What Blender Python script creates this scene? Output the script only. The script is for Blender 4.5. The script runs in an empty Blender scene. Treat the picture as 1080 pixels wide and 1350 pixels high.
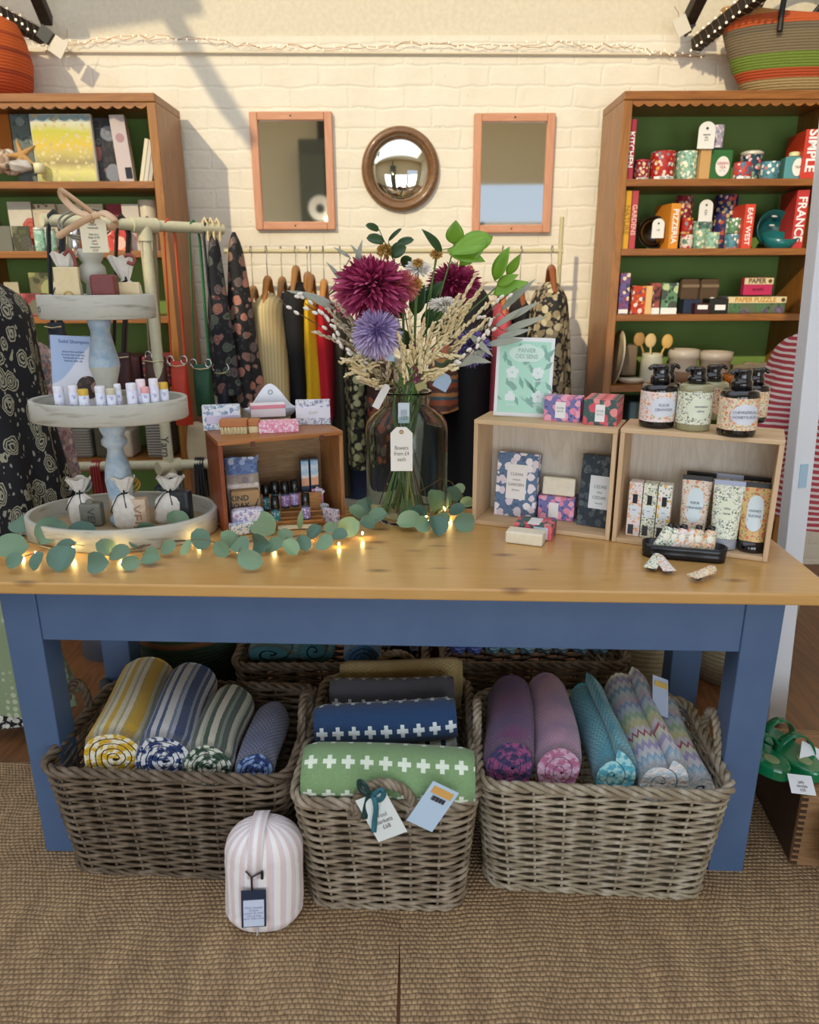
import bpy, bmesh, math, random
from mathutils import Vector, Matrix, Euler
D = bpy.data; SC = bpy.context.scene; COL = SC.collection
PI = math.pi; R = random.Random(7)
V = Vector
# ---------------------------------------------------------------- camera model
F, TH, RO, H = 976.0, .3062, -.004, 1.365
def ray(px, py):
    du, dv = px - 540, py - 675; c, s = math.cos(RO), math.sin(RO)
    u = c*du + s*dv; v = -s*du + c*dv; c, s = math.cos(TH), math.sin(TH)
    return V((u/F, c - v/F*s, -s - v/F*c))
def at(px, py, Y): d = ray(px, py); return d*(Y/d.y) + V((0, 0, H))
def gz(px, py, z): d = ray(px, py); return d*((z - H)/d.z) + V((0, 0, H))
# ---------------------------------------------------------------- mesh builder
class MB:
    def __init__(s): s.v = []; s.f = []; s.mi = []; s.sm = []; s.uv = {}; s.M = None
    def add(s, vs, fs, m=0, sm=False, uv=None):
        n = len(s.v)
        for i, p in enumerate(vs):
            p = V(p); s.v.append(s.M @ p if s.M else p)
            if uv: s.uv[n+i] = uv[i]
        for f in fs: s.f.append([i+n for i in f]); s.mi.append(m); s.sm.append(sm)
        return s
    def box(s, c, d, m=0, rz=0, rot=None):
        x, y, z = d[0]/2, d[1]/2, d[2]/2
        vs = [V((sx*x, sy*y, sz*z)) for sz in (-1, 1) for sy in (-1, 1) for sx in (-1, 1)]
        q = Euler(rot).to_matrix() if rot else Matrix.Rotation(rz, 3, 'Z')
        vs = [q @ p + V(c) for p in vs]
        return s.add(vs, [(0,2,3,1),(4,5,7,6),(0,1,5,4),(2,6,7,3),(0,4,6,2),(1,3,7,5)], m)
    def bb(s, x0, x1, y0, y1, z0, z1, m=0): return s.box(((x0+x1)/2, (y0+y1)/2, (z0+z1)/2), (x1-x0, y1-y0, z1-z0), m)
    def sheet(s, g, m=0, sm=True, cu=False, cv=False, uv=None):
        nu, nv = len(g), len(g[0]); vs = [p for r in g for p in r]; fs = []
        for i in range(nu if cu else nu-1):
            for j in range(nv if cv else nv-1):
                a, b = i, (i+1) % nu; c, d = j, (j+1) % nv
                fs.append((a*nv+c, b*nv+c, b*nv+d, a*nv+d))
        return s.add(vs, fs, m, sm, [q for r in uv for q in r] if uv else None)
    def lathe(s, prof, n=32, c=(0,0,0), m=0, sx=1, sy=1, sm=True):
        g = [[V((c[0]+r*sx*math.cos(2*PI*k/n), c[1]+r*sy*math.sin(2*PI*k/n), c[2]+z)) for k in range(n)] for r, z in prof]
        return s.sheet(g[::-1], m, sm, cv=True)
    def tube(s, pts, r, n=8, m=0, closed=False, caps=True, sm=True, flat=1, up=None):
        pts = [V(p) for p in pts]; N = len(pts); g = []; nrm = None
        for i, p in enumerate(pts):
            if closed: t = pts[(i+1) % N] - pts[i-1]
            else: t = pts[min(i+1, N-1)] - pts[max(i-1, 0)]
            t = t.normalized() if t.length > 1e-9 else V((0, 0, 1))
            if up is not None: a = V(up)
            elif nrm is None: a = V((0, 0, 1)) if abs(t.z) < .9 else V((1, 0, 0))
            else: a = nrm
            nrm = (a - t*a.dot(t))
            nrm = nrm.normalized() if nrm.length > 1e-6 else t.orthogonal().normalized()
            b = t.cross(nrm); rr = r[i] if isinstance(r, (list, tuple)) else r
            g.append([p + (nrm*math.cos(2*PI*k/n)*flat + b*math.sin(2*PI*k/n))*rr for k in range(n)])
        s.sheet(g, m, sm, cu=closed, cv=True)
        if caps and not closed:
            s.add(g[0], [tuple(range(n))], m); s.add(g[-1], [tuple(range(n))[::-1]], m)
        return s
    def cyl(s, p0, p1, r0, r1=None, n=20, m=0, sm=True):
        return s.tube([p0, p1], [r0, r0 if r1 is None else r1], n, m, sm=sm)
    def ell(s, c, r, nu=12, nv=16, m=0, M=None):
        g = []
        for i in range(nu+1):
            a = -PI/2 + PI*i/nu
            row = []
            for k in range(nv):
                b = 2*PI*k/nv; p = V((r[0]*math.cos(a)*math.cos(b), r[1]*math.cos(a)*math.sin(b), r[2]*math.sin(a)))
                row.append((M @ p if M else p) + V(c))
            g.append(row)
        return s.sheet(g[::-1], m, True, cv=True)
    def prism(s, poly, y0, y1, m=0, ax='y'):
        n = len(poly)
        f = {'y': lambda a, b, t: (a, t, b), 'z': lambda a, b, t: (a, b, t), 'x': lambda a, b, t: (t, a, b)}[ax]
        vs = [f(a, b, y0) for a, b in poly] + [f(a, b, y1) for a, b in poly]
        fs = [tuple(range(n)), tuple(range(n, 2*n))[::-1]] + [(i, i+n, (i+1) % n + n, (i+1) % n) for i in range(n)]
        return s.add(vs, fs, m)
def obj(name, mb, mats, parent=None, loc=None, rot=None, bevel=0, solid=0, sub=0, fix=True):
    me = D.meshes.new(name)
    me.from_pydata([tuple(p) for p in mb.v], [], mb.f)
    if not isinstance(mats, (list, tuple)): mats = [mats]
    for m in mats: me.materials.append(m)
    me.polygons.foreach_set('material_index', mb.mi); me.polygons.foreach_set('use_smooth', mb.sm)
    if mb.uv:
        u = me.uv_layers.new(name='UV')
        for l in me.loops: u.data[l.index].uv = mb.uv.get(l.vertex_index, (0, 0))
    me.update()
    if fix:
        b = bmesh.new(); b.from_mesh(me); bmesh.ops.recalc_face_normals(b, faces=b.faces); b.to_mesh(me); b.free()
    o = D.objects.new(name, me); COL.objects.link(o)
    if parent: o.parent = parent
    if loc is not None: o.location = loc
    if rot is not None: o.rotation_euler = rot
    if sub: q = o.modifiers.new('s', 'SUBSURF'); q.levels = q.render_levels = sub
    if solid: q = o.modifiers.new('t', 'SOLIDIFY'); q.thickness = solid; q.offset = 0
    if bevel: q = o.modifiers.new('b', 'BEVEL'); q.width = bevel; q.segments = 2; q.limit_method = 'ANGLE'
    return o
def tag(o, label, cat, group=None):
    o['label'] = label; o['category'] = cat
    if group: o['group'] = group
    return o
def struct(o): o['kind'] = 'structure'; return o
def thing(name, label, cat, loc=(0,0,0), rz=0, group=None, rot=None):
    o = D.objects.new(name, None); COL.objects.link(o); o.empty_display_size = .05
    o.location = loc; o.rotation_euler = rot if rot else (0, 0, rz)
    return tag(o, label, cat, group)
def kids(o): return [c for c in D.objects if c.parent == o]
def dup(o, label=None, loc=None, rz=None, rot=None, group=None, parent=None):
    c = o.copy(); COL.objects.link(c); c.parent = parent
    if label: c['label'] = label
    if group: c['group'] = group
    if loc is not None: c.location = loc
    if rz is not None: c.rotation_euler = (0, 0, rz)
    if rot is not None: c.rotation_euler = rot
    for k in kids(o): dup(k, parent=c)
    return c
def curve(pts, n=24):
    """Catmull-Rom through pts"""
    pts = [V(p) for p in pts]; P = [pts[0]*2-pts[1]] + pts + [pts[-1]*2-pts[-2]]; out = []
    m = len(pts)-1
    for k in range(n+1):
        t = k/n*m; i = min(int(t), m-1); t -= i; a, b, c, d = P[i:i+4]
        out.append(.5*((2*b)+(c-a)*t+(2*a-5*b+4*c-d)*t*t+(3*b-a-3*c+d)*t*t*t))
    return out
def text(s, size, m, parent, loc, rot=(PI/2,0,0), name='lettering', ext=.0004, al='CENTER', bold=0, sx=1, space=1):
    c = D.curves.new('t', 'FONT'); c.body = s; c.size = size; c.extrude = ext; c.align_x = al; c.align_y = 'CENTER'; c.offset = bold*size; c.resolution_u = 3; c.space_line = space
    t = D.objects.new('t', c); COL.objects.link(t); bpy.context.view_layer.update()
    me = D.meshes.new_from_object(t.evaluated_get(bpy.context.evaluated_depsgraph_get())); D.objects.remove(t); D.curves.remove(c)
    me.materials.clear(); me.materials.append(m)
    o = D.objects.new(name, me); COL.objects.link(o); o.parent = parent; o.location = loc; o.rotation_euler = rot; o.scale = (sx, 1, 1)
    return o
# ---------------------------------------------------------------- materials
def lin(c): c = c/255; return c/12.92 if c <= .04045 else ((c+.055)/1.055)**2.4
def hx(h):
    if not isinstance(h, str): return h
    return (lin(int(h[0:2],16)), lin(int(h[2:4],16)), lin(int(h[4:6],16)), 1)
class NT:
    def __init__(s, name, rough=.6, metal=0, **kw):
        s.mat = D.materials.new(name); s.mat.use_nodes = True; nt = s.mat.node_tree; s.n = nt.nodes; s.l = nt.links
        s.b = s.n['Principled BSDF']; s.b.inputs['Roughness'].default_value = rough; s.b.inputs['Metallic'].default_value = metal
        for k, v in kw.items(): s.b.inputs[k.replace('_', ' ')].default_value = v
    def N(s, ty, ins=None, **at_):
        n = s.n.new(ty)
        for k, v in at_.items(): setattr(n, k, v)
        for k, v in (ins or {}).items():
            if hasattr(v, 'links') or hasattr(v, 'is_linked'): s.l.new(v, n.inputs[k])
            else: n.inputs[k].default_value = v
        return n
    def m(s, op, a, b=0.0, c=0.0):
        return s.N('ShaderNodeMath', {0: a, 1: b, 2: c}, operation=op).outputs[0]
    def mix(s, f, a, b, bt='MIX'):
        n = s.N('ShaderNodeMix', {0: f}, data_type='RGBA', blend_type=bt)
        for i, q in ((6, a), (7, b)):
            if hasattr(q, 'is_linked'): s.l.new(q, n.inputs[i])
            else: n.inputs[i].default_value = hx(q)
        return n.outputs[2]
    def ramp(s, f, st, const=False):
        n = s.N('ShaderNodeValToRGB', {0: f}); r = n.color_ramp; r.interpolation = 'CONSTANT' if const else 'LINEAR'
        while len(r.elements) < len(st): r.elements.new(.5)
        for e, (p, c) in zip(r.elements, st): e.position = p; e.color = hx(c)
        return n.outputs[0]
    def co(s, k='Object', scale=(1,1,1), loc=(0,0,0), rot=(0,0,0)):
        t = s.N('ShaderNodeTexCoord').outputs[k]
        mp = s.N('ShaderNodeMapping', {0: t}); mp.inputs[1].default_value = loc; mp.inputs[2].default_value = rot; mp.inputs[3].default_value = scale
        return mp.outputs[0]
    def noise(s, co, sc=5, det=3, ro=.5, dist=0, col=False): return s.N('ShaderNodeTexNoise', {'Vector': co, 'Scale': sc, 'Detail': det, 'Roughness': ro, 'Distortion': dist}).outputs[1 if col else 0]
    def vor(s, co, sc=5, feat='F1', out=0, rnd=1): return s.N('ShaderNodeTexVoronoi', {'Vector': co, 'Scale': sc, 'Randomness': rnd}, feature=feat).outputs[out]
    def xyz(s, co): return s.N('ShaderNodeSeparateXYZ', {0: co}).outputs
    def col(s, c):
        i = s.b.inputs['Base Color']
        if hasattr(c, 'is_linked'): s.l.new(c, i)
        else: i.default_value = hx(c)
        return s
    def bump(s, h, st=.3, d=.01):
        b = s.N('ShaderNodeBump', {'Height': h, 'Strength': st, 'Distance': d}); s.l.new(b.outputs[0], s.b.inputs['Normal']); return s
_c = {}
def P(c, rough=.6, metal=0, bump=0, name=None, **kw):
    k = (c, rough, metal, bump, tuple(sorted(kw.items())))
    if k in _c: return _c[k]
    t = NT(name or 'paint_'+c, rough, metal, **kw)
    if bump:
        n = t.noise(t.co(), 60, 3); t.bump(n, bump, .004)
        t.col(t.mix(n, tuple(x*.86 for x in hx(c)[:3])+(1,), tuple(min(1, x*1.12) for x in hx(c)[:3])+(1,)))
    else: t.col(c)
    _c[k] = t.mat; return t.mat
def wood(name, a, b, axis='x', sc=1, rough=.45, knots=0, ring=9, coat=0, k='Object', dark='5a3418'):
    t = NT(name, rough, Coat_Weight=coat, Coat_Roughness=.12); st = {'x': (.9, 9, 9), 'y': (9, .9, 9), 'z': (9, 9, .9)}[axis]
    co = t.co(k, tuple(q*sc for q in st)); n = t.noise(co, 1.3, 4, .55, .8)
    w = t.m('FRACT', t.m('MULTIPLY', n, ring)); w = t.m('ABSOLUTE', t.m('SUBTRACT', w, .5))
    fi = t.noise(co, 9, 4, .7)
    c = t.mix(t.m('MULTIPLY', w, 1.5), a, b); c = t.mix(t.m('MULTIPLY', fi, .55), c, b)
    if knots:
        st2 = {'x': (1, 2.2, 2.2), 'y': (2.2, 1, 2.2), 'z': (2.2, 2.2, 1)}[axis]
        v = t.vor(t.co(k, tuple(q*sc for q in st2), (.3, .1, .2)), knots)
        c = t.mix(t.ramp(v, [(0, 'ffffff'), (.07, 'c0c0c0'), (.11, '000000')]), c, dark)
    t.col(c); t.bump(fi, .06, .002); return t.mat
def floral(name, base, cols, leaf='5b7a52', sc=60, size=.42, rough=.55, petal=True, k='Object', mix2=None):
    """flowers scattered on a printed ground"""
    t = NT(name, rough); co = t.co(k); wob = t.N('ShaderNodeVectorMath', {0: co, 1: t.noise(co, sc*1.6, 2, col=True)}, operation='MULTIPLY_ADD')
    wob.inputs[1].default_value = (1, 1, 1)
    n = t.noise(co, sc*1.2, 2, col=True); vm = t.N('ShaderNodeVectorMath', {0: n}, operation='SCALE'); vm.inputs[3].default_value = .5/sc
    cw = t.N('ShaderNodeVectorMath', {0: co, 1: vm.outputs[0]}, operation='ADD').outputs[0]
    c = base
    if mix2: c = t.mix(t.ramp(t.noise(co, sc*.3, 2), [(.45, '000000'), (.55, 'ffffff')]), base, mix2)
    lv = t.vor(cw, sc*1.9); c = t.mix(t.ramp(lv, [(0, 'ffffff'), (.3, 'ffffff'), (.34, '000000')]), c, leaf)
    d = t.vor(cw, sc); idc = t.vor(cw, sc, out=1); g = t.xyz(idc)[0]
    k_ = len(cols); fc = t.ramp(g, [(i/k_, q) for i, q in enumerate(cols)], True)
    if petal: # darker heart and petal rings that belong to the print
        fc = t.mix(t.ramp(t.m('FRACT', t.m('MULTIPLY', d, 7)), [(0, '000000'), (.5, '000000'), (.6, '555555')]), fc, 'f6ece6')
    c = t.mix(t.ramp(d, [(0, 'ffffff'), (size, 'ffffff'), (size+.05, '000000')]), c, fc)
    t.col(c); return t.mat
def stripes(name, cols, w, ax=0, k='Object', rough=.7, wob=0, bump=.15, weave=400):
    t = NT(name, rough); co = t.co(k); x = t.xyz(co)[ax]
    if wob: x = t.m('ADD', x, t.m('MULTIPLY', t.noise(co, 8, 2), wob))
    f = t.m('FRACT', t.m('DIVIDE', x, w)); tot = sum(q[1] for q in cols); st = []; p = 0
    for c, q in cols: st.append((p/tot, c)); p += q
    c = t.ramp(f, st, True); n = t.noise(co, weave, 2)
    c = t.mix(t.m('MULTIPLY', n, .35), c, '807870'); t.col(c)
    if bump: t.bump(n, bump, .003)
    return t.mat
BLACK = P('15151a', .35); WHITE = P('f0efec', .55); CREAMP = P('efe6d2', .6); INK = P('3a3a40', .7)
SKY, SUNE, WINE, ROOFE = .9, 2.4, 115, 62
# ================================================================ camera
cam = D.cameras.new('camera'); co_ = D.objects.new('camera', cam); COL.objects.link(co_); SC.camera = co_
co_.location = (0, 0, H)
co_.rotation_euler = (Matrix.Rotation(PI/2-TH, 3, 'X') @ Matrix.Rotation(RO, 3, 'Z')).to_euler()
cam.sensor_fit = 'HORIZONTAL'; cam.sensor_width = 36; cam.lens = 36*F/1080; cam.clip_start = .05
cam.dof.use_dof = True; cam.dof.focus_distance = 1.9; cam.dof.aperture_fstop = 4.0
SC.view_settings.view_transform = 'Standard'; SC.view_settings.look = 'None'; SC.view_settings.gamma = 1; SC.view_settings.exposure = 0
# ================================================================ room shell
YW = 3.46; XL, XR, YB, ZC = -5.2, 3.2, -2.6, 3.5
t = NT('painted_brick', .75); co = t.co('Object', (1, 1, 1), (0, 0, 0), (PI/2, 0, 0))
wv = t.N('ShaderNodeVectorMath', {0: t.noise(t.co(), 9, 3, col=True)}, operation='SCALE'); wv.inputs[3].default_value = .03
co = t.N('ShaderNodeVectorMath', {0: co, 1: wv.outputs[0]}, operation='ADD').outputs[0]
br = t.N('ShaderNodeTexBrick', {'Vector': co, 'Scale': 1, 'Mortar Size': .009, 'Mortar Smooth': 1.0, 'Brick Width': .235, 'Row Height': .078}, offset=.5)
ob = t.co(); z_ = t.xyz(ob)[2]; low = t.ramp(z_, [(0, '000000'), (.5, '000000'), (.501, 'ffffff')])  # brick below, plaster above
n1 = t.noise(ob, 7, 5, .65); n2 = t.noise(ob, 45, 3)
h = t.m('ADD', t.m('MULTIPLY', t.m('SUBTRACT', 1, br.outputs[1]), .7), t.m('ADD', t.m('MULTIPLY', n1, 2.6), t.m('MULTIPLY', n2, .25)))
t.bump(h, .33, .009); sp = t.ramp(t.vor(ob, 14), [(0, 'ffffff'), (.035, 'ffffff'), (.05, '000000')])
t.col(t.mix(t.m('MULTIPLY', sp, .35), t.mix(n1, 'd9cfb8', 'eee7d4'), '8d7a60')); BRICK = t.mat
PLASTER = P('d9cfb6', .8, 0, .15)
mb = MB(); mb.bb(XL, XR, YW, YW+.1, -.05, 2.305); w = struct(obj('wall_back', mb, BRICK))
mb = MB(); mb.bb(XL, XR, YW+.004, YW+.1, 2.305, ZC+1.2); struct(obj('wall_back_upper', mb, PLASTER))
mb = MB(); mb.bb(XL-.1, XL, YB, YW+.1, -.05, ZC); struct(obj('wall_left', mb, PLASTER))
mb = MB(); mb.bb(XR, XR+.1, YB, YW+.1, -.05, ZC); struct(obj('wall_right', mb, PLASTER))
# shop front behind the camera: wide window and door opening
mb = MB(); mb.bb(XL, -2.3, YB-.1, YB, -.05, ZC); mb.bb(2.3, XR, YB-.1, YB, -.05, ZC); mb.bb(-2.3, .7, YB-.1, YB, 2.0, ZC); mb.bb(.7, 2.3, YB-.1, YB, 2.42, ZC); mb.bb(-2.3, 2.3, YB-.1, YB, -.05, .25)
for x in (-.8, .8): mb.bb(x-.06, x+.06, YB-.1, YB, .25, 2.0)
struct(obj('wall_front', mb, PLASTER))
mb = MB()
for x0, x1 in ((-2.3, -.86), (-.74, .74), (.86, 2.3)):
    for a, b, c, d in ((x0, x1, .25, .31), (x0, x1, 1.94, 2.0), (x0, x0+.05, .25, 2.0), (x1-.05, x1, .25, 2.0), (x0, x1, 1.45, 1.5)): mb.bb(a, b, YB-.07, YB-.02, c, d)
fr = struct(obj('window_1', mb, P('e8e6e0', .4)))
WOODFLOOR = wood('floorboards', '8a5a34', '5f3b20', 'y', 1, .45, 0, 6, .2)
mb = MB(); mb.bb(XL, XR, YB-.1, YW+.1, -.1, -.012); struct(obj('floor', mb, WOODFLOOR))
# ceiling with a long rooflight towards the left where the sun comes in
d_ = at(301, 225, 3.46) - at(205, 128, 3.1); SUN = d_.normalized()
SX0, SX1, SY0, SY1 = -5.0, 1.9, -1.35, 2.75
mb = MB(); mb.bb(XL-.1, SX0, YB-.1, YW+.1, ZC, ZC+.12); mb.bb(SX1, XR+.1, YB-.1, YW+.1, ZC, ZC+.12)
mb.bb(SX0, SX1, YB-.1, SY0, ZC, ZC+.12); mb.bb(SX0, SX1, SY1, YW+.1, ZC, ZC+.12); struct(obj('ceiling', mb, PLASTER))
# ---------------- lights
W = D.worlds.new('sky'); SC.world = W; W.use_nodes = True
W.node_tree.nodes['Background'].inputs[0].default_value = (.62, .75, 1, 1); W.node_tree.nodes['Background'].inputs[1].default_value = SKY
def light(name, kind, loc, e, col, rot=(0,0,0), size=1, sy=None, **kw):
    l = D.lights.new(name, kind); l.energy = e; l.color = col
    if kind == 'AREA': l.size = size; l.shape = 'RECTANGLE' if sy else 'SQUARE'; l.size_y = sy or size
    for k, v in kw.items(): setattr(l, k, v)
    o = D.objects.new(name, l); COL.objects.link(o); o.location = loc; o.rotation_euler = rot; return o
light('sun', 'SUN', (0, 0, 5), SUNE, (1, .83, .55), SUN.to_track_quat('-Z', 'Y').to_euler(), angle=.018)
light('window_daylight', 'AREA', (0, YB-.12, 1.12), WINE, (.84, .92, 1), (PI/2, 0, 0), 4.5, 1.7)
light('rooflight_daylight', 'AREA', ((SX0+SX1)/2, (SY0+SY1)/2, ZC+.15), ROOFE, (1, .95, .86), (0, 0, 0), SX1-SX0, SY1-SY0)

# things behind the camera that the mirrors show
o = thing('tall_cupboard', 'tall dark green-grey cupboard behind the camera, seen only in the left wall mirror', 'cupboard', (-.93, YB+.2, -.012))
mb = MB(); mb.bb(-.30, .30, -.18, .18, 0, 2.86); obj('carcass', mb, P('4c5248', .6), o, bevel=.01)
for x in (-.15, .15): mb = MB(); mb.bb(x-.14, x+.14, .18, .2, .1, 2.7); obj('door', mb, P('565c50', .6), o, bevel=.008)
mb = MB(); mb.cyl((-.05, 0, 2.86), (-.05, 0, 3.4), .05); obj('flue', mb, P('2a2a28', .5), o)
o = thing('wall_clock', 'round white clock hung behind the camera, reflected in the left wall mirror', 'clock', (-1.0, YB+.42, 2.12), rot=(-PI/2, 0, 0))
mb = MB(); mb.lathe([(0, 0), (.13, 0), (.14, .02), (.12, .03), (.11, .02), (0, .02)], 32); obj('dial', mb, WHITE, o); mb = MB(); mb.cyl((0, 0, .02), (0, 0, .026), .05); obj('dark_centre', mb, P('3a3a3a'), o)
o = thing('pendant_lamp', 'small bare lamp behind the camera, reflected at the foot of the left mirror', 'lamp', (-.88, YB+.6, 1.98)); mb = MB(); mb.ell((0, 0, 0), (.05, .05, .05)); LM_ = NT('lamp_glow', .3); LM_.b.inputs['Emission Color'].default_value = (1, .85, .6, 1); LM_.b.inputs['Emission Strength'].default_value = 12; obj('bulb', mb, LM_.mat, o)
mb = MB(); mb.cyl((0, 0, .05), (0, 0, 1.52), .004); obj('flex', mb, P('2a2a28'), o)
# ================================================================ jute rugs (two, meeting in a seam)
t = NT('jute', .9); co = t.co(); 
row = t.xyz(co); wob = t.noise(co, 6, 3)
yy = t.m('ADD', t.m('MULTIPLY', row[1], 1/.0115), t.m('MULTIPLY', wob, 2.6)); xx = t.m('ADD', t.m('MULTIPLY', row[0], 1/.011), t.m('MULTIPLY', wob, 4.5))
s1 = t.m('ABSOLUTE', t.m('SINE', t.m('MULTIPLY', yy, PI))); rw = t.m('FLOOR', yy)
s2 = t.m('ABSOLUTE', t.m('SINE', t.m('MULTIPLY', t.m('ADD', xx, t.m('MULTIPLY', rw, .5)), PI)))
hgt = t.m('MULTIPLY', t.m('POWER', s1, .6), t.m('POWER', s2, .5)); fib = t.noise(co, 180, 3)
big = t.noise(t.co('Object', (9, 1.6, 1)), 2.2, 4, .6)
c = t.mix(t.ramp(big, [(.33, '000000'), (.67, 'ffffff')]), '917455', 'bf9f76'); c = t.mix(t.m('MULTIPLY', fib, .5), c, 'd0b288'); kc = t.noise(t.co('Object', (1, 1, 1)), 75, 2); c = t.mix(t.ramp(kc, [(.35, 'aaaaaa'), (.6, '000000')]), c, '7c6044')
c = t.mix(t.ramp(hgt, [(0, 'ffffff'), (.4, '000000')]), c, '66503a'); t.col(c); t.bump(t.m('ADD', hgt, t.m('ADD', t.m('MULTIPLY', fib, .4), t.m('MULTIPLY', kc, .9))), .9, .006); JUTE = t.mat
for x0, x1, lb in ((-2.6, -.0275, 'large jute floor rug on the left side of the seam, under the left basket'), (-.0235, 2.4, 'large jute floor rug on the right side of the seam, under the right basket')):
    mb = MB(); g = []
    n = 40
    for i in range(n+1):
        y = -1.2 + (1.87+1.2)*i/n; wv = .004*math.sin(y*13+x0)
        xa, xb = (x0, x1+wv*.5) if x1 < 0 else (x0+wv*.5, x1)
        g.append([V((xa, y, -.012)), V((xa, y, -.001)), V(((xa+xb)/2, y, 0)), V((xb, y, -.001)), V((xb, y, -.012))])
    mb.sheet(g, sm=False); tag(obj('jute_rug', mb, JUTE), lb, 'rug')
# ================================================================ the blue table
YAW = -.0453; T0 = V((0, 1.474, 0))
def TT(a, b, z=.74): c, s = math.cos(YAW), math.sin(YAW); return V((c*a-s*b, T0.y+s*a+c*b, z))
BLUE = NT('blue_paint', .42); n = BLUE.noise(BLUE.co(), 8, 4); BLUE.col(BLUE.mix(n, '425b80', '546d90'))
chip = BLUE.ramp(BLUE.vor(BLUE.co('Object', (1, 1, .6)), 9), [(0, 'ffffff'), (.02, '000000')]); BLUE.col(BLUE.mix(chip, BLUE.mix(n, '425b80', '546d90'), 'c9c4b8')); BLUE.bump(BLUE.noise(BLUE.co(), 50, 3), .08, .003); BLUE = BLUE.mat
PINE = NT('varnished_pine', .3, Coat_Weight=.5, Coat_Roughness=.15)
t = PINE; co = t.co('Object', (1, 1, 1)); q = t.xyz(co); bd = t.m('FLOOR', t.m('DIVIDE', t.m('ADD', q[1], .5), .145))
cv = t.N('ShaderNodeCombineXYZ', {0: t.m('ADD', q[0], t.m('MULTIPLY', bd, 3.7)), 1: q[1], 2: t.m('ADD', q[2], bd)}).outputs[0]
mp = t.N('ShaderNodeMapping', {0: cv}); mp.inputs[3].default_value = (.8, 9, 6); co2 = mp.outputs[0]
n = t.noise(co2, 1.4, 4, .5, .7); w = t.m('ABSOLUTE', t.m('SUBTRACT', t.m('FRACT', t.m('MULTIPLY', n, 7)), .5)); fi = t.noise(co2, 10, 4, .7)
c = t.mix(w, 'c89a58', 'b28040'); c = t.mix(t.m('MULTIPLY', fi, .5), c, 'd6b078'); c = t.mix(t.m('MULTIPLY', t.noise(co, 2.5, 2), .5), c, 'c89850')
mp2 = t.N('ShaderNodeMapping', {0: cv}); mp2.inputs[3].default_value = (1, 2.6, 2.6)
kn = t.vor(mp2.outputs[0], 5.5); c = t.mix(t.ramp(kn, [(0, 'ffffff'), (.13, 'a0a0a0'), (.19, '000000')]), c, '6b4020')
sm_ = t.m('FRACT', t.m('DIVIDE', t.m('ADD', q[1], .5), .145)); c = t.mix(t.ramp(sm_, [(0, 'a0a0a0'), (.012, '000000')]), c, '7a4a22')
t.col(c); t.bump(fi, .05, .002); PINE = t.mat
tb = thing('display_table', 'long blue painted table with a varnished pine top filling the middle of the shop', 'table', (0, T0.y, 0), YAW)
xl, xr, dp, ov = -.9163, .7998, .5436, .033; xe = .8924; xw = -1.0
mb = MB(); mb.bb(xw, xe, -ov, dp, .713, .74); obj('tabletop', mb, PINE, tb, bevel=.004)
LB = dp-ov-.02
for a, b in ((xl, 0), (xr-.082, 0), (xl, LB-.075), (xr-.082, LB-.075)):
    mb = MB(); mb.box((a+.041, b+.0375, .3505), (.082, .075, .725)); obj('leg', mb, BLUE, tb, bevel=.003)
for n_, a0, a1, b0, b1 in (('apron', xl+.082, xr-.082, .004, .028), ('apron', xl+.082, xr-.082, LB-.028, LB-.004), ('apron', xl+.02, xl+.045, .075, LB-.075), ('apron', xr-.045, xr-.02, .075, LB-.075)):
    mb = MB(); mb.bb(a0, a1, b0, b1, .585, .713); obj(n_, mb, BLUE, tb, bevel=.002)
# ================================================================ back of the shop
def wh(x0, x1, y0, y1, Y, zb=None):
    y1 = y1 if zb is None else y0+8
    a = at((x0+x1)/2, y1, Y); b = at((x0+x1)/2, y0, Y); w = at(x1, (y0+y1)/2, Y).x - at(x0, (y0+y1)/2, Y).x
    z = a.z if zb is None else zb
    return (a.x+b.x)/2, z, w, b.z - z
OAK = wood('bookcase_wood', 'a56a2e', '7c4a1e', 'x', 1.5, .4, 0, 7, .15)
OAKV = wood('bookcase_wood_upright', 'ac7434', '825020', 'z', 1.5, .4, 0, 7, .15)
t = NT('green_panel', .75); n = t.noise(t.co(), 4, 3); t.col(t.mix(n, '688a40', '7c9c50')); GREENP = t.mat
SZ = [at(540, y, 3.1).z for y in (237, 329, 416, 510, 606)]   # shelf top heights
def bookcase(x0, x1, label):
    zt = 2.008; yf, yb = 3.1, 3.42; th = .035; w = x1-x0
    b = thing('bookcase', label, 'bookcase', ((x0+x1)/2, yf, -.012))
    hw = w/2
    for s in (-1, 1):
        mb = MB(); mb.box((s*(hw-th/2), (yb-yf)/2, zt/2), (th, yb-yf, zt)); obj('side_panel', mb, OAKV, b, bevel=.003)
    mb = MB(); mb.bb(-hw, hw, -.004, yb-yf, zt, zt+.03); obj('top', mb, OAK, b, bevel=.003)
    # scalloped fascia
    n = int(w/.045); pts = [(hw-.035, .0), (-hw+.035, .0)]; p2 = []
    for i in range(n*6+1):
        x = -hw+.035 + (w-.07)*i/(n*6); p2.append((x, -.012-.010*abs(math.sin(PI*i/6))))
    mb = MB(); mb.prism([(a, zt+q) for a, q in p2] + [(hw-.035, zt), (-hw+.035, zt)], .002, .016, ax='y'); obj('scalloped_trim', mb, OAK, b)
    mb = MB(); mb.bb(-hw+th, hw-th, yb-yf-.012, yb-yf, .06, zt); obj('back_panel', mb, GREENP, b)
    for z in SZ + [.36, .08]:
        mb = MB(); mb.bb(-hw+th, hw-th, .004, yb-yf-.012, z-.026+.012, z+.012); obj('shelf', mb, OAK, b, bevel=.002)
    return b
RX0, RX1 = at(823, 128, 3.1).x, at(1082, 375, 3.1).x
LX1 = at(204, 126, 3.1).x; LX0 = LX1-(RX1-RX0)
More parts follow.
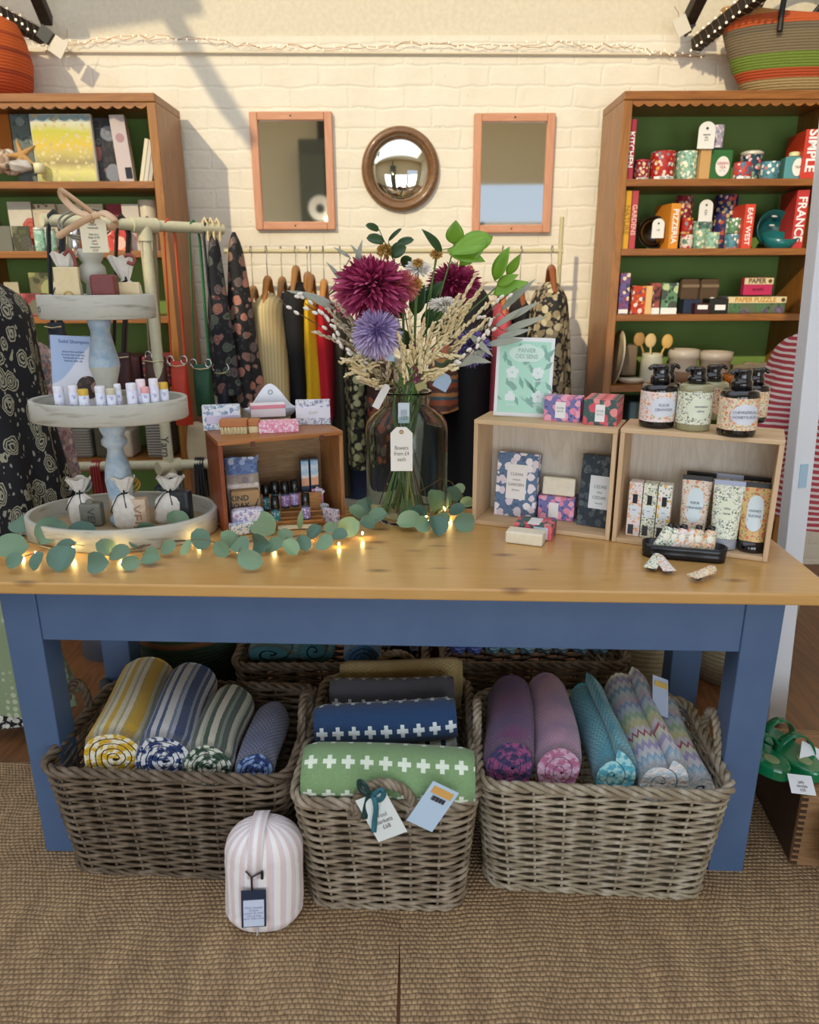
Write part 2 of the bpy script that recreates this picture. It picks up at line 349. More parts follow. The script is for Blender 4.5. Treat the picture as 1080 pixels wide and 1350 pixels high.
bookcase(LX0, LX1, 'wooden bookcase with a green back behind the tiered stand, holding cards and books')
bookcase(RX0, RX1, 'wooden bookcase with a green back on the right, holding tins, red books and bowls')
# ---- generic shelf goods
def boxy(name, label, cat, x0, x1, yt, zb, Y, dep, mat, rz=0, group=None, lab=None, labm=None, tilt=0, bev=.002, part='body', yb=None):
    cx, z, w, h = wh(x0, x1, yt, 0 if yb is None else yb, Y, zb)
    o = thing(name, label, cat, (cx, Y, z), rz, group)
    mb = MB(); mb.box((0, dep/2, h/2), (w, dep, h)); q = obj(part, mb, mat, o, bevel=bev)
    if lab:
        a, b, c, d = lab; mb = MB(); mb.box(((a+b)/2*w-w/2, -.001, (c+d)/2*h), ((b-a)*w, .002, (d-c)*h)); obj('label', mb, labm, o)
    if tilt: o.rotation_euler = (0, tilt, rz)
    o['w'] = w; o['h'] = h
    return o
def book(label, x0, x1, yt, zb, Y, dep, col, txt=None, tcol=WHITE, rz=0, tilt=0, yb=None, group=None, up=True):
    cx, z, w, h = wh(x0, x1, yt, 0 if yb is None else yb, Y, zb)
    o = thing('book', label, 'book', (cx, Y, z), rz, group); m = P(col, .5); c = .0025
    mb = MB(); mb.bb(-w/2, w/2, 0, c, 0, h); mb.bb(-w/2, -w/2+c, 0, dep, 0, h); mb.bb(w/2-c, w/2, 0, dep, 0, h); obj('cover', mb, m, o, bevel=.0008)
    mb = MB(); mb.bb(-w/2+c, w/2-c, c, dep-.004, .004, h-.004); obj('pages', mb, P('efe8d8', .9), o)
    if txt: text(txt, min(w*.95, h*1.5/len(txt)), tcol, o, (0, -.0006, h/2), (PI/2, PI/2, 0), bold=.02)
    if tilt: o.rotation_euler = (0, tilt, rz)
    return o
def tin(label, x0, x1, yt, zb, Y, col, lab, txt=None, lid=None, cat='tin', name='tin', yb=None, group=None):
    cx, z, w, h = wh(x0, x1, yt, 0 if yb is None else yb, Y, zb); r = w/2
    o = thing(name, label, cat, (cx, Y+r, z), 0, group)
    mb = MB(); mb.lathe([(0, 0), (r*.97, 0), (r, .002), (r, h*.985), (r*.97, h), (r*.9, h), (r*.9, h-.004), (0, h-.004)] if not lid else [(0, 0), (r*.97, 0), (r, .002), (r, h*.86), (0, h*.86)], 28); obj('body', mb, lab, o)
    if lid: mb = MB(); mb.lathe([(0, h*.86), (r*1.03, h*.86), (r*1.03, h*.95), (r*.7, h), (0, h)], 28); obj('lid', mb, P(lid, .35, .2), o)
    if txt:
        mb = MB(); g = [[V((r*1.012*math.cos(a), r*1.012*math.sin(a), zz)) for a in [PI*1.2+PI*.6*i/10 for i in range(11)]] for zz in (h*.04, h*.17)]
        mb.sheet(g); obj('name_band', mb, WHITE, o); text(txt, h*.12, INK, o, (0, -r*1.02, h*.105))
    return o
FR = floral('tin_red_print', 'b01f1c', ['e7b7a8', 'd8a63c', '6d7f8a', 'f0d9c8'], '7c1512', 62, .4)
FRS = floral('tin_maroon_print', '8c2430', ['e2c79c', '7e88a8', 'c98a74'], '5a1420', 70, .42)
FGN = floral('tin_mint_print', '8cb8a0', ['e9e2c4', 'd7cfa0', '5f8a78', 'eef0e0'], '5c8a72', 66, .42)
FNV = floral('tin_navy_print', '1f3a52', ['e9e2d4', 'd6545c', 'e8b0b4', '7a9a74'], '2f5a4e', 66, .45)
FIND = floral('tin_indigo_print', '26306e', ['d8503c', 'e6d9c0', 'c9b060'], '9a2a26', 50, .4)
FGR = floral('tin_green_print', '5d8a62', ['eef0e6', 'd9c8b4', '3d6a4c'], '3f6b4a', 66, .42)
FTL = floral('tin_teal_print', '4e8a96', ['e8e4d8', 'c96a58', '2c5a66'], '2f6470', 62, .4)
z1, z2, z3, z4, z5 = SZ; Y1 = 3.17
# ---- right bookcase, first shelf
book('tall thin crimson book at the left end of the right bookcase upper shelf', 829, 840, 157, z1, 3.13, .2, 'a8203a', 'KITCHEN', rz=-.03)
tin('small maroon patterned tin with a cream knob beside the thin crimson book', 840, 860, 209, z1, Y1, '8c2430', FRS, 'BISCUITS', 'b03a48')
tin('bright red round tin with a printed bouquet on the upper shelf of the right bookcase', 864, 896, 198, z1, Y1, 'b01f1c', FR, 'TEA TIN')
tin('pale mint green round tin with cream flowers beside the bright red tin', 898, 926, 198, z1, Y1, '8cb8a0', FGN)
o = boxy('wooden_block', 'small upright pale wooden block holding a shelf label by the green tin', 'block', 925, 939, 194, z1, 3.15, .03, P('c69a5e', .6))
def taglab(label, x0, x1, y0, y1, Y, lines):
    cx, z, w, h = wh(x0, x1, y0, y1, Y); o = thing('price_tag', label, 'price tag', (cx, Y, z)); r = w/2
    poly = [(-r, 0), (r, 0), (r, h-r*.9)] + [(r*math.cos(a), h-r*.9+r*.9*math.sin(a)) for a in [PI*i/10 for i in range(1, 10)]] + [(-r, h-r*.9)]
    mb = MB(); mb.prism(poly, 0, .003, ax='y'); obj('card', mb, P('e6e4dc', .6), o)
    mb = MB(); mb.cyl((0, -.001, h-r*.75), (0, .001, h-r*.75), r*.16, n=12); obj('hole', mb, P('4a4038'), o)
    text('\n'.join(lines), h*.1, INK, o, (0, -.001, h*.42)); return o
taglab('white round-topped shelf tag standing on the wooden block in the right bookcase', 921, 943, 160, 196, 3.14, ['enamel', 'tins', '£12'])
tin('small lilac and grey patterned tin on top of the green oval-labelled tin', 943, 958, 164, at(540, 196, 3.18).z, 3.18, 'a9a2b8', floral('tin_lilac_print', 'b4a8bc', ['e6dfe6', '6f7f92'], '7c8a96', 60, .45))
o = boxy('tin', 'dark green tin with a big white oval label under the lilac tin', 'tin', 937, 968, 197, z1, 3.17, .07, P('2f6a34', .35), bev=.008)
mb = MB(); mb.prism([(.027*math.cos(2*PI*i/30), .052+.036*math.sin(2*PI*i/30)) for i in range(30)], -.0025, .0, ax='y'); lb_ = obj('oval_label', mb, P('ece6de', .5), o, loc=(.006, 0, 0))
text('GREEN\nTEA', .014, P('b03a3a'), o, (.006, -.003, .055)); text('* * *', .012, P('4a7a6a'), o, (.006, -.003, .034))
tin('dark navy tin with a cream lid behind the small red and blue tin', 984, 1012, 197, z1, 3.2, '1f3a52', FNV, None, 'e0dcc8')
tin('small tin with a red base and blue top in front of the navy tin', 973, 996, 213, z1, 3.12, 'c03030', floral('tin_red_blue_print', 'c23a34', ['2f5f7c', 'e9e0d4', '2f5f7c'], '355f78', 45, .45), 'TEA')
tin('short blue round tin between the navy tin and the teal caddy', 1009, 1033, 212, z1, 3.15, '4e8a96', FTL)
o = boxy('tea_caddy', 'square teal tea caddy with a cream lid and white oval label beside the orange-red book', 'tea caddy', 1037, 1064, 206, z1, 3.15, .07, P('4f8f92', .35), rz=-.15, bev=.005)
mb = MB(); mb.prism([(.02*math.cos(2*PI*i/24), .045+.032*math.sin(2*PI*i/24)) for i in range(24)], -.0025, 0, ax='y'); obj('oval_label', mb, P('e8e6da', .5), o, loc=(.008, 0, 0))
mb = MB(); mb.lathe([(.02, .088), (.02, .1), (.015, .104), (0, .104)], 20, (0, .035, 0)); obj('lid', mb, P('e3d8a0', .4), o)
text('TEA', .013, INK, o, (.008, -.003, .045))
o = boxy('book', 'large orange-red cookbook turned sideways at the right end of the upper shelf', 'book', 1064, 1084, 170, z1, 3.13, .2, P('c8321a', .45), rz=-.12, part='cover')
text('SIMPLE', .05, WHITE, o, (0, -.001, .1), (PI/2, PI/2, 0), bold=.03)
# ---- second shelf
book('yellow spined book at the left end of the second shelf of the right bookcase', 824, 834, 251, z2, 3.13, .2, 'd9a21c', 'NATURE', P('a8741a'))
book('pink-red spined book beside the yellow one on the second shelf', 834, 843, 251, z2, 3.13, .2, 'b8424a', 'GARDENS', P('e8b8b0'))
def ring_bowl(label, cx, cy, rpx, Y, col, inner, tilt, tagm=None, name='bowl'):
    p = at(cx, cy, Y); r = at(cx+rpx, cy, Y).x - p.x; o = thing(name, label, 'bowl', (p.x, Y, p.z), rot=tilt)
    mb = MB(); mb.lathe([(0, -r*.9), (r*.45, -r*.88), (r*.8, -r*.55), (r, 0), (r*.93, 0), (r*.74, -r*.5), (r*.4, -r*.78), (0, -r*.8)], 36); obj('bowl_body', mb, P(col, .25), o)
    return o
o = ring_bowl('dark wooden serving bowl standing on its edge with a smaller one nested inside', 862, 306, 21, 3.2, '1e1a14', '', (PI/2-.15, 0, 0))
mb = MB(); mb.lathe([(.046, .002), (.050, -.01), (.046, -.03), (.043, -.012), (.044, 0)], 32); obj('brass_rim', mb, P('8a6a34', .35, .5), o)
taglab('white and yellow rectangular tag hanging inside the dark wooden bowl', 860, 876, 288, 314, 3.14, ['£18'])
book('small orange paperback standing by the dark wooden bowl', 885, 899, 268, z2, 3.13, .14, 'e0902c', 'PIZZERIA', rz=.12)
FRP = FR
tin('maroon tin stacked on top of the small red and white tin on the second shelf', 895, 918, 257, at(540, 290, 3.2).z, 3.2, '8c2430', FRS, None)
tin('red and gold tin in the middle of the left stack on the second shelf', 900, 917, 287, at(540, 310, 3.19).z, 3.19, 'b01f1c', FR)
tin('small red and white flowered tin under the red and gold one, second shelf', 900, 917, 309, z2, 3.18, 'c03030', floral('tin_white_red_print', 'd9d2c4', ['b83038', '4c7a68'], '9a3a3a', 45, .45))
taglab('white round-topped shelf tag behind the mint tins on the second shelf', 922, 940, 263, 292, 3.16, ['tea', 'tins', '£9'])
tin('tall dark green tin standing behind the two mint tins on the second shelf', 918, 944, 291, z2, 3.2, '2f5a44', FGN)
tin('short mint green tin with white leaves in front of the taller green tin', 934, 952, 306, z2, 3.13, '8cb8a0', FGN)
tin('tall indigo and red tin with fruit printed at the back of the second shelf', 950, 979, 256, z2, 3.24, '26306e', FIND)
tin('small green and white tin stacked on the teal one before the indigo tin', 962, 982, 287, at(540, 309, 3.15).z, 3.15, '5d8a62', FGR)
tin('small teal and pink tin at the bottom of the stack before the indigo tin', 960, 980, 308, z2, 3.15, '4e8a96', FTL)
book('salmon red book with white spine lettering on the second shelf', 983, 997, 269, z2, 3.13, .16, 'd8442e', 'EAST WEST', rz=.03)
o = ring_bowl('large teal bowl standing on its edge on the second shelf', 1023, 302, 25, 3.22, '12585c', '', (PI/2-.2, .1, 0))
for i, a in enumerate((0, .5)):
    mb = MB(); mb.ell((.0, 0, 0), (.012, .004, .007)); obj('painted_highlight', mb, WHITE, o, loc=(-.003+i*.004, .055-.03*i, -.02-.02*i))  # white spots stand in for highlights on the bowl's glaze
o = ring_bowl('small teal bowl lying level in front of the large teal bowl', 1029, 310, 23, 3.16, '176a6c', '', (.28, 0, 0))
mb = MB(); mb.lathe([(0, -.028), (.045, -.028), (.047, -.024), (0, -.02)], 28); obj('yellow_cloth', mb, P('d8a83c', .8), o)
o = book('crimson book with its front board open at the right end of the second shelf', 1052, 1068, 250, z2, 3.13, .17, 'c2302c', 'FRANCE', rz=-.1)
# ---- third shelf
boxy('chocolate_carton', 'tall purple and cream carton at the left end of the third shelf', 'carton', 818, 832, 360, z3, 3.14, .05, floral('carton_purple_print', '6a5a96', ['e3d4b8', '8a2c4a', '3a2a5a'], '8a2c4a', 55, .45), lab=(.05, .95, .02, .12), labm=WHITE)
boxy('chocolate_carton', 'red and orange carton leaning beside the purple carton', 'carton', 834, 853, 377, z3, 3.14, .05, floral('carton_red_print', 'c2401c', ['6a2a4a', 'e8d8d0', 'd87a1c'], '7a1c14', 55, .45), tilt=.06)
boxy('chocolate_carton', 'narrow cream and orange carton on the third shelf', 'carton', 853, 861, 377, z3, 3.13, .06, P('e3b878', .5))
boxy('chocolate_carton', 'cream and maroon carton with a white band between two thin cartons', 'carton', 860, 872, 373, z3, 3.15, .05, floral('carton_maroon_print', '7a3a38', ['d8c8ac', '9a3a34'], '3a1c1c', 26, .5), lab=(.0, 1, .0, .2), labm=WHITE)
boxy('chocolate_carton', 'pale green carton with a white band and a dark farm scene', 'carton', 874, 895, 373, z3, 3.15, .05, floral('carton_green_print', '5f8a68', ['9ac0a8', '2a3a30', 'b8c890'], '2f4a34', 26, .5), lab=(.0, 1, .0, .2), labm=WHITE)
for x0, l in ((899, 'left one of two brown kraft coffee bags at the back of the third shelf'), (925, 'right one of two brown kraft coffee bags, with a round white sticker')):
    o = boxy('coffee_bag', l, 'bag', x0, x0+25, 367, z3, 3.26, .05, P('5a4634', .8, 0, .3), bev=.01)
    mb = MB(); mb.box((0, .0, o['h']*.78), (o['w']*.9, .006, .012)); obj('tin_tie', mb, P('8a745c', .7), o)
    if x0 > 910: mb = MB(); mb.cyl((.012, -.004, .05), (.012, .001, .05), .013, n=18); obj('sticker', mb, WHITE, o)
boxy('small_box', 'flat navy box lying in front of the left kraft coffee bag', 'box', 902, 925, 395, z3, 3.17, .08, P('1c2a44', .5))
boxy('small_box', 'flat black box with a red and white label on the third shelf', 'box', 917, 936, 400, z3, 3.13, .05, P('3a1414', .5), lab=(.15, .85, .45, .85), labm=WHITE)
boxy('small_box', 'black box with a bold white label below the round sticker', 'box', 936, 961, 394, z3, 3.15, .08, P('14160f', .5), lab=(.3, .85, .25, .6), labm=WHITE)
o = boxy('puzzle_box', 'small pink and cream boxed game standing on the wide boxed game', 'game box', 982, 1020, 366, at(540, 391, 3.22).z, 3.22, .03, P('c2285a', .5))
mb = MB(); mb.box((0, -.001, o['h']*.8), (o['w'], .003, o['h']*.36)); obj('title_band', mb, P('e3d4a8', .5), o); text('PAPER', .026, P('5a4030'), o, (-.008, -.003, o['h']*.8), bold=.03)
mb = MB(); mb.cyl((o['w']*.38, -.004, o['h']*.8), (o['w']*.38, 0, o['h']*.8), .008, n=14); obj('dot', mb, P('6a4a20'), o); text('puzzle', .018, P('5a1030'), o, (0, -.002, o['h']*.35))
o = boxy('puzzle_box', 'wide boxed game with a cream title band lying under the small pink game', 'game box', 960, 1037, 391, z3, 3.2, .14, floral('game_scene', '5a6a4a', ['5a4a6a', '3a6a3c', '8a9a7a'], '2f4a34', 20, .5))
mb = MB(); mb.box((.0, -.001, o['h']*.8), (o['w'], .003, o['h']*.38)); obj('title_band', mb, P('e0cfa0', .5), o); text('PAPER PUZZLE', .026, P('c29038'), o, (-.008, -.003, o['h']*.8), bold=.03)
mb = MB(); mb.cyl((o['w']*.44, -.004, o['h']*.8), (o['w']*.44, 0, o['h']*.8), .008, n=14); obj('dot', mb, P('5a4020'), o)
# ---- fourth shelf: kitchen things
def plate(label, x, y, r, Y, col, rot, name='plate'):
    p = at(x, y, Y); o = thing(name, label, 'plate', p, rot=rot)
    mb = MB(); mb.lathe([(0, 0), (r*.6, 0), (r, r*.12), (r, r*.15), (r*.6, .008), (0, .008)], 40); obj('dish', mb, P(col, .3), o); return o
plate('cream plate standing on its edge against the left side of the right bookcase', 817, 472, .115, 3.2, 'd9cdb0', (0, -PI/2+.12, 0))
boxy('linen_bundle', 'grey and brown folded linen bundle in the corner of the fourth shelf', 'linens', 822, 842, 455, z4+.03, 3.2, .08, P('7a6a56', .9, 0, .4), bev=.01)
p = at(831, 505, 3.2); o = thing('saucer', 'thick cream saucer under the linen bundle on the fourth shelf', 'saucer', (p.x, 3.2, z4)); mb = MB(); mb.lathe([(0, 0), (.04, 0), (.055, .012), (.055, .022), (0, .022)], 28); obj('dish', mb, P('d8cbb4', .4), o)
cx, z, w, h = wh(846, 874, 466, 0, 3.2, z4); o = thing('utensil_jar', 'cream stoneware utensil jar on the fourth shelf of the right bookcase', 'jar', (cx, 3.2, z4)); r = w/2
mb = MB(); mb.lathe([(0, 0), (r*.95, 0), (r, .01), (r, h*.8), (r*.9, h*.9), (r*.95, h), (r*.85, h), (r*.85, .02), (0, .015)], 30); obj('jar_body', mb, P('cfcbb2', .35), o)
for px, py, lb, c in ((843, 447, 'tan wooden spoon leaning left in the cream utensil jar', 'b08850'), (858, 449, 'pale wooden spoon upright in the cream utensil jar', 'dcc08c'), (880, 450, 'yellow wooden spoon leaning right out of the cream utensil jar', 'd8b060')):
    q = at(px, py, 3.2); u = thing('wooden_spoon', lb, 'spoon', (cx, 3.2, z4+.03), group='spoons in the utensil jar'); q = q - V((cx, 3.2, z4+.03))
    mb = MB(); mb.cyl((0, 0, 0), q*.85, .004); obj('handle', mb, P(c, .6), u); mb = MB(); mb.ell(q, (.024, .008, .03)); obj('bowl', mb, P(c, .6), u)
for x0, x1, y0, lb in ((884, 924, 461, 'larger grey stoneware crock with a brown foot on the fourth shelf'), (925, 968, 464, 'smaller grey stoneware crock beside the larger crock')):
    cx, z, w, h = wh(x0, x1, y0, 0, 3.2, z4); o = thing('crock', lb, 'crock', (cx, 3.22, z4)); r = w/2
    mb = MB(); mb.lathe([(r*.86, h*.35), (r*.93, h*.72), (r, h*.74), (r, h), (r*.9, h), (r*.85, h*.4), (0, h*.36)], 32); obj('glazed_body', mb, P('c4b8a8', .35), o)
    mb = MB(); mb.lathe([(0, 0), (r*.8, 0), (r*.86, h*.35), (0, h*.36)], 32); obj('bare_foot', mb, P('8a6648', .7), o)
cx, z, w, h = wh(972, 1043, 485, 0, 3.2, z4); o = thing('serving_bowl', 'wide cream serving bowl on the fourth shelf with a linen cloth in it', 'bowl', (cx, 3.24, z4)); r = w/2
mb = MB(); mb.lathe([(0, 0), (r*.4, 0), (r*.6, h*.3), (r, h*.75), (r*.96, h*.78), (r*.5, h*.35), (0, h*.2)], 36); obj('bowl_body', mb, P('cfc6b4', .35), o)
g = [[V((r*.95*a*(1+.05*math.sin(7*b)), r*.7*b, h*.78+.012*math.sin(9*a+4*b)+.014*(1-a*a))) for b in [-1+2*j/14 for j in range(15)]] for a in [-1+2*i/24 for i in range(25)]]
mb = MB(); mb.sheet(g); tag(obj('linen_cloth', mb, P('a89a80', .9, 0, .4), None, loc=(cx, 3.24, z4+.001), solid=.004), 'crumpled beige linen cloth lying in the wide cream serving bowl', 'cloth')
cx, z, w, h = wh(953, 979, 494, 0, 3.14, z4); o = thing('orange_dish', 'small orange dish in front of the crocks on the fourth shelf', 'dish', (cx, 3.14, z4)); mb = MB(); mb.lathe([(0, 0), (w*.3, 0), (w*.5, h), (w*.46, h), (0, .006)], 28); obj('dish', mb, P('c8701c', .35), o)
for i, (x, c) in enumerate(((842, '3f6a5a'), (850, '4a6a80'), (858, '2f5a6a'), (866, '5a7a8a'))):
    pass
boxy('folded_textiles', 'pile of teal and grey folded textiles on the lowest visible shelf of the right bookcase', 'textiles', 830, 905, 530, z5, 3.16, .2, stripes('textile_teal', [('2f5a5c', 1), ('5a7a86', 1), ('3a5a4a', 1)], .07, 0), bev=.01)
# ---- left bookcase
Y1 = 3.16
t = NT('landscape_picture', .5); co = t.co(); q = t.xyz(co); zz = t.m('ADD', t.m('MULTIPLY', q[2], 3.7), t.m('MULTIPLY', t.noise(co, 14, 3), .14))
c = t.ramp(zz, [(0, '8a9a5a'), (.22, 'd8cf7a'), (.34, '9a8a5a'), (.45, 'c0b060'), (.55, 'd8b83c'), (.75, 'c2c03c'), (.86, 'd8d8c0'), (.9, '8aa6ac'), (1, '9ab4ba')])
c = t.mix(t.ramp(t.vor(co, 50), [(0, 'ffffff'), (.3, 'ffffff'), (.4, '000000')]), c, t.mix(t.noise(co, 30, 2), 'e8e0a0', 'a88a50')); t.col(c); LAND = t.mat
o = boxy('picture_book', 'large picture of a yellow flower meadow standing on the top shelf of the left bookcase', 'picture', 38, 119, 150, z1, Y1, .02, P('d8d4c4', .5))
mb = MB(); mb.box((0, -.001, o['h']/2), (o['w']*.97, .002, o['h']*.97)); obj('printed_cover', mb, LAND, o)
boxy('framed_picture', 'small orange framed card at the left edge of the top shelf of the left bookcase', 'card', -22, 11, 150, z1+.11, 3.3, .02, P('c2701c', .5))
boxy('pewter_card', 'grey-blue card behind the shells on the top shelf of the left bookcase', 'card', 12, 38, 150, z1, 3.25, .01, floral('grey_card', '6a7a74', ['8a9a96', '55645e'], '55645e', 20, .4))
def blob(name, label, cat, x, y, rpx, Y, m, sq=(1, 1, 1), amp=.12, sc=9, part=None, seed=0):
    p = at(x, y, Y); r = at(x+rpx, y, Y).x - p.x; g = []
    for i in range(17):
        a = -PI/2+PI*i/16; row = []
        for k in range(24):
            b = 2*PI*k/24; f = 1+amp*math.sin(3*b+seed)*math.cos(a)+amp*.6*math.sin(5*a+2*b+seed*2)
            row.append(V((r*sq[0]*math.cos(a)*math.cos(b)*f, r*sq[1]*math.cos(a)*math.sin(b)*f, r*sq[2]*math.sin(a)*f)))
        g.append(row)
    mb = MB(); mb.sheet(g, cv=True); o = obj(name, mb, m, None, loc=p); tag(o, label, cat); return o
SHELL = floral('shell_pattern', 'c9b49a', ['8a6a4c', 'e6dccb', '6a5a50'], '8a735a', 25, .4)
blob('seashell', 'large speckled seashell at the left edge of the top shelf of the left bookcase', 'shell', 10, 214, 18, 3.2, SHELL, (1, .8, .8), .2)
blob('seashell', 'pale grey seashell in front of the flower meadow picture', 'shell', 27, 219, 13, 3.14, P('b9b2a8', .4, 0, .3), (1.1, .7, .6), .15, seed=2)
p = at(29, 205, 3.15); o = thing('starfish', 'tan dried starfish leaning beside the seashells', 'starfish', p, rot=(PI/2-.2, 0, 0)); mb = MB()
for k in range(5): a = PI/2+2*PI*k/5+.3; mb.tube([(0, 0, 0), (.03*math.cos(a), .03*math.sin(a), .002), (.065*math.cos(a), .065*math.sin(a), 0)], [.014, .009, .002], 8)
obj('starfish_body', mb, P('b98c52', .8, 0, .5), o)
p = at(52, 222, 3.13); o = obj('votive_candle', MB().lathe([(0, -.018), (.019, -.018), (.021, .014), (.018, .018), (0, .014)], 24), P('e6dcae', .4), None, loc=p); tag(o, 'small round cream votive candle in front of the flower meadow picture', 'candle')
boxy('photo_book', 'black and white photograph book leaning on the top shelf of the left bookcase', 'book', 121, 148, 155, z1, 3.2, .03, floral('dark_photo', '22211f', ['4a4a48', '8a4030', '7a8088', '15140f'], '33302c', 18, .5), rz=.25)
o = boxy('boxed_toy', 'tall white and grey box with a black square at its foot on the top shelf', 'box', 149, 168, 151, z1, Y1, .09, P('c9bab4', .5), rz=.2, tilt=-.06)
mb = MB(); mb.box((.012, -.001, .035), (.024, .002, .04)); obj('black_square', mb, BLACK, o); mb = MB(); mb.cyl((.0, -.001, .16), (0, .001, .16), .016, n=16); obj('pink_emblem', mb, P('b08a8c'), o)
for i, (x, c) in enumerate(((178, 'd9cfae'), (184, 'cfc8b8'), (190, 'bdb8a8'))):
    boxy('notebook', ('cream', 'pale grey', 'stone grey')[i]+' thin notebook leaning against the right side of the left bookcase top shelf', 'notebook', x, x+5, 181+i*2, z1, 3.14, .12, P(c, .6), tilt=.24, bev=.001)
MU = [P('8a7a6c', .6), P('d9d4c8', .6)]
def card(label, x0, x1, yt, zb, Y, mat, **k): return boxy('greeting_card', label, 'card', x0, x1, yt, zb, Y, .006, mat, bev=0, **k)
card('white greeting card with a red flower on the second shelf of the left bookcase', 9, 40, 266, z2, 3.22, floral('card_redflower', 'd2ccbc', ['b8402c'], 'cfc8b6', 9, .32))
card('cream greeting card with brown leaf print beside the red flower card', 42, 72, 269, z2, 3.22, floral('card_leaves', 'c8bba0', ['6a4a34'], '7a5a44', 26, .25))
card('plain cream greeting card behind the jars on the second shelf of the left bookcase', 73, 135, 269, z2, 3.25, P('cfc4a4', .6))
card('small card with a dark garden picture at the left of the second shelf', 15, 38, 298, z2, 3.14, floral('card_garden', '3a3c24', ['5a5a34', '2c2e1c'], '4a5030', 22, .5))
card('dull grey card at the left edge of the second shelf of the left bookcase', -14, 13, 298, z2, 3.15, P('6a6a5c', .6))
for i, (x, l) in enumerate(((41, 'left one of two pale green glass jars on the second shelf'), (56, 'right one of two pale green glass jars on the second shelf'))):
    tin(l, x, x+13, 299, z2, 3.13, '', NTG if 'NTG' in globals() else floral('jar_green_print', '9cc0a8', ['7aa88c', 'b8d4c0'], '6a9a7c', 40, .5), None, 'cfd4c4', cat='jar', name='candle_jar')
tin('silver globe ornament tin beside the green glass jars', 83, 103, 301, z2, 3.14, '', P('c9ccd0', .15, .9), cat='tin')
boxy('gift_box', 'red and coral patterned gift box on the second shelf of the left bookcase', 'box', 137, 166, 302, z2, 3.15, .06, floral('box_coral_print', 'c83c30', ['e87a5c', 'f0b49c', 'a82a2c'], 'a02420', 24, .5))
card('crimson greeting card standing behind the coral gift box', 140, 160, 269, z2, 3.25, P('8c2c38', .6))
card('white greeting card with a pink blossom on the second shelf of the left bookcase', 160, 182, 269, z2, 3.2, floral('card_pink', 'c8c0b4', ['b8746c'], 'c8c0b4', 10, .3))
tin('cream enamel mug at the right end of the second shelf of the left bookcase', 178, 203, 263, z2, 3.2, '', P('d8cfb8', .35), cat='mug', name='mug')
boxy('framed_picture', 'small landscape picture on the third shelf of the left bookcase', 'picture', 37, 72, 359, z3+.05, 3.2, .01, floral('small_landscape', '6a6a48', ['8a5a44', '9aa060', '4a4034'], '3c4428', 14, .5))
boxy('gift_box', 'dark red printed gift box on the third shelf of the left bookcase', 'box', 24, 54, 387, z3, 3.14, .08, floral('box_darkred_print', '8a2a2c', ['a84040', '5c5a44'], '6a2422', 20, .5))
card('cream card at the left end of the third shelf of the left bookcase', 5, 24, 372, z3, 3.2, P('b4ac90', .6))
for i, (x, c, l) in enumerate(((184, 'd8a81c', 'small bright yellow carton'), (192, 'e0dccc', 'small white carton'), (198, '5a8a5c', 'slim green carton'))):
    boxy('small_carton', l+' at the right end of the third shelf of the left bookcase', 'carton', x, x+7, 390, z3, 3.13, .04, P(c, .5))
boxy('fabric_pile', 'pile of folded dark red textiles on the fourth shelf of the left bookcase', 'textiles', 186, 222, 470, z4, 3.14, .2, stripes('fabric_darkred', [('7a2430', 1), ('a83a4c', 1), ('3a2430', 1), ('b8a090', .4)], .05, 2), bev=.01)
boxy('yellow_packet', 'yellow packet with a white label on the fourth shelf of the left bookcase', 'packet', 56, 72, 478, z4, 3.14, .04, P('c8a02c', .5), lab=(.1, .9, .55, .95), labm=WHITE)
boxy('cushion_pile', 'dark brown bundled cloth on the fourth shelf of the left bookcase', 'textiles', 150, 184, 470, z4, 3.18, .16, P('3c1c20', .8, 0, .4), bev=.015)
for x0, x1, y0, m, l, n_, c_ in ((80, 118, 566, stripes('basket_grey_print', [('8a8678', 1), ('4c4a44', .6)], .012, 2), 'small grey striped basket on the lowest visible shelf of the left bookcase', 'storage_basket', 'basket'), (122, 150, 562, P('4e4a38', .9, 0, .6), 'dark olive moss ball basket beside the grey striped basket', 'storage_basket', 'basket'), (190, 222, 558, stripes('basket_zebra_print', [('b4b0a4', 1), ('4c4a48', 1)], .012, 2, wob=.02), 'grey and white zebra striped basket on the lowest visible shelf', 'storage_basket', 'basket'), (155, 172, 568, P('c8b8a0', .6), 'small cream box on the lowest visible shelf of the left bookcase', 'gift_box', 'box')):
    boxy(n_, l, c_, x0, x1, y0, z5, 3.15, .12, m, bev=.012)
# ---- mirrors
MIR = P('f2efe0', .03, 1.0, name='mirror_glass')
PINKW = wood('pink_pine', 'd39a78', 'c08460', 'z', 2, .5, 0, 6)
for x0, x1, y0, y1, lb in ((333, 440, 147, 303, 'rectangular wall mirror in a pink pine frame, left of the round mirror'), (624, 729, 149, 307, 'rectangular wall mirror in a pink pine frame, right of the round mirror')):
    cx, z, w, h = wh(x0, x1, y0, y1, 3.44); o = thing('wall_mirror', lb, 'mirror', (cx, 3.46, z))
    f = .033
    for s in (-1, 1):
        mb = MB(); mb.box((s*(w/2-f/2), -.014, h/2), (f, .024, h)); obj('frame_stile', mb, PINKW, o, bevel=.004)
        mb = MB(); mb.box((0, -.014, h/2+s*(h/2-f/2)), (w-2*f, .0235, f)); obj('frame_rail', mb, wood('pink_pine_rail', 'd39a78', 'c08460', 'x', 2, .5, 0, 6) if s < 0 and x0 < 500 else D.materials['pink_pine_rail'], o, bevel=.004)
        mb = MB(); mb.cyl((0, -.0275, h/2+s*(h/2-f/2)), (0, -.026, h/2+s*(h/2-f/2)), .004, n=10); obj('screw', mb, P('5a4a3c', .4, .8), o)
    mb = MB(); mb.box((0, -.008, h/2), (w-2*f, .004, h-2*f)); obj('mirror_glass', mb, MIR, o)
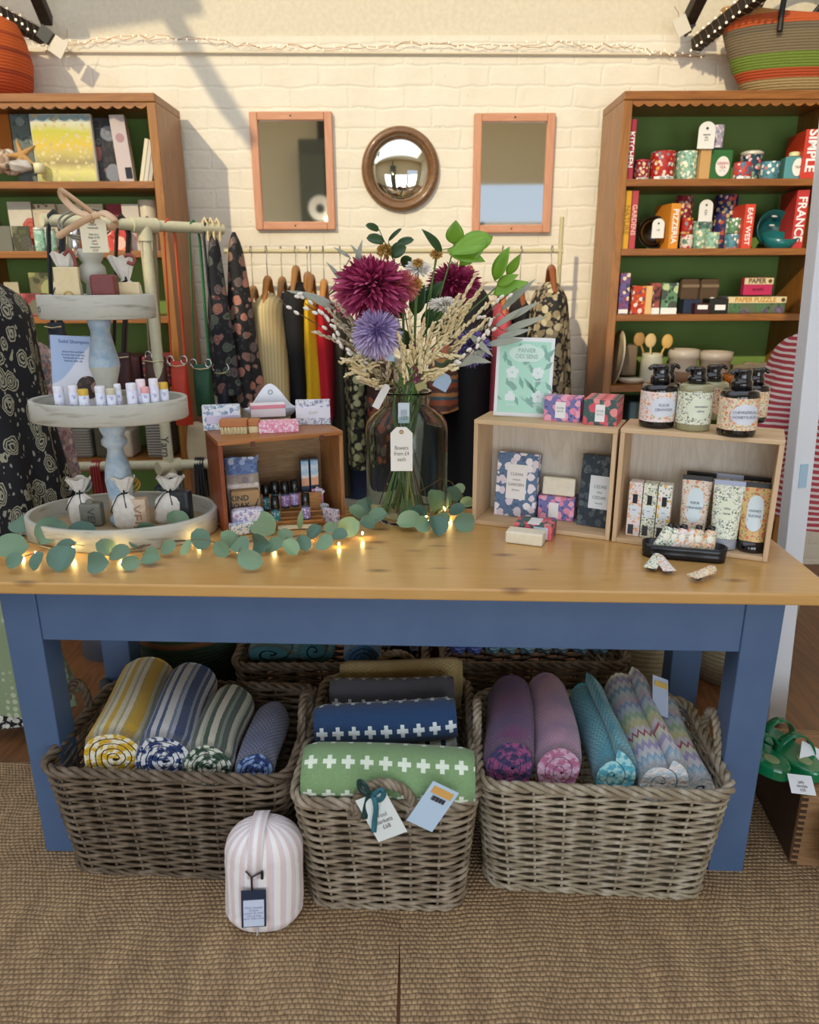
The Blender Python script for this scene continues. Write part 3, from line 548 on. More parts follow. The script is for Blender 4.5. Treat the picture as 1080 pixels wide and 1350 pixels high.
p = at(528, 223, 3.44); r = (at(580, 223, 3.44).x-at(477, 223, 3.44).x)/2; ry = (at(528, 167, 3.44).z-at(528, 281, 3.44).z)/2
o = thing('round_mirror', 'round convex mirror in a thick brown wooden frame between the two rectangular mirrors', 'mirror', (p.x, 3.46, p.z), rot=(PI/2, 0, 0))
mb = MB(); ri = r*.75; mb.lathe([(ri, 0), (ri, .008), (ri+.012, .03), (ri+.024, .036), (r-.006, .026), (r, .012), (r, 0)], 64, sy=ry/r); obj('round_frame', mb, wood('round_frame_wood', '8a6238', '5e3d1e', 'x', 3, .35, 0, 6, .3), o)
mb = MB(); mb.lathe([(ri+.002, .006)]+[(ri*math.cos(a), .006+.03*math.sin(a)) for a in [PI/2*i/14 for i in range(1, 14)]]+[(0, .036)], 64, sy=ry/r); obj('convex_glass', mb, MIR, o)
# ---- conduit and fairy lights along the wall
za = at(70, 66, 3.45); zb_ = at(905, 72, 3.45)
o = thing('wall_conduit', 'thin painted conduit running along the wall above the mirrors', 'conduit', (za.x, 3.45, za.z)); mb = MB(); mb.cyl((-.2, 0, -.004), (zb_.x-za.x+.6, 0, zb_.z-za.z-.004), .005, n=8); obj('pipe', mb, P('d8cbb0', .5), o)
BULB = NT('warm_bulb', .3); BULB.b.inputs['Emission Color'].default_value = (1, .72, .3, 1); BULB.b.inputs['Emission Strength'].default_value = 9; BULB.col('ffe8b0'); BULB = BULB.mat
BULBS = NT('dim_bulb', .3); BULBS.b.inputs['Emission Color'].default_value = (1, .85, .6, 1); BULBS.b.inputs['Emission Strength'].default_value = .7; BULBS.col('fff0d0'); BULBS = BULBS.mat
COPPER = P('b07a48', .35, .7)
def lights(label, pts, n, r, bulb, wob=.012, wr=.0012, seed=1, strands=2):
    rr = random.Random(seed); o = thing('fairy_lights', label, 'fairy lights', tuple(pts[0])); p0 = V(pts[0]); mb = MB(); C = curve([V(p)-p0 for p in pts], n)
    for s in range(strands): mb.tube([c+V((0, rr.uniform(-.3, .3)*wob, rr.uniform(-1, 1)*wob)) for c in C], wr, 5)
    obj('wire', mb, COPPER, o); mb = MB(); mb.ell((0, 0, 0), (r, r, r*1.5), 5, 7); q = None
    for c in C[1:-1]:
        l_ = c+V((rr.uniform(-1, 1)*wob, rr.uniform(-.5, .1)*wob, rr.uniform(-1, 1)*wob))
        if q is None: q = obj('bulb', mb, bulb, o, loc=l_)
        else: dup(q, loc=l_, parent=o)
    return o
pl = [at(x, y, 3.44) for x, y in ((60, 68), (85, 58), (150, 52), (230, 50), (320, 60), (400, 62), (480, 62), (560, 58), (640, 62), (720, 58), (780, 60), (840, 62), (870, 70), (930, 74))]
o = lights('string of tiny fairy lights running along the wall above the mirrors', pl, 90, .0028, BULBS, .012, .001, 3)
# ---- clothes rail on the wall
BRASS = P('b8a878', .4, .3); RY = 3.2
a = at(296, 331, RY); b = at(742, 331, RY)
o = thing('clothes_rail', 'slim cream metal clothes rail across the wall below the mirrors', 'clothes rail', (a.x, RY, 0))
mb = MB(); mb.cyl((0, 0, a.z), (b.x-a.x, 0, b.z), .009, n=12); obj('rail', mb, P('c2b68c', .4), o)
mb = MB(); mb.cyl((b.x-a.x-.01, 0, -.012), (b.x-a.x-.01, 0, at(742, 286, RY).z), .009, n=12); obj('upright', mb, P('c2b68c', .4), o)
mb = MB(); mb.cyl((.02, 0, -.012), (.02, 0, a.z), .009, n=12); obj('upright', mb, P('c2b68c', .4), o)
mb = MB(); mb.bb(-.02, b.x-a.x+.03, -.18, .18, -.012, .012); obj('foot_frame', mb, P('4a4a4a', .4), o)
def garment(label, x0, x1, yt, ztop_px, yb, Y, mat, cat='garment', name='hanging_garment', depth=.32, folds=5, seed=0, sx0=None, rot=0, hang=True, taper=.5, hgr='9a6a34', amp=.18, hpx=None, zbot=None, group=None, solid=0, mid=None):
    """garment hung from a rail: x0..x1 hem extent in the photo, yt shoulder line, yb hem"""
    w = at(x1, (yt+yb)/2, Y).x - at(x0, (yt+yb)/2, Y).x; xc = (x0+x1)/2; top = at(xc, yt, Y); bot = at(xc, yb, Y)
    zb = bot.z if zbot is None else zbot
    hz = at(xc, ztop_px, Y).z if ztop_px else top.z+.08
    o = thing(name, label, cat, (top.x, Y, hz), rot, group); L = top.z-zb; rr = random.Random(seed); ph = rr.uniform(0, 6)
    g = []; nz, nk = 22, 60
    for i in range(nz+1):
        v = i/nz; z = top.z-hz - L*v; sh = min(1, v/.10); f = taper+(1-taper)*v**.7
        wx = w/2*f*(.35+.65*math.sqrt(sh)); dy = depth/2*(.28+.72*math.sqrt(sh))*(1+.1*v)
        if mid and v > .1: wx *= 1+mid*math.sin(PI*min(1, v*1.3))
        row = []
        for k in range(nk):
            a = 2*PI*k/nk; rip = 1+amp*(.3+v)*math.sin(folds*a*1.0+ph+.8*math.sin(2*v+ph))*min(1, .3+v)+.05*math.sin(3*a+6*v)
            row.append(V((wx*math.cos(a)*rip+.03*w*math.sin(3*v+ph), dy*math.sin(a)*(1+.3*(rip-1)), z)))
        g.append(row)
    mb = MB(); mb.sheet(g, cv=True); mb.add(g[0], [tuple(range(nk))]); obj('cloth', mb, mat, o, solid=solid)
    if hang:
        h = thing('clothes_hanger', 'wooden hanger of the '+label[:1].lower()+label[1:].split(' hanging')[0], 'hanger', (top.x, Y, hz), rot, 'wooden hangers on the wall rail')
        zt = top.z-hz; m = P(hgr, .45)
        mb = MB(); mb.tube([(0, -depth*.42, zt-.04), (0, -depth*.25, zt+.0), (0, -.03, zt+.045), (0, 0, zt+.055), (0, .03, zt+.045), (0, depth*.25, zt), (0, depth*.42, zt-.04)], [.008, .011, .014, .015, .014, .011, .008], 10, flat=.8); obj('shoulder_bar', mb, m, h)
        mb = MB(); hk = [(0, .018*math.cos(q), -.016+.018*math.sin(q)+.018) for q in [PI*.0+PI*1.15*i/10 for i in range(11)]]
        mb.tube([(0, 0, zt+.05), (0, 0, -.03), (0, .014, -.012)]+hk, .0018, 6); obj('hook', mb, P('8a8a84', .3, .8), h)
    return o
def cl(c, b=.25): return P(c, .85, 0, b)
PAIS = floral('snake_print', '24221f', ['a89870', '8c7c58', 'c2b690'], '8a7c60', 34, .5, .8, True, mix2='16161a')
DARKF = floral('dark_floral_fabric', '15161c', ['7a4a3c', '4a3a3c', '3c4438'], '2c2c34', 24, .42, .8)
OLIVEF = floral('olive_leaf_fabric', '14150f', ['8f8f5c', '6f7146', 'a8a878'], '4a4c30', 34, .5, .8)
GB = 'garments on the wall rail'
garment('light beige linen jacket hanging at the left end of the wall rail', 318, 352, 398, 331, 600, 3.2, cl('b9ac92'), folds=4, seed=1, group=GB)
garment('cream corduroy jacket hanging second on the wall rail', 322, 386, 386, 331, 560, 3.1, stripes('cream_cord', [('d9c48c', 2), ('c2aa72', 1)], .012, 0), folds=5, seed=2, depth=.3, group=GB, hgr='a86a2c')
garment('slate blue denim dress hanging behind the cream corduroy jacket', 354, 392, 386, 331, 590, 3.26, cl('3c4a66'), folds=4, seed=3, group=GB)
garment('black dress hanging between the denim dress and the yellow one', 362, 420, 372, 331, 600, 3.18, cl('121318'), folds=5, seed=4, group=GB, taper=.6)
garment('black blouse hanging just left of the yellow dress', 388, 425, 380, 331, 560, 3.22, cl('1a1a1e'), folds=4, seed=5, group=GB)
garment('bright yellow dress hanging on the wall rail', 398, 424, 384, 331, 536, 3.1, cl('e0b010'), folds=5, seed=6, group=GB, depth=.3, hgr='8a5a28')
garment('bright red dress hanging right of the yellow dress', 414, 442, 390, 331, 545, 3.14, cl('b80c24'), folds=6, seed=7, group=GB, hgr='b8803c')
garment('dark olive dress hanging right of the red dress', 434, 466, 395, 331, 640, 3.2, cl('3c3a2c'), folds=5, seed=8, group=GB, hgr='b8803c')
garment('black dress with olive leaf print behind the vase', 450, 500, 430, None, 606, 3.12, OLIVEF, folds=4, seed=9, group=GB, hang=False, taper=.8)
garment('navy blue plain garment hanging low behind the vase', 447, 520, 560, None, 650, 3.24, cl('28324c'), folds=3, seed=10, group=GB, hang=False, taper=.9, zbot=.45)
garment('brown and red patterned shawl hanging behind the vase', 480, 520, 470, None, 600, 3.06, floral('shawl_red', '3a2420', ['8a3a24', '5c4a3c', 'a84a20'], '4a2c24', 22, .45, .8), folds=4, seed=11, hang=False, taper=.85, group=GB)
garment('orange and teal patterned jumper hanging right of the vase', 566, 604, 455, None, 536, 3.08, stripes('jumper_orange', [('a84a24', 1), ('2c5a66', .7), ('c88a4c', .8), ('5a3020', 1)], .07, 2, wob=.05), folds=3, seed=12, hang=False, taper=.85, group=GB)
garment('long black dress hanging between the vase and the green poster', 586, 652, 372, 331, 668, 3.16, cl('0c0d12'), folds=4, seed=13, group=GB, hgr='a05a24', taper=.75, zbot=.35)
garment('teal dress hanging behind the right side of the vase', 560, 592, 470, None, 660, 3.26, cl('1c3c48'), folds=4, seed=14, group=GB, hang=False, taper=.8, zbot=.35)
garment('coral pink top hanging behind the green poster', 640, 682, 400, 331, 586, 3.14, cl('c4505c'), folds=5, seed=15, group=GB, hgr='b06a34')
garment('black top hanging just left of the snake print shirt', 664, 706, 392, 331, 560, 3.2, cl('121216'), folds=4, seed=16, group=GB, hgr='8a4a20')
garment('snake print shirt hanging at the right end of the wall rail', 690, 762, 372, 331, 590, 3.06, PAIS, folds=6, seed=17, group=GB, depth=.26, taper=.52, hgr='8a4a20')
for i, (x, c) in enumerate(((378, '7a4a24'), (400, '8a5a30'), (418, 'b8803c'))): pass
# ================================================================ left pipe rail with bags
CRM = P('c9c4a4', .45, 0, .1)
p0 = at(55, 290, 2.4); p1 = at(293, 303, 2.88); p1.z = p0.z; pm = p0.lerp(p1, .52)
o = thing('pipe_rail', 'cream painted scaffold pipe rail holding bags, in front of the left bookcase', 'clothes rail', (pm.x, pm.y, -.012))
L = lambda q: V(q) - V((pm.x, pm.y, -.012))
mb = MB(); mb.cyl(L(p0), L(p1), .0185, n=18); obj('top_pipe', mb, CRM, o)
zl = at(190, 615, pm.y).z; q0 = gz(86, 616, zl); q1 = gz(300, 611, zl)
mb = MB(); mb.cyl((0, 0, 0), (0, 0, p0.z+.012), .019, n=18); obj('post', mb, CRM, o)
mb = MB(); mb.cyl(L(q0), L(q1), .0185, n=18); obj('lower_pipe', mb, CRM, o)
dr = (p1-p0).normalized()
for z in (p0.z, zl): mb = MB(); c = L((pm.x, pm.y, z)); mb.cyl(c-dr*.045, c+dr*.045, .025, n=18); mb.cyl(c+V((0, 0, -.05)), c+V((0, 0, 0)), .025, n=18); obj('tee_joint', mb, CRM, o)
mb = MB(); mb.cyl((0, 0, 0), (0, 0, .012), .06, n=20); obj('floor_flange', mb, CRM, o)
text("Yarn", .04, INK, o, (0, -.021, zl+.09), (PI/2, PI/2, 0))
def rail_at(px, z=None):
    best = min((abs(540 + (lambda w: 0)(0) + 0), 0) for _ in (0,))
    a, b = (p0, p1) if z is None else (q0, q1)
    lo = 0; hi = 1
    def pxof(v): d = v-V((0, 0, H)); zc = d.y*math.cos(TH)-d.z*math.sin(TH); return 540+F*d.x/zc
    for _ in range(30):
        m = (lo+hi)/2
        if pxof(a.lerp(b, m)) < px: lo = m
        else: hi = m
    return a.lerp(b, lo)
def bag(label, px, x0, x1, y0, y1, col, scol=None, sw=.006, body=True, z=None, metal=None, spread=1, rz=.2, mat=None, yoff=0):
    r = rail_at(px, z); Y = r.y+yoff; a = at(x0, y0, Y); b = at(x1, y1, Y); w = b.x-a.x; h = a.z-b.z; cx = (a.x+b.x)/2
    o = thing('hanging_bag', label, 'bag', (r.x, Y, r.z+.019), 0, 'bags hung from the pipe rail')
    top = a.z-(r.z+.019); m = P(scol or col, .5); s = .8*w/2*spread; dx = cx-r.x
    mb = MB(); mb.tube([(dx-s, 0, top-.005), (-.012, -.022-yoff, -.05), (-.004, -.021-yoff, -.008), (0, -yoff, .003), (.004, .021-yoff, -.008), (.012, .022-yoff, -.05), (dx+s, .002, top-.005)], sw, 6, flat=.35); obj('strap', mb, m, o)
    if body:
        n = 14; g = []
        for i in range(n+1):
            v = i/n; hw = w/2*(1-.06*math.cos(PI*v)); t = .028*math.sin(PI*min(.97, .1+v*.85))+.004; row = []
            for k in range(20):
                q = 2*PI*k/20; cc = math.cos(q); ss = math.sin(q); row.append(V((dx+hw*math.copysign(abs(cc)**.5, cc), t*ss+.004*math.sin(5*v+3*cc), top-h*v)))
            g.append(row)
        mb = MB(); mb.sheet(g, cv=True); mb.add(g[-1], [tuple(range(20))]); mb.add(g[0], [tuple(range(20))]); obj('body', mb, mat or P(col, .55, 0, .2), o)
        mb = MB(); mb.tube([(dx-w*.47, -.022, top-.012), (dx, -.03, top-.016), (dx+w*.47, -.022, top-.012)], .0025, 6); obj('zip', mb, P('c8b890', .3, .9), o)
    if metal:
        mb = MB()
        for sx in ((-1, 1) if body else (0,)):
            mb.tube([(dx+sx*s+.011*math.cos(2*PI*k/14), -.012, top+.004+.014*math.sin(2*PI*k/14)) for k in range(14)], .003, 6, closed=True)
        obj('metal_ring', mb, P('c8c8cc', .2, 1), o)
    return o
bag('black fabric bag hanging from the pipe rail behind the left soap of the top tray', 73, 62, 98, 425, 520, '1c2630', sw=.013, spread=.5)
bag('black bag hanging from the pipe rail behind the blue baluster of the tiered stand', 162, 140, 182, 465, 545, '16120f', sw=.013, spread=.5, mat=P('3a1416', .6))
bag('taupe strapped bag with silver rings hanging beside the pipe post', 196, 190, 226, 470, 540, '4a2a20', '8a7f66', sw=.01, metal=1, spread=.6)
bag('orange-red leather bag hanging second from the right end of the pipe rail', 224, 224, 254, 476, 560, 'b8341a', 'c04a22', sw=.008, metal=1, yoff=-.05)
bag('dark green leather bag hanging beside the orange-red bag', 257, 254, 284, 480, 548, '14482c', '1e6a3c', sw=.008, metal=1, yoff=-.06)
bag('navy black bag with a silver chain fitting beside the dark green bag', 276, 284, 306, 486, 560, '14182a', '2c2e34', sw=.012, metal=1)
for i, (px, x0, x1, y1, m, l) in enumerate(((284, 262, 300, 520, DARKF, 'black scarf with brown floral print hanging at the right end of the pipe rail'), (290, 286, 330, 536, floral('blossom_scarf', '20201f', ['b0705c', '5c4a44', '8a6450'], '3a3c3c', 26, .42, .8), 'dark scarf with pink blossoms hanging outermost right on the pipe rail'), (275, 268, 290, 500, floral('paisley_strip', '8c6a5c', ['3a3438', 'c2a890'], '4c3c3c', 60, .45), 'narrow brown patterned scarf hanging between the green bag and dark scarves'))):
    r = rail_at(px); garment(l, x0, x1, 306, None, y1, r.y-.0+.05*i, m, 'scarf', 'hanging_scarf', .08, 4, 30+i, hang=False, taper=.25, amp=.25, group='scarves on the pipe rail')
for i, px in enumerate((273, 281, 289)):
    r = rail_at(px); o = thing('wooden_peg', ('left', 'middle', 'right')[i]+' one of three pale wooden hook loops at the right end of the pipe rail', 'peg', (r.x, r.y-.01, r.z+.018))
    mb = MB(); mb.tube([(-.007, 0, -.06), (-.008, 0, 0), (0, 0, .016), (.008, 0, 0), (.007, 0, -.06)], .0055, 8); obj('loop', mb, P('cdb98a', .5), o)
for px, y1, c, l in ((128, 650, '8c1c20', 'dark red strap bundle'), (229, 650, '8c9298', 'light grey strap bundle'), (264, 655, '1c1e20', 'black strap bundle')):
    r = rail_at(px, 1); o = thing('strap_bundle', l+' looped over the lower pipe of the pipe rail', 'straps', (r.x, r.y, r.z+.019)); mb = MB()
    for k in range(4): x = (k-1.5)*.009; mb.tube([(x*1.3, -.024, -.16), (x, -.021, -.02), (x, 0, .004), (x, .021, -.02), (x*1.2, .022, -.15)], .0045, 6)
    obj('straps', mb, P(c, .7), o)
r = rail_at(255, 1); garment('cream cloth pouch hanging behind the left crate under the green bag', 244, 272, 556, None, 614, r.y+.05, cl('b8a888'), 'pouch', 'hanging_pouch', .05, 3, 41, hang=False, taper=.8)
# ================================================================ garments at the left and right edges
BLKP = NT('black_paisley', .85); t = BLKP; co = t.co('Object', (1, 1, .6)); n = t.noise(co, 30, 3, col=True); vm = t.N('ShaderNodeVectorMath', {0: n}, operation='SCALE'); vm.inputs[3].default_value = .025
cw = t.N('ShaderNodeVectorMath', {0: co, 1: vm.outputs[0]}, operation='ADD').outputs[0]
d1 = t.vor(cw, 24); ring = t.m('FRACT', t.m('MULTIPLY', d1, 9)); c = t.mix(t.ramp(t.m('MULTIPLY', ring, t.ramp(d1, [(0, 'ffffff'), (.42, 'ffffff'), (.5, '000000')])), [(0, '000000'), (.42, '000000'), (.5, 'ffffff')]), '0f1016', '98957f')
d2 = t.vor(cw, 60); c = t.mix(t.ramp(d2, [(0, 'ffffff'), (.2, 'ffffff'), (.26, '000000')]), c, '8f8e80'); t.col(c); BLKP = t.mat
garment('black and cream paisley dress hanging at the far left beside the table', -85, 44, 372, None, 610, 2.12, BLKP, 'dress', 'hanging_dress', .3, 7, 50, hang=False, taper=.55, amp=.15, zbot=.62)
garment('pink floral blouse hanging behind the black paisley dress', 4, 80, 452, None, 680, 2.36, floral('pink_floral', 'a88c88', ['8a5a5c', 'c9b0a8', '6a6a78'], '7a6a64', 50, .4, .85), 'blouse', 'hanging_blouse', .2, 5, 51, hang=False, taper=.5)
garment('pale blue floral skirt showing under the black paisley dress', 6, 74, 590, None, 720, 2.28, floral('blue_floral', '93a4b4', ['3c5474', '6a7f98', 'b8c0c4'], '4c5f7c', 42, .38, .85), 'skirt', 'hanging_skirt', .16, 5, 52, hang=False, taper=.9)
t = NT('green_print', .85); co = t.co(); z_ = t.xyz(co)[2]; v = t.vor(co, 42, rnd=.2); c = t.mix(t.ramp(v, [(0, 'ffffff'), (.3, 'ffffff'), (.42, '000000')]), '8a9a78', 'b8c0a4'); t.col(c); GPR = t.mat
garment('long pale green block printed dress hanging low beside the left table leg', -60, 72, 790, None, 972, 2.06, GPR, 'dress', 'hanging_dress', .16, 6, 53, hang=False, taper=.85, zbot=.09)
q = at(6, 980, 2.06); o = tag(obj('printed_hem', MB().sheet([[V((.155*math.cos(a)*(1+.1*math.sin(6*a)), .085*math.sin(a), z)) for a in [2*PI*k/60 for k in range(60)]] for z in (-.035, .035)], cv=True), floral('hem_print', '16181c', ['e0ddd0', 'c8c8be'], 'a8a8a0', 60, .45, .85), None, loc=(q.x, 2.06, .075)), 'black and white printed underskirt hem below the pale green dress', 'skirt')
RST = stripes('red_white_stripe', [('b01834', 1.1), ('e8d8d4', .8)], .019, 2, wob=.012, bump=.1)
garment('red and white striped shirt hanging behind the white post at the right', 984, 1130, 440, None, 715, 2.62, RST, 'shirt', 'hanging_shirt', .3, 5, 60, hang=False, taper=.10, zbot=.62)
garment('red and white striped dress hanging at the far right in front of the post', 1062, 1150, 520, None, 748, 2.3, RST, 'dress', 'hanging_dress', .25, 5, 61, hang=False, taper=.8, zbot=.6)
a = gz(1020, 950, 0); b = at(1076, 400, 2.08); b2 = at(1098, 250, 2.08)
o = thing('white_post', 'tall white painted post leaning slightly at the right end of the table', 'post', (a.x, 2.08, 0)); dx = (b.x-a.x)/(b.z); hz = 1.9
mb = MB(); vs = [(-.028, -.028), (.028, -.028), (.028, .028), (-.028, .028)]
mb.add([(x, y, 0) for x, y in vs] + [(x+dx*hz, y, hz) for x, y in vs], [(0, 1, 2, 3), (4, 7, 6, 5), (0, 4, 5, 1), (1, 5, 6, 2), (2, 6, 7, 3), (3, 7, 4, 0)]); obj('post', mb, P('e4e8ee', .5), o, bevel=.003)
mb = MB(); mb.box((dx*.82-.0, -.0295, .82), (.022, .003, .07), rot=(0, math.atan(dx), 0)); obj('blue_tape', mb, P('a9c8dc', .4), o)
# ================================================================ baskets on top of the bookcases
def bands(name, st, ribs=220, rough=.8):
    t = NT(name, rough); co = t.co(); z_ = t.xyz(co)[2]; c = t.ramp(z_, st, True)
    w = t.m('ABSOLUTE', t.m('SINE', t.m('MULTIPLY', z_, ribs*PI))); n = t.noise(t.co('Object', (1, 1, 2)), 120, 2)
    c = t.mix(t.m('MULTIPLY', n, .35), c, '5a4428'); t.col(c); t.bump(t.m('ADD', w, n), .5, .004); return t.mat
o_ = at(-12, 120, 3.25); o = thing('woven_basket', 'bright orange woven basket on top of the left bookcase', 'basket', (o_.x, 3.25, 2.026))
mb = MB(); mb.lathe([(0, 0), (.13, 0), (.155, .06), (.165, .14), (.15, .22), (.13, .27), (.05, .31), (.045, .3), (.12, .262), (.14, .2), (0, .02)], 40); obj('body', mb, bands('orange_weave', [(0, 'c2440c'), (.075, 'a8380c'), (.09, 'cc5210'), (.15, '9a330a'), (.165, 'd25a14'), (.21, 'b0400e'), (.22, 'd86018')], 90), o)
o_ = at(1042, 125, 3.28); o = thing('woven_basket', 'large striped woven basket with orange, grey and green bands on top of the right bookcase', 'basket', (o_.x+.03, 3.27, 2.026))
BG = bands('striped_weave', [(0, 'b09a68'), (.055, 'b09a68'), (.056, 'b8481c'), (.088, '6f8a2c'), (.14, '7d6f54'), (.205, '6f6450'), (.23, 'c2521c'), (.262, 'c08a4a'), (.29, 'c89a5c')], 110)
g = []
for r_, z in [(0, 0), (.17, 0), (.22, .03), (.27, .1), (.31, .18), (.335, .25), (.34, .285), (.332, .285), (.3, .18), (.26, .1), (0, .02)]:
    g.append([V((r_*math.cos(a), r_*.46*math.sin(a), z+(.03*math.cos(2*a)*z/.285 if z > .1 else 0))) for a in [2*PI*k/56 for k in range(56)]])
mb = MB(); mb.sheet(g, cv=True); obj('body', mb, BG, o)
for y in (-.14, .13):
    for s in (-1, 1):
        pass
    mb = MB(); mb.tube(curve([(-.17, y, .2), (-.165, y*.95, .3), (-.12, y*.6, .42), (0, y*.5, .48), (.12, y*.6, .42), (.05, y*.95, .3), (.05, y, .22)], 26), .011, 8); obj('handle', mb, P('1c1a18', .5), o)
# ================================================================ roof timbers
DKW = wood('dark_roof_timber', '3a2c1e', '1e1610', 'x', 1.5, .6, 0, 6)
def beam(name, a, b, w, m=DKW, label=None, lights_=None, seed=0, h=None):
    a = V(a); b = V(b); d = (b-a); Ln = d.length; mb = MB(); mb.box((Ln/2, 0, 0), (Ln, w, h or w))
    o = D.objects.new(name, None); COL.objects.link(o); o.location = a; o.rotation_euler = d.to_track_quat('X', 'Z').to_euler(); q = obj('timber', mb, m, o, bevel=.004); return o
def truss(label, pts, w, plate_, side):
    o = thing('roof_brace', label, 'roof brace', pts[0][0])
    for a, b in pts:
        a = V(a); b = V(b); d = b-a; mb = MB(); mb.M = Matrix.Translation(a-V(pts[0][0])) @ d.to_track_quat('X', 'Z').to_matrix().to_4x4(); mb.box((d.length/2, 0, 0), (d.length, w, w)); obj('timber', mb, DKW, o, bevel=.003)
    mb = MB(); p = V(plate_)-V(pts[0][0]); mb.box(p, (.05, .02, .05), rot=(0, .7, 0)); obj('iron_plate', mb, P('3a3c3c', .5, .6), o)
    return o
A0 = at(917, 60, 3.40); A1 = at(1040, -38, 3.0)
truss('dark timber roof brace meeting the wall above the right bookcase', [(A0, A1), (at(903, 38, 3.4), at(936, -30, 3.2))], .045, at(905, 35, 3.36), 1)
def wrapl(label, a, b, n, seed):
    rr = random.Random(seed); a = V(a); b = V(b); d = (b-a); o = thing('fairy_lights', label, 'fairy lights', a); mb = MB(); m2 = MB(); t_ = d.normalized(); s = t_.orthogonal().normalized(); u = t_.cross(s); pts = []
    for i in range(n*6+1):
        q = 2*PI*i/6; pts.append(d*(i/(n*6))+(s*math.cos(q)+u*math.sin(q))*.036)
    mb.tube(pts, .0012, 5); obj('wire', mb, P('6a5a44', .5), o)
    m2.ell((0, 0, 0), (.0048, .0048, .0048), 5, 7); q = None
    for p in pts[::2]:
        l_ = p+s*rr.uniform(-.006, .006)
        if q is None: q = obj('bulb', m2, BULBS, o, loc=l_)
        else: dup(q, loc=l_, parent=o)
wrapl('white fairy lights wound round the right roof brace', A0, A1, 14, 4)
B0 = at(58, 50, 3.40); B1 = at(-60, -12, 3.1)
truss('dark timber roof brace meeting the wall above the left bookcase', [(B0, B1), (at(62, 28, 3.42), at(38, -30, 3.25))], .045, at(60, 46, 3.34), -1)
wrapl('white fairy lights wound round the left roof brace', B0, B1, 13, 5)
for x, y, rz, l in ((77, 62, .6, 'small white card tag hanging from the left roof brace'), (899, 34, -.5, 'small white card tag hanging from the right roof brace')):
    p = at(x, y, 3.33); o = thing('card_tag', l, 'tag', p, rot=(0, rz, 0)); mb = MB(); mb.box((0, 0, 0), (.055, .004, .065)); obj('card', mb, P('d8d0bc', .6), o); mb = MB(); mb.tube([(0, 0, .03), (.01, .01, .05), (0, .0, .075)], .001, 5); obj('string', mb, P('8a6a44', .6), o)
# timbers of the roof above the frame: they throw the slanting shadows on the wall
def caster(x0, y0, x1, y1, t, w, nm):
    a = at(x0, y0, 3.46)-SUN*t; b = at(x1, y1, 3.46)-SUN*t; o = beam(nm, a, b, w, h=.05)
    o['kind'] = 'structure'; return o
caster(165, -75, 318, 170, 1.75, .29, 'ceiling_beam'); caster(-60, 35, 250, -12, 1.75, .2, 'ceiling_beam')
# ================================================================ things on the table
TZ = .7405
def G(x, y, z=TZ): return gz(x, y, z)
def size(x0, x1, yt, yb, z):
    p = gz((x0+x1)/2, yb, z); w = at(x1, (yt+yb)/2, p.y).x-at(x0, (yt+yb)/2, p.y).x; h = at((x0+x1)/2, yt, p.y).z-z
    return p, w, h
# ---------------------------------------------------------------- tiered stand
WW = NT('limewashed_wood', .7); t = WW; co = t.co('Object', (1, 1, .5)); n = t.noise(co, 12, 5, .65); c = t.mix(n, 'a9a89c', 'c4c4ba'); c = t.mix(t.ramp(t.noise(t.co('Object', (2, 2, 14)), 6, 4), [(.55, '000000'), (.75, 'ffffff')]), c, '8c8778'); t.col(c); t.bump(n, .3, .004); WW = t.mat
BW = NT('blue_wash', .6); t = BW; n = t.noise(t.co(), 22, 4, .6); c = t.mix(t.ramp(n, [(.35, '000000'), (.6, 'ffffff')]), '8ba6bd', 'b9c8d2'); t.col(c); t.bump(n, .2, .003); BW = t.mat
GW = NT('grey_white_wash', .6); t = GW; n = t.noise(t.co(), 22, 4, .6); t.col(t.mix(n, 'a8a89c', 'd0cfc0')); t.bump(n, .2, .003); GW = t.mat
LINING = P('a08d6c', .9, 0, .3)
c3 = gz(162, 672, TZ+.055); CX, CY = c3.x, c3.y+.0
def trayspec(cpx, yy, x0, x1): z = at(cpx, yy, CY).z; w = at(x1, yy, CY).x-at(x0, yy, CY).x; return z, w/2
zA, rA = TZ+.056, trayspec(162, 672, 39, 285.5)[1]; zB, rB = trayspec(144, 524, 43, 246); zC, rC = trayspec(129, 388, 53, 204)
st = thing('tiered_stand', 'three-tier limewashed wooden tray stand with blue turned posts at the left of the table', 'tiered stand', (CX, CY, TZ))
OV = .72
for z, r, h in ((zA, rA, .056), (zB, rB, .05), (zC, rC, .055)):
    z -= TZ; mb = MB(); mb.lathe([(0, z-h), (r-.003, z-h), (r, z-h+.003), (r, z-.002), (r-.002, z), (r-.012, z), (r-.013, z-.003), (r-.013, z-h+.012), (0, z-h+.012)], 64, sy=OV); obj('tray', mb, WW, st)
    mb = MB(); mb.lathe([(r-.014, z-h+.0125), (r-.03, z-h+.015), (0, z-h+.015)], 48, sy=OV); obj('tray_lining', mb, LINING if z < .1 else WW, st)
b0, b1 = .02, zB-.05-TZ; L = b1-b0
pr = lambda k: [(a*1.0, b0+L*b) for a, b in k]
mb = MB(); mb.lathe(pr([(0, 0), (.032, 0), (.034, .06), (.024, .1), (.022, .16), (.031, .3), (.034, .42), (.030, .56), (.020, .68), (.019, .72), (.031, .76), (.031, .8), (.024, .83), (.03, .88), (.033, .93), (.033, 1), (0, 1)]), 32); obj('lower_post', mb, BW, st)
b0, b1 = zB-.036-TZ, zC-.055-TZ; L = b1-b0
mb = MB(); mb.lathe(pr([(0, 0), (.034, 0), (.034, .16), (.024, .19), (.028, .23), (.032, .27), (.024, .31), (.028, .37), (.036, .5)]), 32); obj('middle_post_base', mb, GW, st)
mb = MB(); mb.lathe(pr([(.036, .5), (.035, .56), (.026, .76), (.022, .86), (.026, .94), (.028, 1), (0, 1)]), 32); obj('middle_post', mb, BW, st)
b0 = zC-.04-TZ; b1 = at(123, 328, CY).z-TZ; L = b1-b0
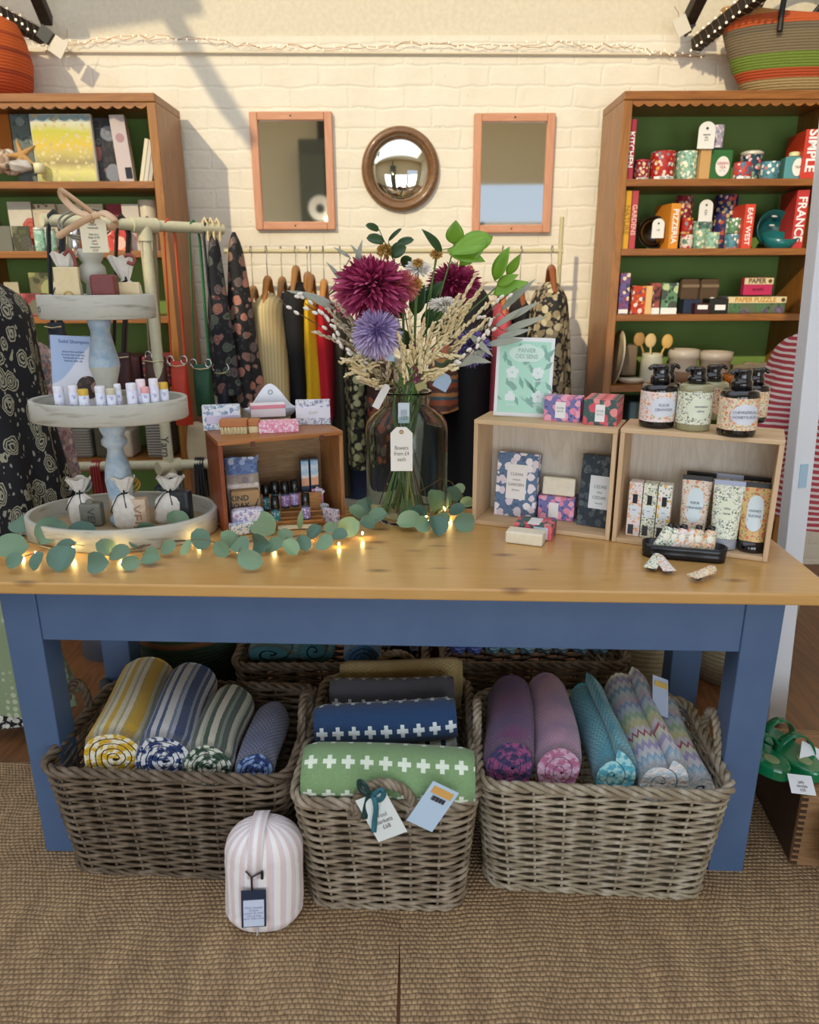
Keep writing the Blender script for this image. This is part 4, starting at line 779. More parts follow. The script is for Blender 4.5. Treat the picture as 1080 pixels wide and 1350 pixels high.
mb = MB(); mb.lathe(pr([(0, 0), (.02, 0), (.02, .3), (.018, .45), (.026, .5), (.030, .62), (.028, .72), (.02, .78), (.026, .84), (.031, .95), (.026, 1), (0, 1)]), 32); obj('finial', mb, GW, st)
rp = at(117, 294, CY)-V((CX, CY, TZ)); rr_ = .062
for k in (0, 1): mb = MB(); mb.tube([rp+V((rr_*(1-.06*k)*math.cos(a), -.02+.010*k+.02*math.sin(a), (rr_*.5)*math.sin(a)-.006*k)) for a in [2*PI*i/40 for i in range(40)]], .0024, 6, closed=True); obj('ring_handle', mb, P('8a8678', .4, .5), st)
mb = MB(); mb.cyl((rp.x*.4, -.0, b1), (rp.x*.6, -.012, rp.z-.02), .004); obj('eyelet', mb, P('8a8678', .4, .6), st)
text('o', .03, P('6a6c68', .7), st, (-rC*.83, -rC*OV*.57, zC-TZ-.03), (PI/2, 0, -.7))
# ribbon bow and tag
def tagcard(name, label, x0, x1, y0, y1, Y, lines, col='ece2c4', hole=True, lsz=.105, rot=0, txtcol=None, cat='price tag', corner=True):
    cx, z, w, h = wh(x0, x1, y0, y1, Y); o = thing(name, label, cat, (cx, Y, z+h/2), rot=(0, rot, 0)); c = w*.28 if corner else .001
    mb = MB(); mb.prism([(-w/2, -h/2), (w/2, -h/2), (w/2, h/2-c), (w/2-c, h/2), (-w/2+c, h/2), (-w/2, h/2-c)], 0, .0012, ax='y'); obj('card', mb, P(col, .6), o)
    if hole: mb = MB(); mb.tube([(w*.07*math.cos(a), -.0006, h/2-c*.8+w*.07*math.sin(a)) for a in [2*PI*i/16 for i in range(16)]], w*.03, 6, closed=True); obj('eyelet', mb, P('a88a5c', .5, .4), o)
    if lines: text('\n'.join(lines), h*lsz, txtcol or P('7a7068', .8), o, (0, -.0008, -h*.1), ext=.0002, sx=.8)
    return o
TY = CY-.06
tg = tagcard('price_tag', 'cream handwritten price tag hanging from the ribbon bow on top of the tiered stand', 106, 141, 283, 333, TY, ['Natural', 'Handmade', '', 'Soap on a', 'Rope £7.50', 'each', 'Travel', 'containers', '£2.50'], lsz=.085)
rb = thing('ribbon_bow', 'peach ribbon bow tied at the ring handle on top of the tiered stand', 'ribbon', at(126, 284, TY-.004)); RIB = P('d8b894', .6)
bo = at(126, 284, TY-.004); RIB = P('dcb894', .6); W2 = lambda x, y, dy=0: at(x, y, TY-.004+dy)-bo
def ribbon(nm, pts, w=.010):
    C = curve(pts, 26); g = []
    for i, p in enumerate(C):
        t_ = (C[min(i+1, 26)]-C[max(i-1, 0)]).normalized(); s = t_.cross(V((0, 1, 0))); s = (s.normalized() if s.length > .05 else V((1, 0, 0)))*w*.6+V((0, w*.55, 0)); g.append([p-s, p+s])
    mb = MB(); mb.sheet(g); obj(nm, mb, RIB, rb, solid=.0012)
ribbon('bow_loop', [W2(126, 284), W2(105, 268, -.015), W2(82, 252, -.01), W2(84, 262, .008), W2(104, 280, .012), W2(126, 284)])
ribbon('bow_loop', [W2(126, 284), W2(138, 281, -.012), W2(152, 292, -.012), W2(147, 300, .008), W2(134, 294, .012), W2(126, 284)])
ribbon('ribbon_tail', [W2(126, 284), W2(108, 292, -.01), W2(92, 302, -.004), W2(76, 312, -.012)])
mb = MB(); mb.ell((0, -.004, 0), (.009, .007, .008)); obj('knot', mb, RIB, rb)
# ---------------------------------------------------------------- bagged soaps
ORG = NT('organza_white', .8); t = ORG; n = t.noise(t.co(), 70, 4); t.col(t.mix(n, 'c9c2b4', 'f2eee6')); t.bump(t.noise(t.co('Object', (1, 1, .3)), 60, 3), .6, .006); ORG = t.mat
def trc(px, Y, z, r, m=.022):
    # keep a tray item inside its oval rim
    yr = 522 if r < .22 and r > .16 else 388 if r < .16 else 672
    while Y < CY+.12:
        x = at(px, yr, Y).x-CX
        if (x/(r-m))**2+((Y-CY)/((r-m)*OV))**2 < 1: return Y+.004
        Y += .003
    return Y
def pouch(label, x0, x1, yt, yb, z, Y=None, col=None, neck=.68, cords='1c1a1c', lean=0):
    p, w, h = size(x0, x1, yt, yb, z)
    if Y: cx, _, w, h = wh(x0, x1, yt, 0, Y, z); p = V((cx, Y, z))
    o = thing('soap_pouch', label, 'soap pouch', p, .1); n = 26; g = []
    for i in range(n+1):
        v = i/n
        f = 1.0 if v < .5 else (1-.78*((v-.5)/(neck-.5))**1.5 if v < neck else .22+.75*((v-neck)/(1-neck))**.8)
        if v < .06: f = .8+3.3*v
        row = []
        for k in range(32):
            a = 2*PI*k/32; cc, ss = math.cos(a), math.sin(a); e = .6 if v < .5 else .9
            rip = 1+(.10*math.sin(7*a+3)+.06*math.sin(11*a))*min(1, max(0, (v-.35)*3))
            row.append(V((w/2*f*math.copysign(abs(cc)**e, cc)*rip+lean*v*h, w*.28*f*math.copysign(abs(ss)**e, ss)*rip, h*(v+(.03*math.sin(5*a) if i == n else 0)))))
        g.append(row)
    mb = MB(); mb.sheet(g, cv=True); obj('bag', mb, col or ORG, o)
    m = P(cords, .7); c = V((lean*neck*h, 0, h*neck)); mb = MB()
    mb.tube([c+V((w*.13*math.cos(a), w*.1*math.sin(a), 0)) for a in [2*PI*i/16 for i in range(16)]], .0022, 6, closed=True)
    mb.tube(curve([c+V((0, -w*.1, 0)), c+V((-w*.2, -w*.22, -.004)), c+V((-w*.4, -w*.33, -h*.2)), c+V((-w*.5, -w*.4, -h*.32))], 12), .0014, 5)
    mb.tube(curve([c+V((0, -w*.1, 0)), c+V((w*.06, -w*.25, h*.08)), c+V((w*.12, -w*.3, h*.02)), c+V((0, -w*.12, 0)), c+V((w*.1, -w*.35, -h*.25))], 16), .0014, 5)
    obj('drawstring', mb, m, o); return o
def soap(label, x0, x1, yt, yb, z, mat, rz=0, Y=None, txt=None, tcol=None, dep=.035, tilt=0, rnd=.006, name='soap_bar', part='bar', trot=None):
    p, w, h = size(x0, x1, yt, yb, z)
    if Y: cx, _, w, h = wh(x0, x1, yt, 0, Y, z); p = V((cx, Y, z))
    o = thing(name, label, 'soap', p, rz, rot=(tilt, 0, rz)); mb = MB(); mb.box((0, dep/2, h/2), (w, dep, h)); obj(part, mb, mat, o, bevel=rnd)
    if txt: text(txt, h*.42, tcol or P('4a4c4a', .8), o, (w*.02, -.0004, h*.42), trot or (PI/2, PI/2, 0), sx=1.2)
    return o
za = zA-.041
SOAPG = P('77786c', .6, 0, .25); SOAPB = NT('marbled_soap', .55); t = SOAPB; n = t.noise(t.co(), 30, 4, .6, 1.2); t.col(t.mix(t.ramp(n, [(.4, '000000'), (.62, 'ffffff')]), 'c9ab90', 'dcc9b0')); SOAPB = t.mat
SOAPR = P('7a3a36', .5, 0, .3); SOAPK = P('2b2e33', .45, 0, .35); SOAPC = P('e2cfa0', .6, 0, .1)
pouch('white cloth soap pouch tied with black cord behind the grey soap', 95, 128, 630, 690, za)
soap('grey soap bar stamped with letters at the left of the bottom tray', 107, 135, 665, 695, za, SOAPG, .1, txt='VEL')
mb = MB(); p = at(118, 661, gz(121, 695, za).y+.012); mb.ell((0, 0, 0), (.011, .008, .008)); tag(obj('soap_pebble', mb, SOAPG, None, loc=(p.x, p.y, za+.062+.002)), 'small dark grey lump resting on top of the grey soap bar', 'soap')
pouch('white cloth soap pouch tied with black cord behind the marbled beige soap', 153, 186, 628, 695, za-.0)
soap('marbled beige soap bar stamped with letters in the middle of the bottom tray', 168, 195, 659, 697, za, SOAPB, .1, txt='VEL', tcol=P('a07c64', .8))
pouch('white cloth soap pouch with dark cord behind the black soap', 205, 242, 628, 688, za, lean=.12)
soap('black soap bar with a glossy wrapped surface at the right of the bottom tray', 223, 252, 648, 690, za, SOAPK, -.12, rnd=.01)
for x, y, c, l in ((112, 640, '8c9496', 'grey rope loop on top of the left cloth soap pouch'), (176, 640, 'b08c3c', 'mustard rope loop beside the middle cloth soap pouch'), (224, 640, '2f3a40', 'dark slate rope coil on top of the right cloth soap pouch')):
    p = at(x, y, 1.86); o = thing('rope_loop', l, 'rope', p); mb = MB()
    for k in range(3): mb.tube([(.016*math.cos(a)*(1+.25*k)-.008*k, .012*math.sin(a), .013*math.sin(a+.6*k)+.002*k) for a in [2*PI*i/22 for i in range(22)]], .003, 6, closed=True)
    obj('rope', mb, P(c, .8, 0, .4), o)
p, w, h = size(140, 154, 640, 678, za+.002); o = thing('soap_jar', 'small pot with a pale blue lid and cream base beside the middle soap pouch', 'pot', p+V((0, .03, 0)))
mb = MB(); mb.lathe([(0, 0), (w*.42, 0), (w*.45, .005), (w*.5, h*.55), (0, h*.55)], 24); obj('base', mb, P('dcc49c', .5), o); mb = MB(); mb.lathe([(w*.5, h*.55), (w*.52, h*.6), (w*.5, h*.92), (w*.35, h), (0, h)], 24); obj('lid', mb, P('b9c4cc', .5), o)
# middle tray balms
zb = zB-.036; TUBE = NT('balm_tube', .45); t = TUBE; co = t.co('Object', (1, 1, .5)); t.col(t.mix(t.ramp(t.noise(co, 130, 2), [(.56, '000000'), (.64, 'ffffff')]), 'dfe2f0', 'a8a8cc')); TUBE = t.mat
for i, (x0, x1, yt, Y, cap, l) in enumerate(((70, 83, 509, -.075, 'e6e8f2', 'lilac white balm tube at the far left of the middle tray'), (90, 102, 508, -.085, 'e6e8f2', 'lilac white balm tube second from the left on the middle tray'), (103, 116, 513, -.1, 'd8b040', 'short balm tube with an ochre top left of the post'), (125, 138, 509, -.1, 'e6e8f2', 'balm tube in front of the left side of the white post base'), (140, 152, 512, -.105, 'c9c4a8', 'shorter balm tube with a sage top before the post'), (150, 159, 506, -.08, 'e6e8f2', 'balm tube behind the sage topped one before the post'), (166, 179, 505, -.1, 'e6e8f2', 'balm tube just right of the post on the middle tray'), (179, 191, 500, -.07, 'f0e0e6', 'balm tube with pink mark behind the right group'), (185, 196, 510, -.1, 'e8a8a8', 'short balm tube with a salmon top in the right group'), (196, 208, 499, -.065, 'e6e8f2', 'tall balm tube near the right end of the middle tray'), (209, 221, 504, -.07, 'd8b040', 'balm tube with an ochre top at the far right of the middle tray'))):
    Yp = trc((x0+x1)/2, CY+Y, zb, rB, .028); cx, z, w, h = wh(x0, x1, yt, 0, Yp, zb); r = w/2; o = thing('balm_tube', l, 'balm tube', (cx, Yp, zb), 0, 'balm tubes on the middle tray')
    mb = MB(); mb.lathe([(0, 0), (r, 0), (r, h*.8), (0, h*.8)], 20); obj('barrel', mb, TUBE, o)
    mb = MB(); mb.lathe([(r*.98, h*.8), (r*1.0, h*.82), (r, h*.97), (r*.9, h), (0, h)], 20); obj('cap', mb, P(cap, .45), o)
# info card
a = at(66, 447, CY+.06); o = thing('info_card', 'pale blue and white product information card standing at the back of the middle tray', 'information card', (at(96, 500, CY+.06).x, CY+.06, zb), rot=(-.08, .06, .05))
w = at(122, 480, CY+.06).x-at(62, 480, CY+.06).x; h = at(96, 443, CY+.06).z-zb
t = NT('card_sky', .4); q = t.xyz(t.co()); s = t.m('ADD', t.m('MULTIPLY', q[0], 6), t.m('ADD', t.m('MULTIPLY', q[2], -7), t.m('MULTIPLY', t.m('SINE', t.m('MULTIPLY', q[0], 50)), .08))); t.col(t.ramp(s, [(0, '9cb4dc'), (.001, 'd9dcec')], True)); t.col(t.mix(t.ramp(t.m('ADD', s, .9), [(.1, '000000'), (.14, 'ffffff')]), 'a9bfe2', 'e2e4f0'))
mb = MB(); mb.box((0, 0, h/2), (w, .002, h)); obj('card', mb, t.mat, o)
mb = MB(); mb.cyl((w*.28, -.003, h*.3), (w*.28, -.0005, h*.3), w*.25, n=32); obj('round_photo', mb, floral('round_photo_print', '3a302e', ['8a6a5c', '1c1c20', 'b08c80'], '5c4038', 28, .5), o)
text('Solid Shampoo', .0125, P('5a6a9c', .7), o, (0, -.0015, h*.92)); text('plastic free and kind\nto your hair and skin\nhandmade in small\nbatches with oils', .0075, P('7a86ac', .7), o, (-w*.02, -.0015, h*.72), sx=.9)
mb = MB(); mb.box((0, .003, h/2), (w*1.06, .002, h*1.02)); mb.box((0, -.006, .004), (w*1.06, .016, .002)); G_ = NT('clear_acrylic', .05, Transmission_Weight=1.0, IOR=1.3); obj('acrylic_holder', mb, G_.mat, o)
# top tray soaps
zc = zC-.040
o = pouch('white soap pouch with a cream label on the left of the top tray', 67, 102, 333, 388, zc, Y=CY-.03, neck=.6)
soap('cream labelled soap bar standing before the left pouch on the top tray', 69, 102, 352, 388, zc, SOAPC, 0, Y=trc(86, CY-.066, 0, rC, .03), dep=.012, rnd=.002, name='soap_card', trot=(PI/2, 0, 0), txt='o', tcol=P('c0a060'))
soap('reddish brown soap bar standing in the middle of the top tray', 117, 149, 362, 388, zc, SOAPR, .08, Y=trc(133, CY-.078, 0, rC, .036), dep=.04)
o = pouch('white soap pouch tied with dark cord on the right of the top tray', 148, 184, 338, 388, zc, Y=trc(166, CY-.03, 0, rC, .038)+.035, neck=.55, lean=-.08)
soap('cream soap card standing in front of the right pouch on the top tray', 155, 183, 372, 388, zc, SOAPC, 0, Y=trc(169, CY-.055, 0, rC, .038), dep=.01, rnd=.002, name='soap_card')
for pts, l in (([(84, 336), (92, 330), (99, 345), (101, 362)], 'reddish brown rope of the left soap pouch on the top tray'), ([(164, 338), (170, 336), (177, 340), (176, 348), (168, 346)], 'reddish brown rope loop of the right soap pouch on the top tray')):
    P_ = [at(x, y, CY-.045) for x, y in pts]; o = thing('soap_rope', l, 'rope', P_[0]); mb = MB(); mb.tube(curve([p-P_[0] for p in P_], 16), .0042, 8); obj('rope', mb, P('8a4a40', .8, 0, .5), o)
# ---------------------------------------------------------------- wooden crates
LCR = wood('stained_crate', 'b87a42', '8a5224', 'x', 2, .45, 3.2, 7, .1, dark='3a2012'); LCV = wood('stained_crate_side', '9a4a20', '6a2e12', 'z', 2, .45, 0, 6, .1); LCB = wood('stained_crate_back', 'a08058', '7c5c3a', 'x', 2.6, .6, 3.6, 9, dark='5a442c')
LCI = wood('crate_inner_side', 'b88450', '8c5a2c', 'z', 2.2, .5, 3.5, 6, dark='4a2a18')
PLY = wood('pale_plywood', 'dcc09a', 'c8a67a', 'x', 1.6, .6, 0, 4); PLYV = wood('pale_plywood_side', 'dcc09c', 'c8a880', 'z', 1.6, .6, 0, 4); PLYB = wood('pale_plywood_back', 'dcd2c2', 'c6baa6', 'z', 1.4, .65, 0, 9)
def crate(label, FL, yaw, w, dp, h, mt, ms, mbk, th=.011, mi=None):
    o = thing('wooden_crate', label, 'crate', (FL.x, FL.y, TZ), yaw)
    mb = MB(); mb.bb(0, w, 0, dp, h-th, h); obj('top_panel', mb, mt, o, bevel=.0015)
    mb = MB(); mb.bb(th, w-th, 0, dp, 0, th); obj('bottom_panel', mb, mt, o, bevel=.0015)
    for x in (0, w-th): mb = MB(); mb.bb(x, x+th, 0, dp, 0, h-th); obj('side_panel', mb, (mi if x and mi else ms), o, bevel=.0015)
    mb = MB(); mb.bb(th, w-th, dp-.006, dp, th, h-th); obj('back_panel', mb, mbk, o)
    return o, (lambda x, y, z=0: o.matrix_basis @ V((x, y, z)))
fl = G(300, 706); cl_, LL = crate('stained brown wooden crate left of the glass vase, holding roller bottles', V((-.468, 1.775, 0)), math.radians(25), .325, .17, at(295, 583, 1.775).z-TZ, LCR, LCV, LCB, mi=LCI)
for x in (.08, .26): mb = MB(); mb.bb(x, x+.012, -.0005, .002, .225, .2375); obj('nail_notch', mb, P('5a2c12'), cl_)
mfl, mfr = G(622, 690), G(803, 713); my = math.atan2(mfr.y-mfl.y, mfr.x-mfl.x); mw = (mfr-mfl).length
cm_, LM = crate('pale plywood crate in the middle right of the table, holding boxed soaps', mfl, my, mw, .14, at(624, 553, mfl.y).z-TZ, PLY, PLYV, PLYB)
rfl, rfr = G(804, 714), G(1012, 742); ry = math.atan2(rfr.y-rfl.y, rfr.x-rfl.x); rw = (rfr-rfl).length-.004; rfl = rfl+V((.004, .0, 0))
cr_, LR = crate('pale plywood crate at the right end of the table, holding hand cream tubes', rfl, ry, rw, .14, at(1029, 581, rfr.y).z-TZ, PLY, PLYV, PLYB)
lh, mh, rh = (at(295, 583, 1.775).z, at(624, 553, mfl.y).z, at(1029, 581, rfr.y).z)
def pbox(name, label, cat, x0, x1, yt, yb, z, mat, dep=.04, rz=0, tilt=0, lab=None, labm=None, txt=None, tsz=.2, tc=None, group=None, bev=.0015, wfix=None, hfix=None, off=0, txz=None):
    p, w, h = size(x0, x1, yt, yb, z); w = wfix or w; h = hfix or h
    o = thing(name, label, cat, p+V((0, off, 0)), rot=(tilt, 0, rz), group=group); mb = MB(); mb.box((0, dep/2, h/2), (w, dep, h)); obj('carton', mb, mat, o, bevel=bev)
    if lab:
        a, b, c, d = lab; mb = MB(); mb.box(((a+b)/2*w-w/2, -.0005, (c+d)/2*h), ((b-a)*w, .002, (d-c)*h)); obj('label', mb, labm or WHITE, o, bevel=.0008)
        if txt: text(txt, h*tsz, tc or P('8a8a84', .7), o, ((a+b)/2*w-w/2, -.0018, (c+d)/2*h), ext=.0002)
    return o
z1_ = lh; BLF = floral('blue_leaf_print', 'dfe3ea', ['7c92b8', '9ab0c8', '8a94c0'], '6f8f9c', 75, .4, .5); BL2 = floral('blue_sprig_print', 'e4e6ee', ['8a92b4', 'a8a8c4', 'a0a8b8'], '8c98b4', 85, .36, .5); PKF = floral('pink_sprig_print', 'e28aa8', ['f2d4de', 'f4c0d0'], 'ecc4d8', 110, .42, .5)
pbox('soap_box', 'blue leaf patterned soap box at the back left on top of the stained crate', 'soap box', 269, 318, 535, 567, z1_, BLF, .03, .2, lab=(.1, 1, .28, .62), labm=P('d2c8e0', .5))
LB2 = P('d8cce2', .5)
def brush(label, x0, x1, yt, yb, z, rz):
    p, w, h = size(x0, x1, yt, yb, z); o = thing('nail_brush', label, 'nail brush', p, rz); mb = MB(); mb.box((0, .02, h*.74), (w, .036, h*.5)); obj('wooden_back', mb, P('b5713a', .5, 0, .15), o, bevel=.003)
    mb = MB(); rr = random.Random(3)
    for i in range(16):
        for j in range(5): x = -w/2+.004+(w-.008)*i/15; y = .006+.028*j/4; mb.cyl((x, y, 0), (x+rr.uniform(-.001, .001), y, h*.5), .0016, .0019, 5)
    obj('bristles', mb, P('e6d8a8', .8), o)
brush('nearer wooden nail brush with cream bristles on top of the stained crate', 290, 326, 554, 573, z1_, .08); brush('second wooden nail brush to the right of the nearer one on the stained crate', 327, 342, 554, 571, z1_, .08)
# ceramic wall soap dish
p, w, h = size(320, 392, 508, 553, z1_); p.y += .03; o = thing('soap_dish', 'white ceramic soap dish with an arched back on top of the stained crate', 'soap dish', p, .25)
poly = []
for i in range(41):
    u = -1+2*i/40; zz = (.5+.5*math.cos(PI*min(1, abs(u)*1.08)))**.9; poly.append((u*w/2, h*.3+h*.7*zz))
poly += [(w/2, h*.26), (-w/2, h*.26)]
mb = MB(); mb.prism(poly, .0, .008, ax='y'); obj('back_plate', mb, P('e9ebf0', .18), o, bevel=.002)
mb = MB(); mb.lathe([(0, 0), (w*.3, 0), (w*.42, h*.12), (w*.5, h*.3), (w*.46, h*.3), (w*.36, h*.12), (0, h*.06)], 40, sy=.45); obj('bowl', mb, P('c2cbdc', .18), o)
mb = MB(); mb.tube([(.006*math.cos(a), -.001, h*.76+.006*math.sin(a)) for a in [2*PI*i/16 for i in range(16)]], .0016, 6, closed=True); obj('hole_rim', mb, P('a8b0ae', .3), o)
pbox('soap_box', 'white labelled soap box with a pink top lying in the ceramic soap dish', 'soap box', 333, 378, 533, 549, z1_+.018, P('ece6ea', .5), .05, .25, lab=(0, 1, .7, 1.0), labm=P('e08898', .5), off=-.012)
o = D.objects[-1] if False else None
pbox('soap_box', 'pink sprigged soap box lying flat at the front on top of the stained crate', 'soap box', 342, 394, 558, 571, z1_, PKF, .06, .22)
pbox('soap_box', 'blue sprigged soap box with a white band standing at the right on the stained crate', 'soap box', 391, 436, 528, 560, z1_, BL2, .025, .1, lab=(0, 1, .28, .72), labm=P('e8e8f2', .5), txt='SOAP', tsz=.15, tc=P('c2b48c', .7))
# inside the stained crate
zi = TZ+.0115
KR = P('a8875e', .8, 0, .2); BLUEF = floral('blue_cloth_print', '6a84b4', ['9ab0d8', '4c66a0', 'c2cfe6'], '4a64a0', 60, .45, .8)
p = LL(.07, .06, .011); o = thing('kraft_pouch', 'brown kraft pouch stamped in black at the left inside the stained crate', 'pouch', p, .3); mb = MB(); mb.box((0, 0, .045), (.075, .03, .09)); obj('pouch', mb, KR, o, bevel=.006); text('KIND\nSOAK', .02, INK, o, (-.016, -.0155, .06), bold=.02); mb = MB()
for k in range(5): mb.tube([(.0+.006*k, -.0155, .012+.008*k), (.016+.004*k, -.0158, .03+.009*k)], .0012, 5)
obj('stamped_sprig', mb, INK, o)
p = LL(.072, .085, .011); o = thing('cloth_bag', 'blue and cream patterned cloth bag behind the kraft pouch', 'cloth bag', p, .3); g = []
for i in range(14):
    v = i/13; g.append([V(((.042 if v < .93 else .045)*math.copysign(abs(math.cos(a))**.6, math.cos(a))*(1+.03*math.sin(5*a+6*v)), .014*math.sin(a), .165*v+(.008*math.sin(4*a) if i == 13 else 0))) for a in [2*PI*k/28 for k in range(28)]])
mb = MB(); mb.sheet(g[:11], cv=True); obj('lower_cloth', mb, floral('cream_cloth_print', 'd9ccc0', ['e8e0d8', 'b8a8b4'], 'c8b8b8', 50, .4, .8), o); mb = MB(); mb.sheet(g[8:], cv=True); mb.add(g[-1], [tuple(range(28))]); obj('upper_cloth', mb, BLUEF, o)
WBL = floral('lilac_packet_print', 'd6d2e0', ['8c8cb8', 'a890b0', 'b8bcd4'], '9a98b8', 80, .4, .6)
p = LL(.06, .03, .011); o = thing('soap_packet', 'crumpled lilac patterned packet at the front left inside the stained crate', 'packet', p, .3); mb = MB(); mb.box((.006, -.01, .027), (.085, .035, .05)); obj('packet', mb, WBL, o, bevel=.012)
p = G(318, 704); o = thing('soap_packet', 'small blue and white packet in front of the stained crate behind the garland', 'packet', p, .6); mb = MB(); mb.box((0, 0, .016), (.06, .03, .03)); obj('packet', mb, BLF, o, bevel=.003)
# bottle rack
p = LL(.185, .045, .0115); o = thing('bottle_rack', 'small slatted wooden rack holding roller bottles inside the stained crate', 'rack', p, math.radians(8)); RK = wood('rack_pine', 'c08a4c', '94602c', 'x', 3, .5)
for y, z in ((-.05, .003), (-.024, .006), (.004, .0125)): mb = MB(); mb.box((0, y, z/2), (.17, .022, z)); mb.box((0, y-.012, z+.005), (.17, .003, .006)); obj('step', mb, RK, o, bevel=.001)
mb = MB(); mb.box((0, .03, .03), (.17, .006, .06)); obj('backboard', mb, RK, o, bevel=.001)
for i, (x, y, c, l) in enumerate(((351, 673, '3a8f98', 'roller bottle with a teal label at the left of the back row'), (363, 669, '3a7f84', 'roller bottle with a teal label second in the back row'), (376, 669, 'a078b4', 'roller bottle with a mauve label in the middle of the back row'), (389, 667, 'a888c8', 'roller bottle with a lilac label at the right of the back row'), (363, 690, '2c8f9c', 'roller bottle with a turquoise label in front on the left'), (403, 685, '8c78b8', 'roller bottle with a violet label in front on the right'))):
    fr_ = i > 3; Yb = 1.905-.05 if fr_ else 1.92; yb_ = y; cx, z, w, h = wh(x-5.9, x+5.9, (640 if not fr_ else 650), yb_, Yb); r = w/2; h = .074
    o2 = thing('roller_bottle', l, 'bottle', (cx, Yb, z), 0, 'roller bottles in the stained crate')
    mb = MB(); mb.lathe([(0, 0), (r*.9, 0), (r, .002), (r, h*.56), (0, h*.56)], 20); obj('glass', mb, P('28404a', .15), o2)
    mb = MB(); mb.lathe([(r*1.03, h*.08), (r*1.03, h*.5)], 20); obj('label', mb, floral('bottle_label_%d' % i, c, ['d4d8e4', c], c, 160, .35, .5), o2)
    mb = MB(); mb.lathe([(r*.97, h*.57), (r*1.0, h*.6), (r*.92, h*.98), (r*.8, h), (0, h)], 20); obj('cap', mb, P('0e0f12', .2), o2)
# tins, card and packets at the right in the crate
SCN = NT('seaside_scene', .45); t = SCN; co = t.co(); z_ = t.m('ADD', t.m('MULTIPLY', t.m('SUBTRACT', t.xyz(co)[2], .085), 14), t.m('MULTIPLY', t.noise(co, 50, 2), .5)); t.col(t.ramp(z_, [(0, 'e8b088'), (.35, 'e0a884'), (.45, 'e6e0dc'), (.6, '9fc4dc'), (.8, 'cfe0ea'), (1, '7fb0d8')])); SCN = t.mat
for x0, x1, l in ((399, 411, 'left one of two boxes with a seaside scene inside the stained crate'), (413, 425, 'right one of two boxes with a seaside scene inside the stained crate')):
    p = LL(.245 if x0 < 405 else .272, .10, .0115); o = thing('soap_box', l, 'soap box', p, math.radians(18)); mb = MB(); mb.box((0, 0, .0725), (.024, .02, .145)); obj('carton', mb, P('3c4658', .4), o, bevel=.002); mb = MB(); mb.box((0, -.0105, .105), (.020, .002, .07)); obj('scene_label', mb, SCN, o)
p = LL(.27, .07, .0115); o = thing('sachet', 'pink and lilac sachet with a folded flap inside the stained crate', 'sachet', p, math.radians(15)); mb = MB(); mb.box((0, 0, .032), (.032, .012, .064)); obj('pouch', mb, P('e29cc0', .6), o, bevel=.003); mb = MB(); mb.box((.002, -.008, .055), (.026, .003, .026), rot=(0, .6, 0)); obj('flap', mb, WBL, o)
p = G(392, 697); o = thing('paint_card', 'small cream card with a pale drawing lying before the stained crate', 'card', p, .12, rot=(.12, 0, .12)); mb = MB(); mb.box((0, .02, .006), (.10, .055, .006)); obj('card', mb, P('e8dfc0', .5), o); mb = MB(); mb.box((0, .02, .0095), (.075, .035, .001)); obj('drawing', mb, floral('card_drawing', 'd8cfa8', ['b8b48c', 'e8e0c8'], 'a8a884', 40, .3), o)
for i, (x, y, r_, l) in enumerate(((424, 681, -.6, 'blue patterned packet standing at the front right of the stained crate'), (437, 689, -.5, 'lilac patterned packet in front of the blue patterned packet'))):
    p = G(x, y); o = thing('soap_packet', l, 'packet', p, r_); mb = MB(); mb.box((0, 0, .02), (.05, .01, .04)); obj('packet', mb, (BLF, WBL)[i], o, bevel=.002)
p = G(452, 681); o = thing('slatted_lid', 'short slatted wooden board lying at the right of the stained crate', 'board', p, .35); mb = MB()
for k in range(4): mb.box((0, .018*k-.02, .007), (.085, .014, .012))
obj('slats', mb, RK, o, bevel=.001)
# ---------------------------------------------------------------- middle crate goods
zi = TZ+.0115
BLC = floral('cotton_flower_print', '5f7898', ['ece4e6', 'e0d4da', 'f0ecee'], '4a6080', 48, .48, .5); BLC2 = floral('dark_cedar_print', '24333c', ['3a4c54', '2c3f48', '44585c'], '1c2a30', 60, .45, .5)
o = pbox('soap_box', 'large blue soap box with white cotton flowers inside the middle crate', 'soap box', 650, 706, 600, 683, zi, BLC, .035, my-.02, -.14, lab=(.26, .74, .28, .82), labm=P('f0ece4', .5), off=.012)
def lines(o, ss, x, z, dz, szs, m):
    for i, s_ in enumerate(ss): text(s_, szs[i], m, o, (x, -.002, z-dz*i), ext=.0002)
lines(o, ['CLEAN', 'cotton', 'GARDEN', 'bloom'], 0, .115, .014, (.011, .008, .011, .008), P('8c7a74', .7))
o = pbox('soap_box', 'large dark teal soap box with a white label at the right inside the middle crate', 'soap box', 760, 812, 604, 697, zi, BLC2, .03, my-.1, -.12, lab=(.26, .8, .26, .72), labm=P('e6ecee', .5), off=.012)
lines(o, ['CEDRE', 'bleu', 'CEDAR', 'wood'], .003, .105, .014, (.011, .008, .011, .008), P('7c8488', .7))
PFL = floral('pink_purple_print', '7a78b0', ['e07a98', 'f0a8bc', 'e88ca8'], '4a4c84', 55, .5, .5); RFL = floral('red_rose_print', '3f5a58', ['e2606c', 'd8485c', 'ee8c8c'], '4f7462', 46, .5, .5)
o = pbox('soap_box', 'pink and purple flowered soap box lying inside the middle crate', 'soap box', 709, 757, 657, 687, zi, PFL, .05, my+.02, lab=(.3, .57, .1, .75), labm=WHITE, off=.01)
_, w, h = size(709, 757, 657, 687, zi); q = gz(735, 687, zi)+V((0, .012, 0))
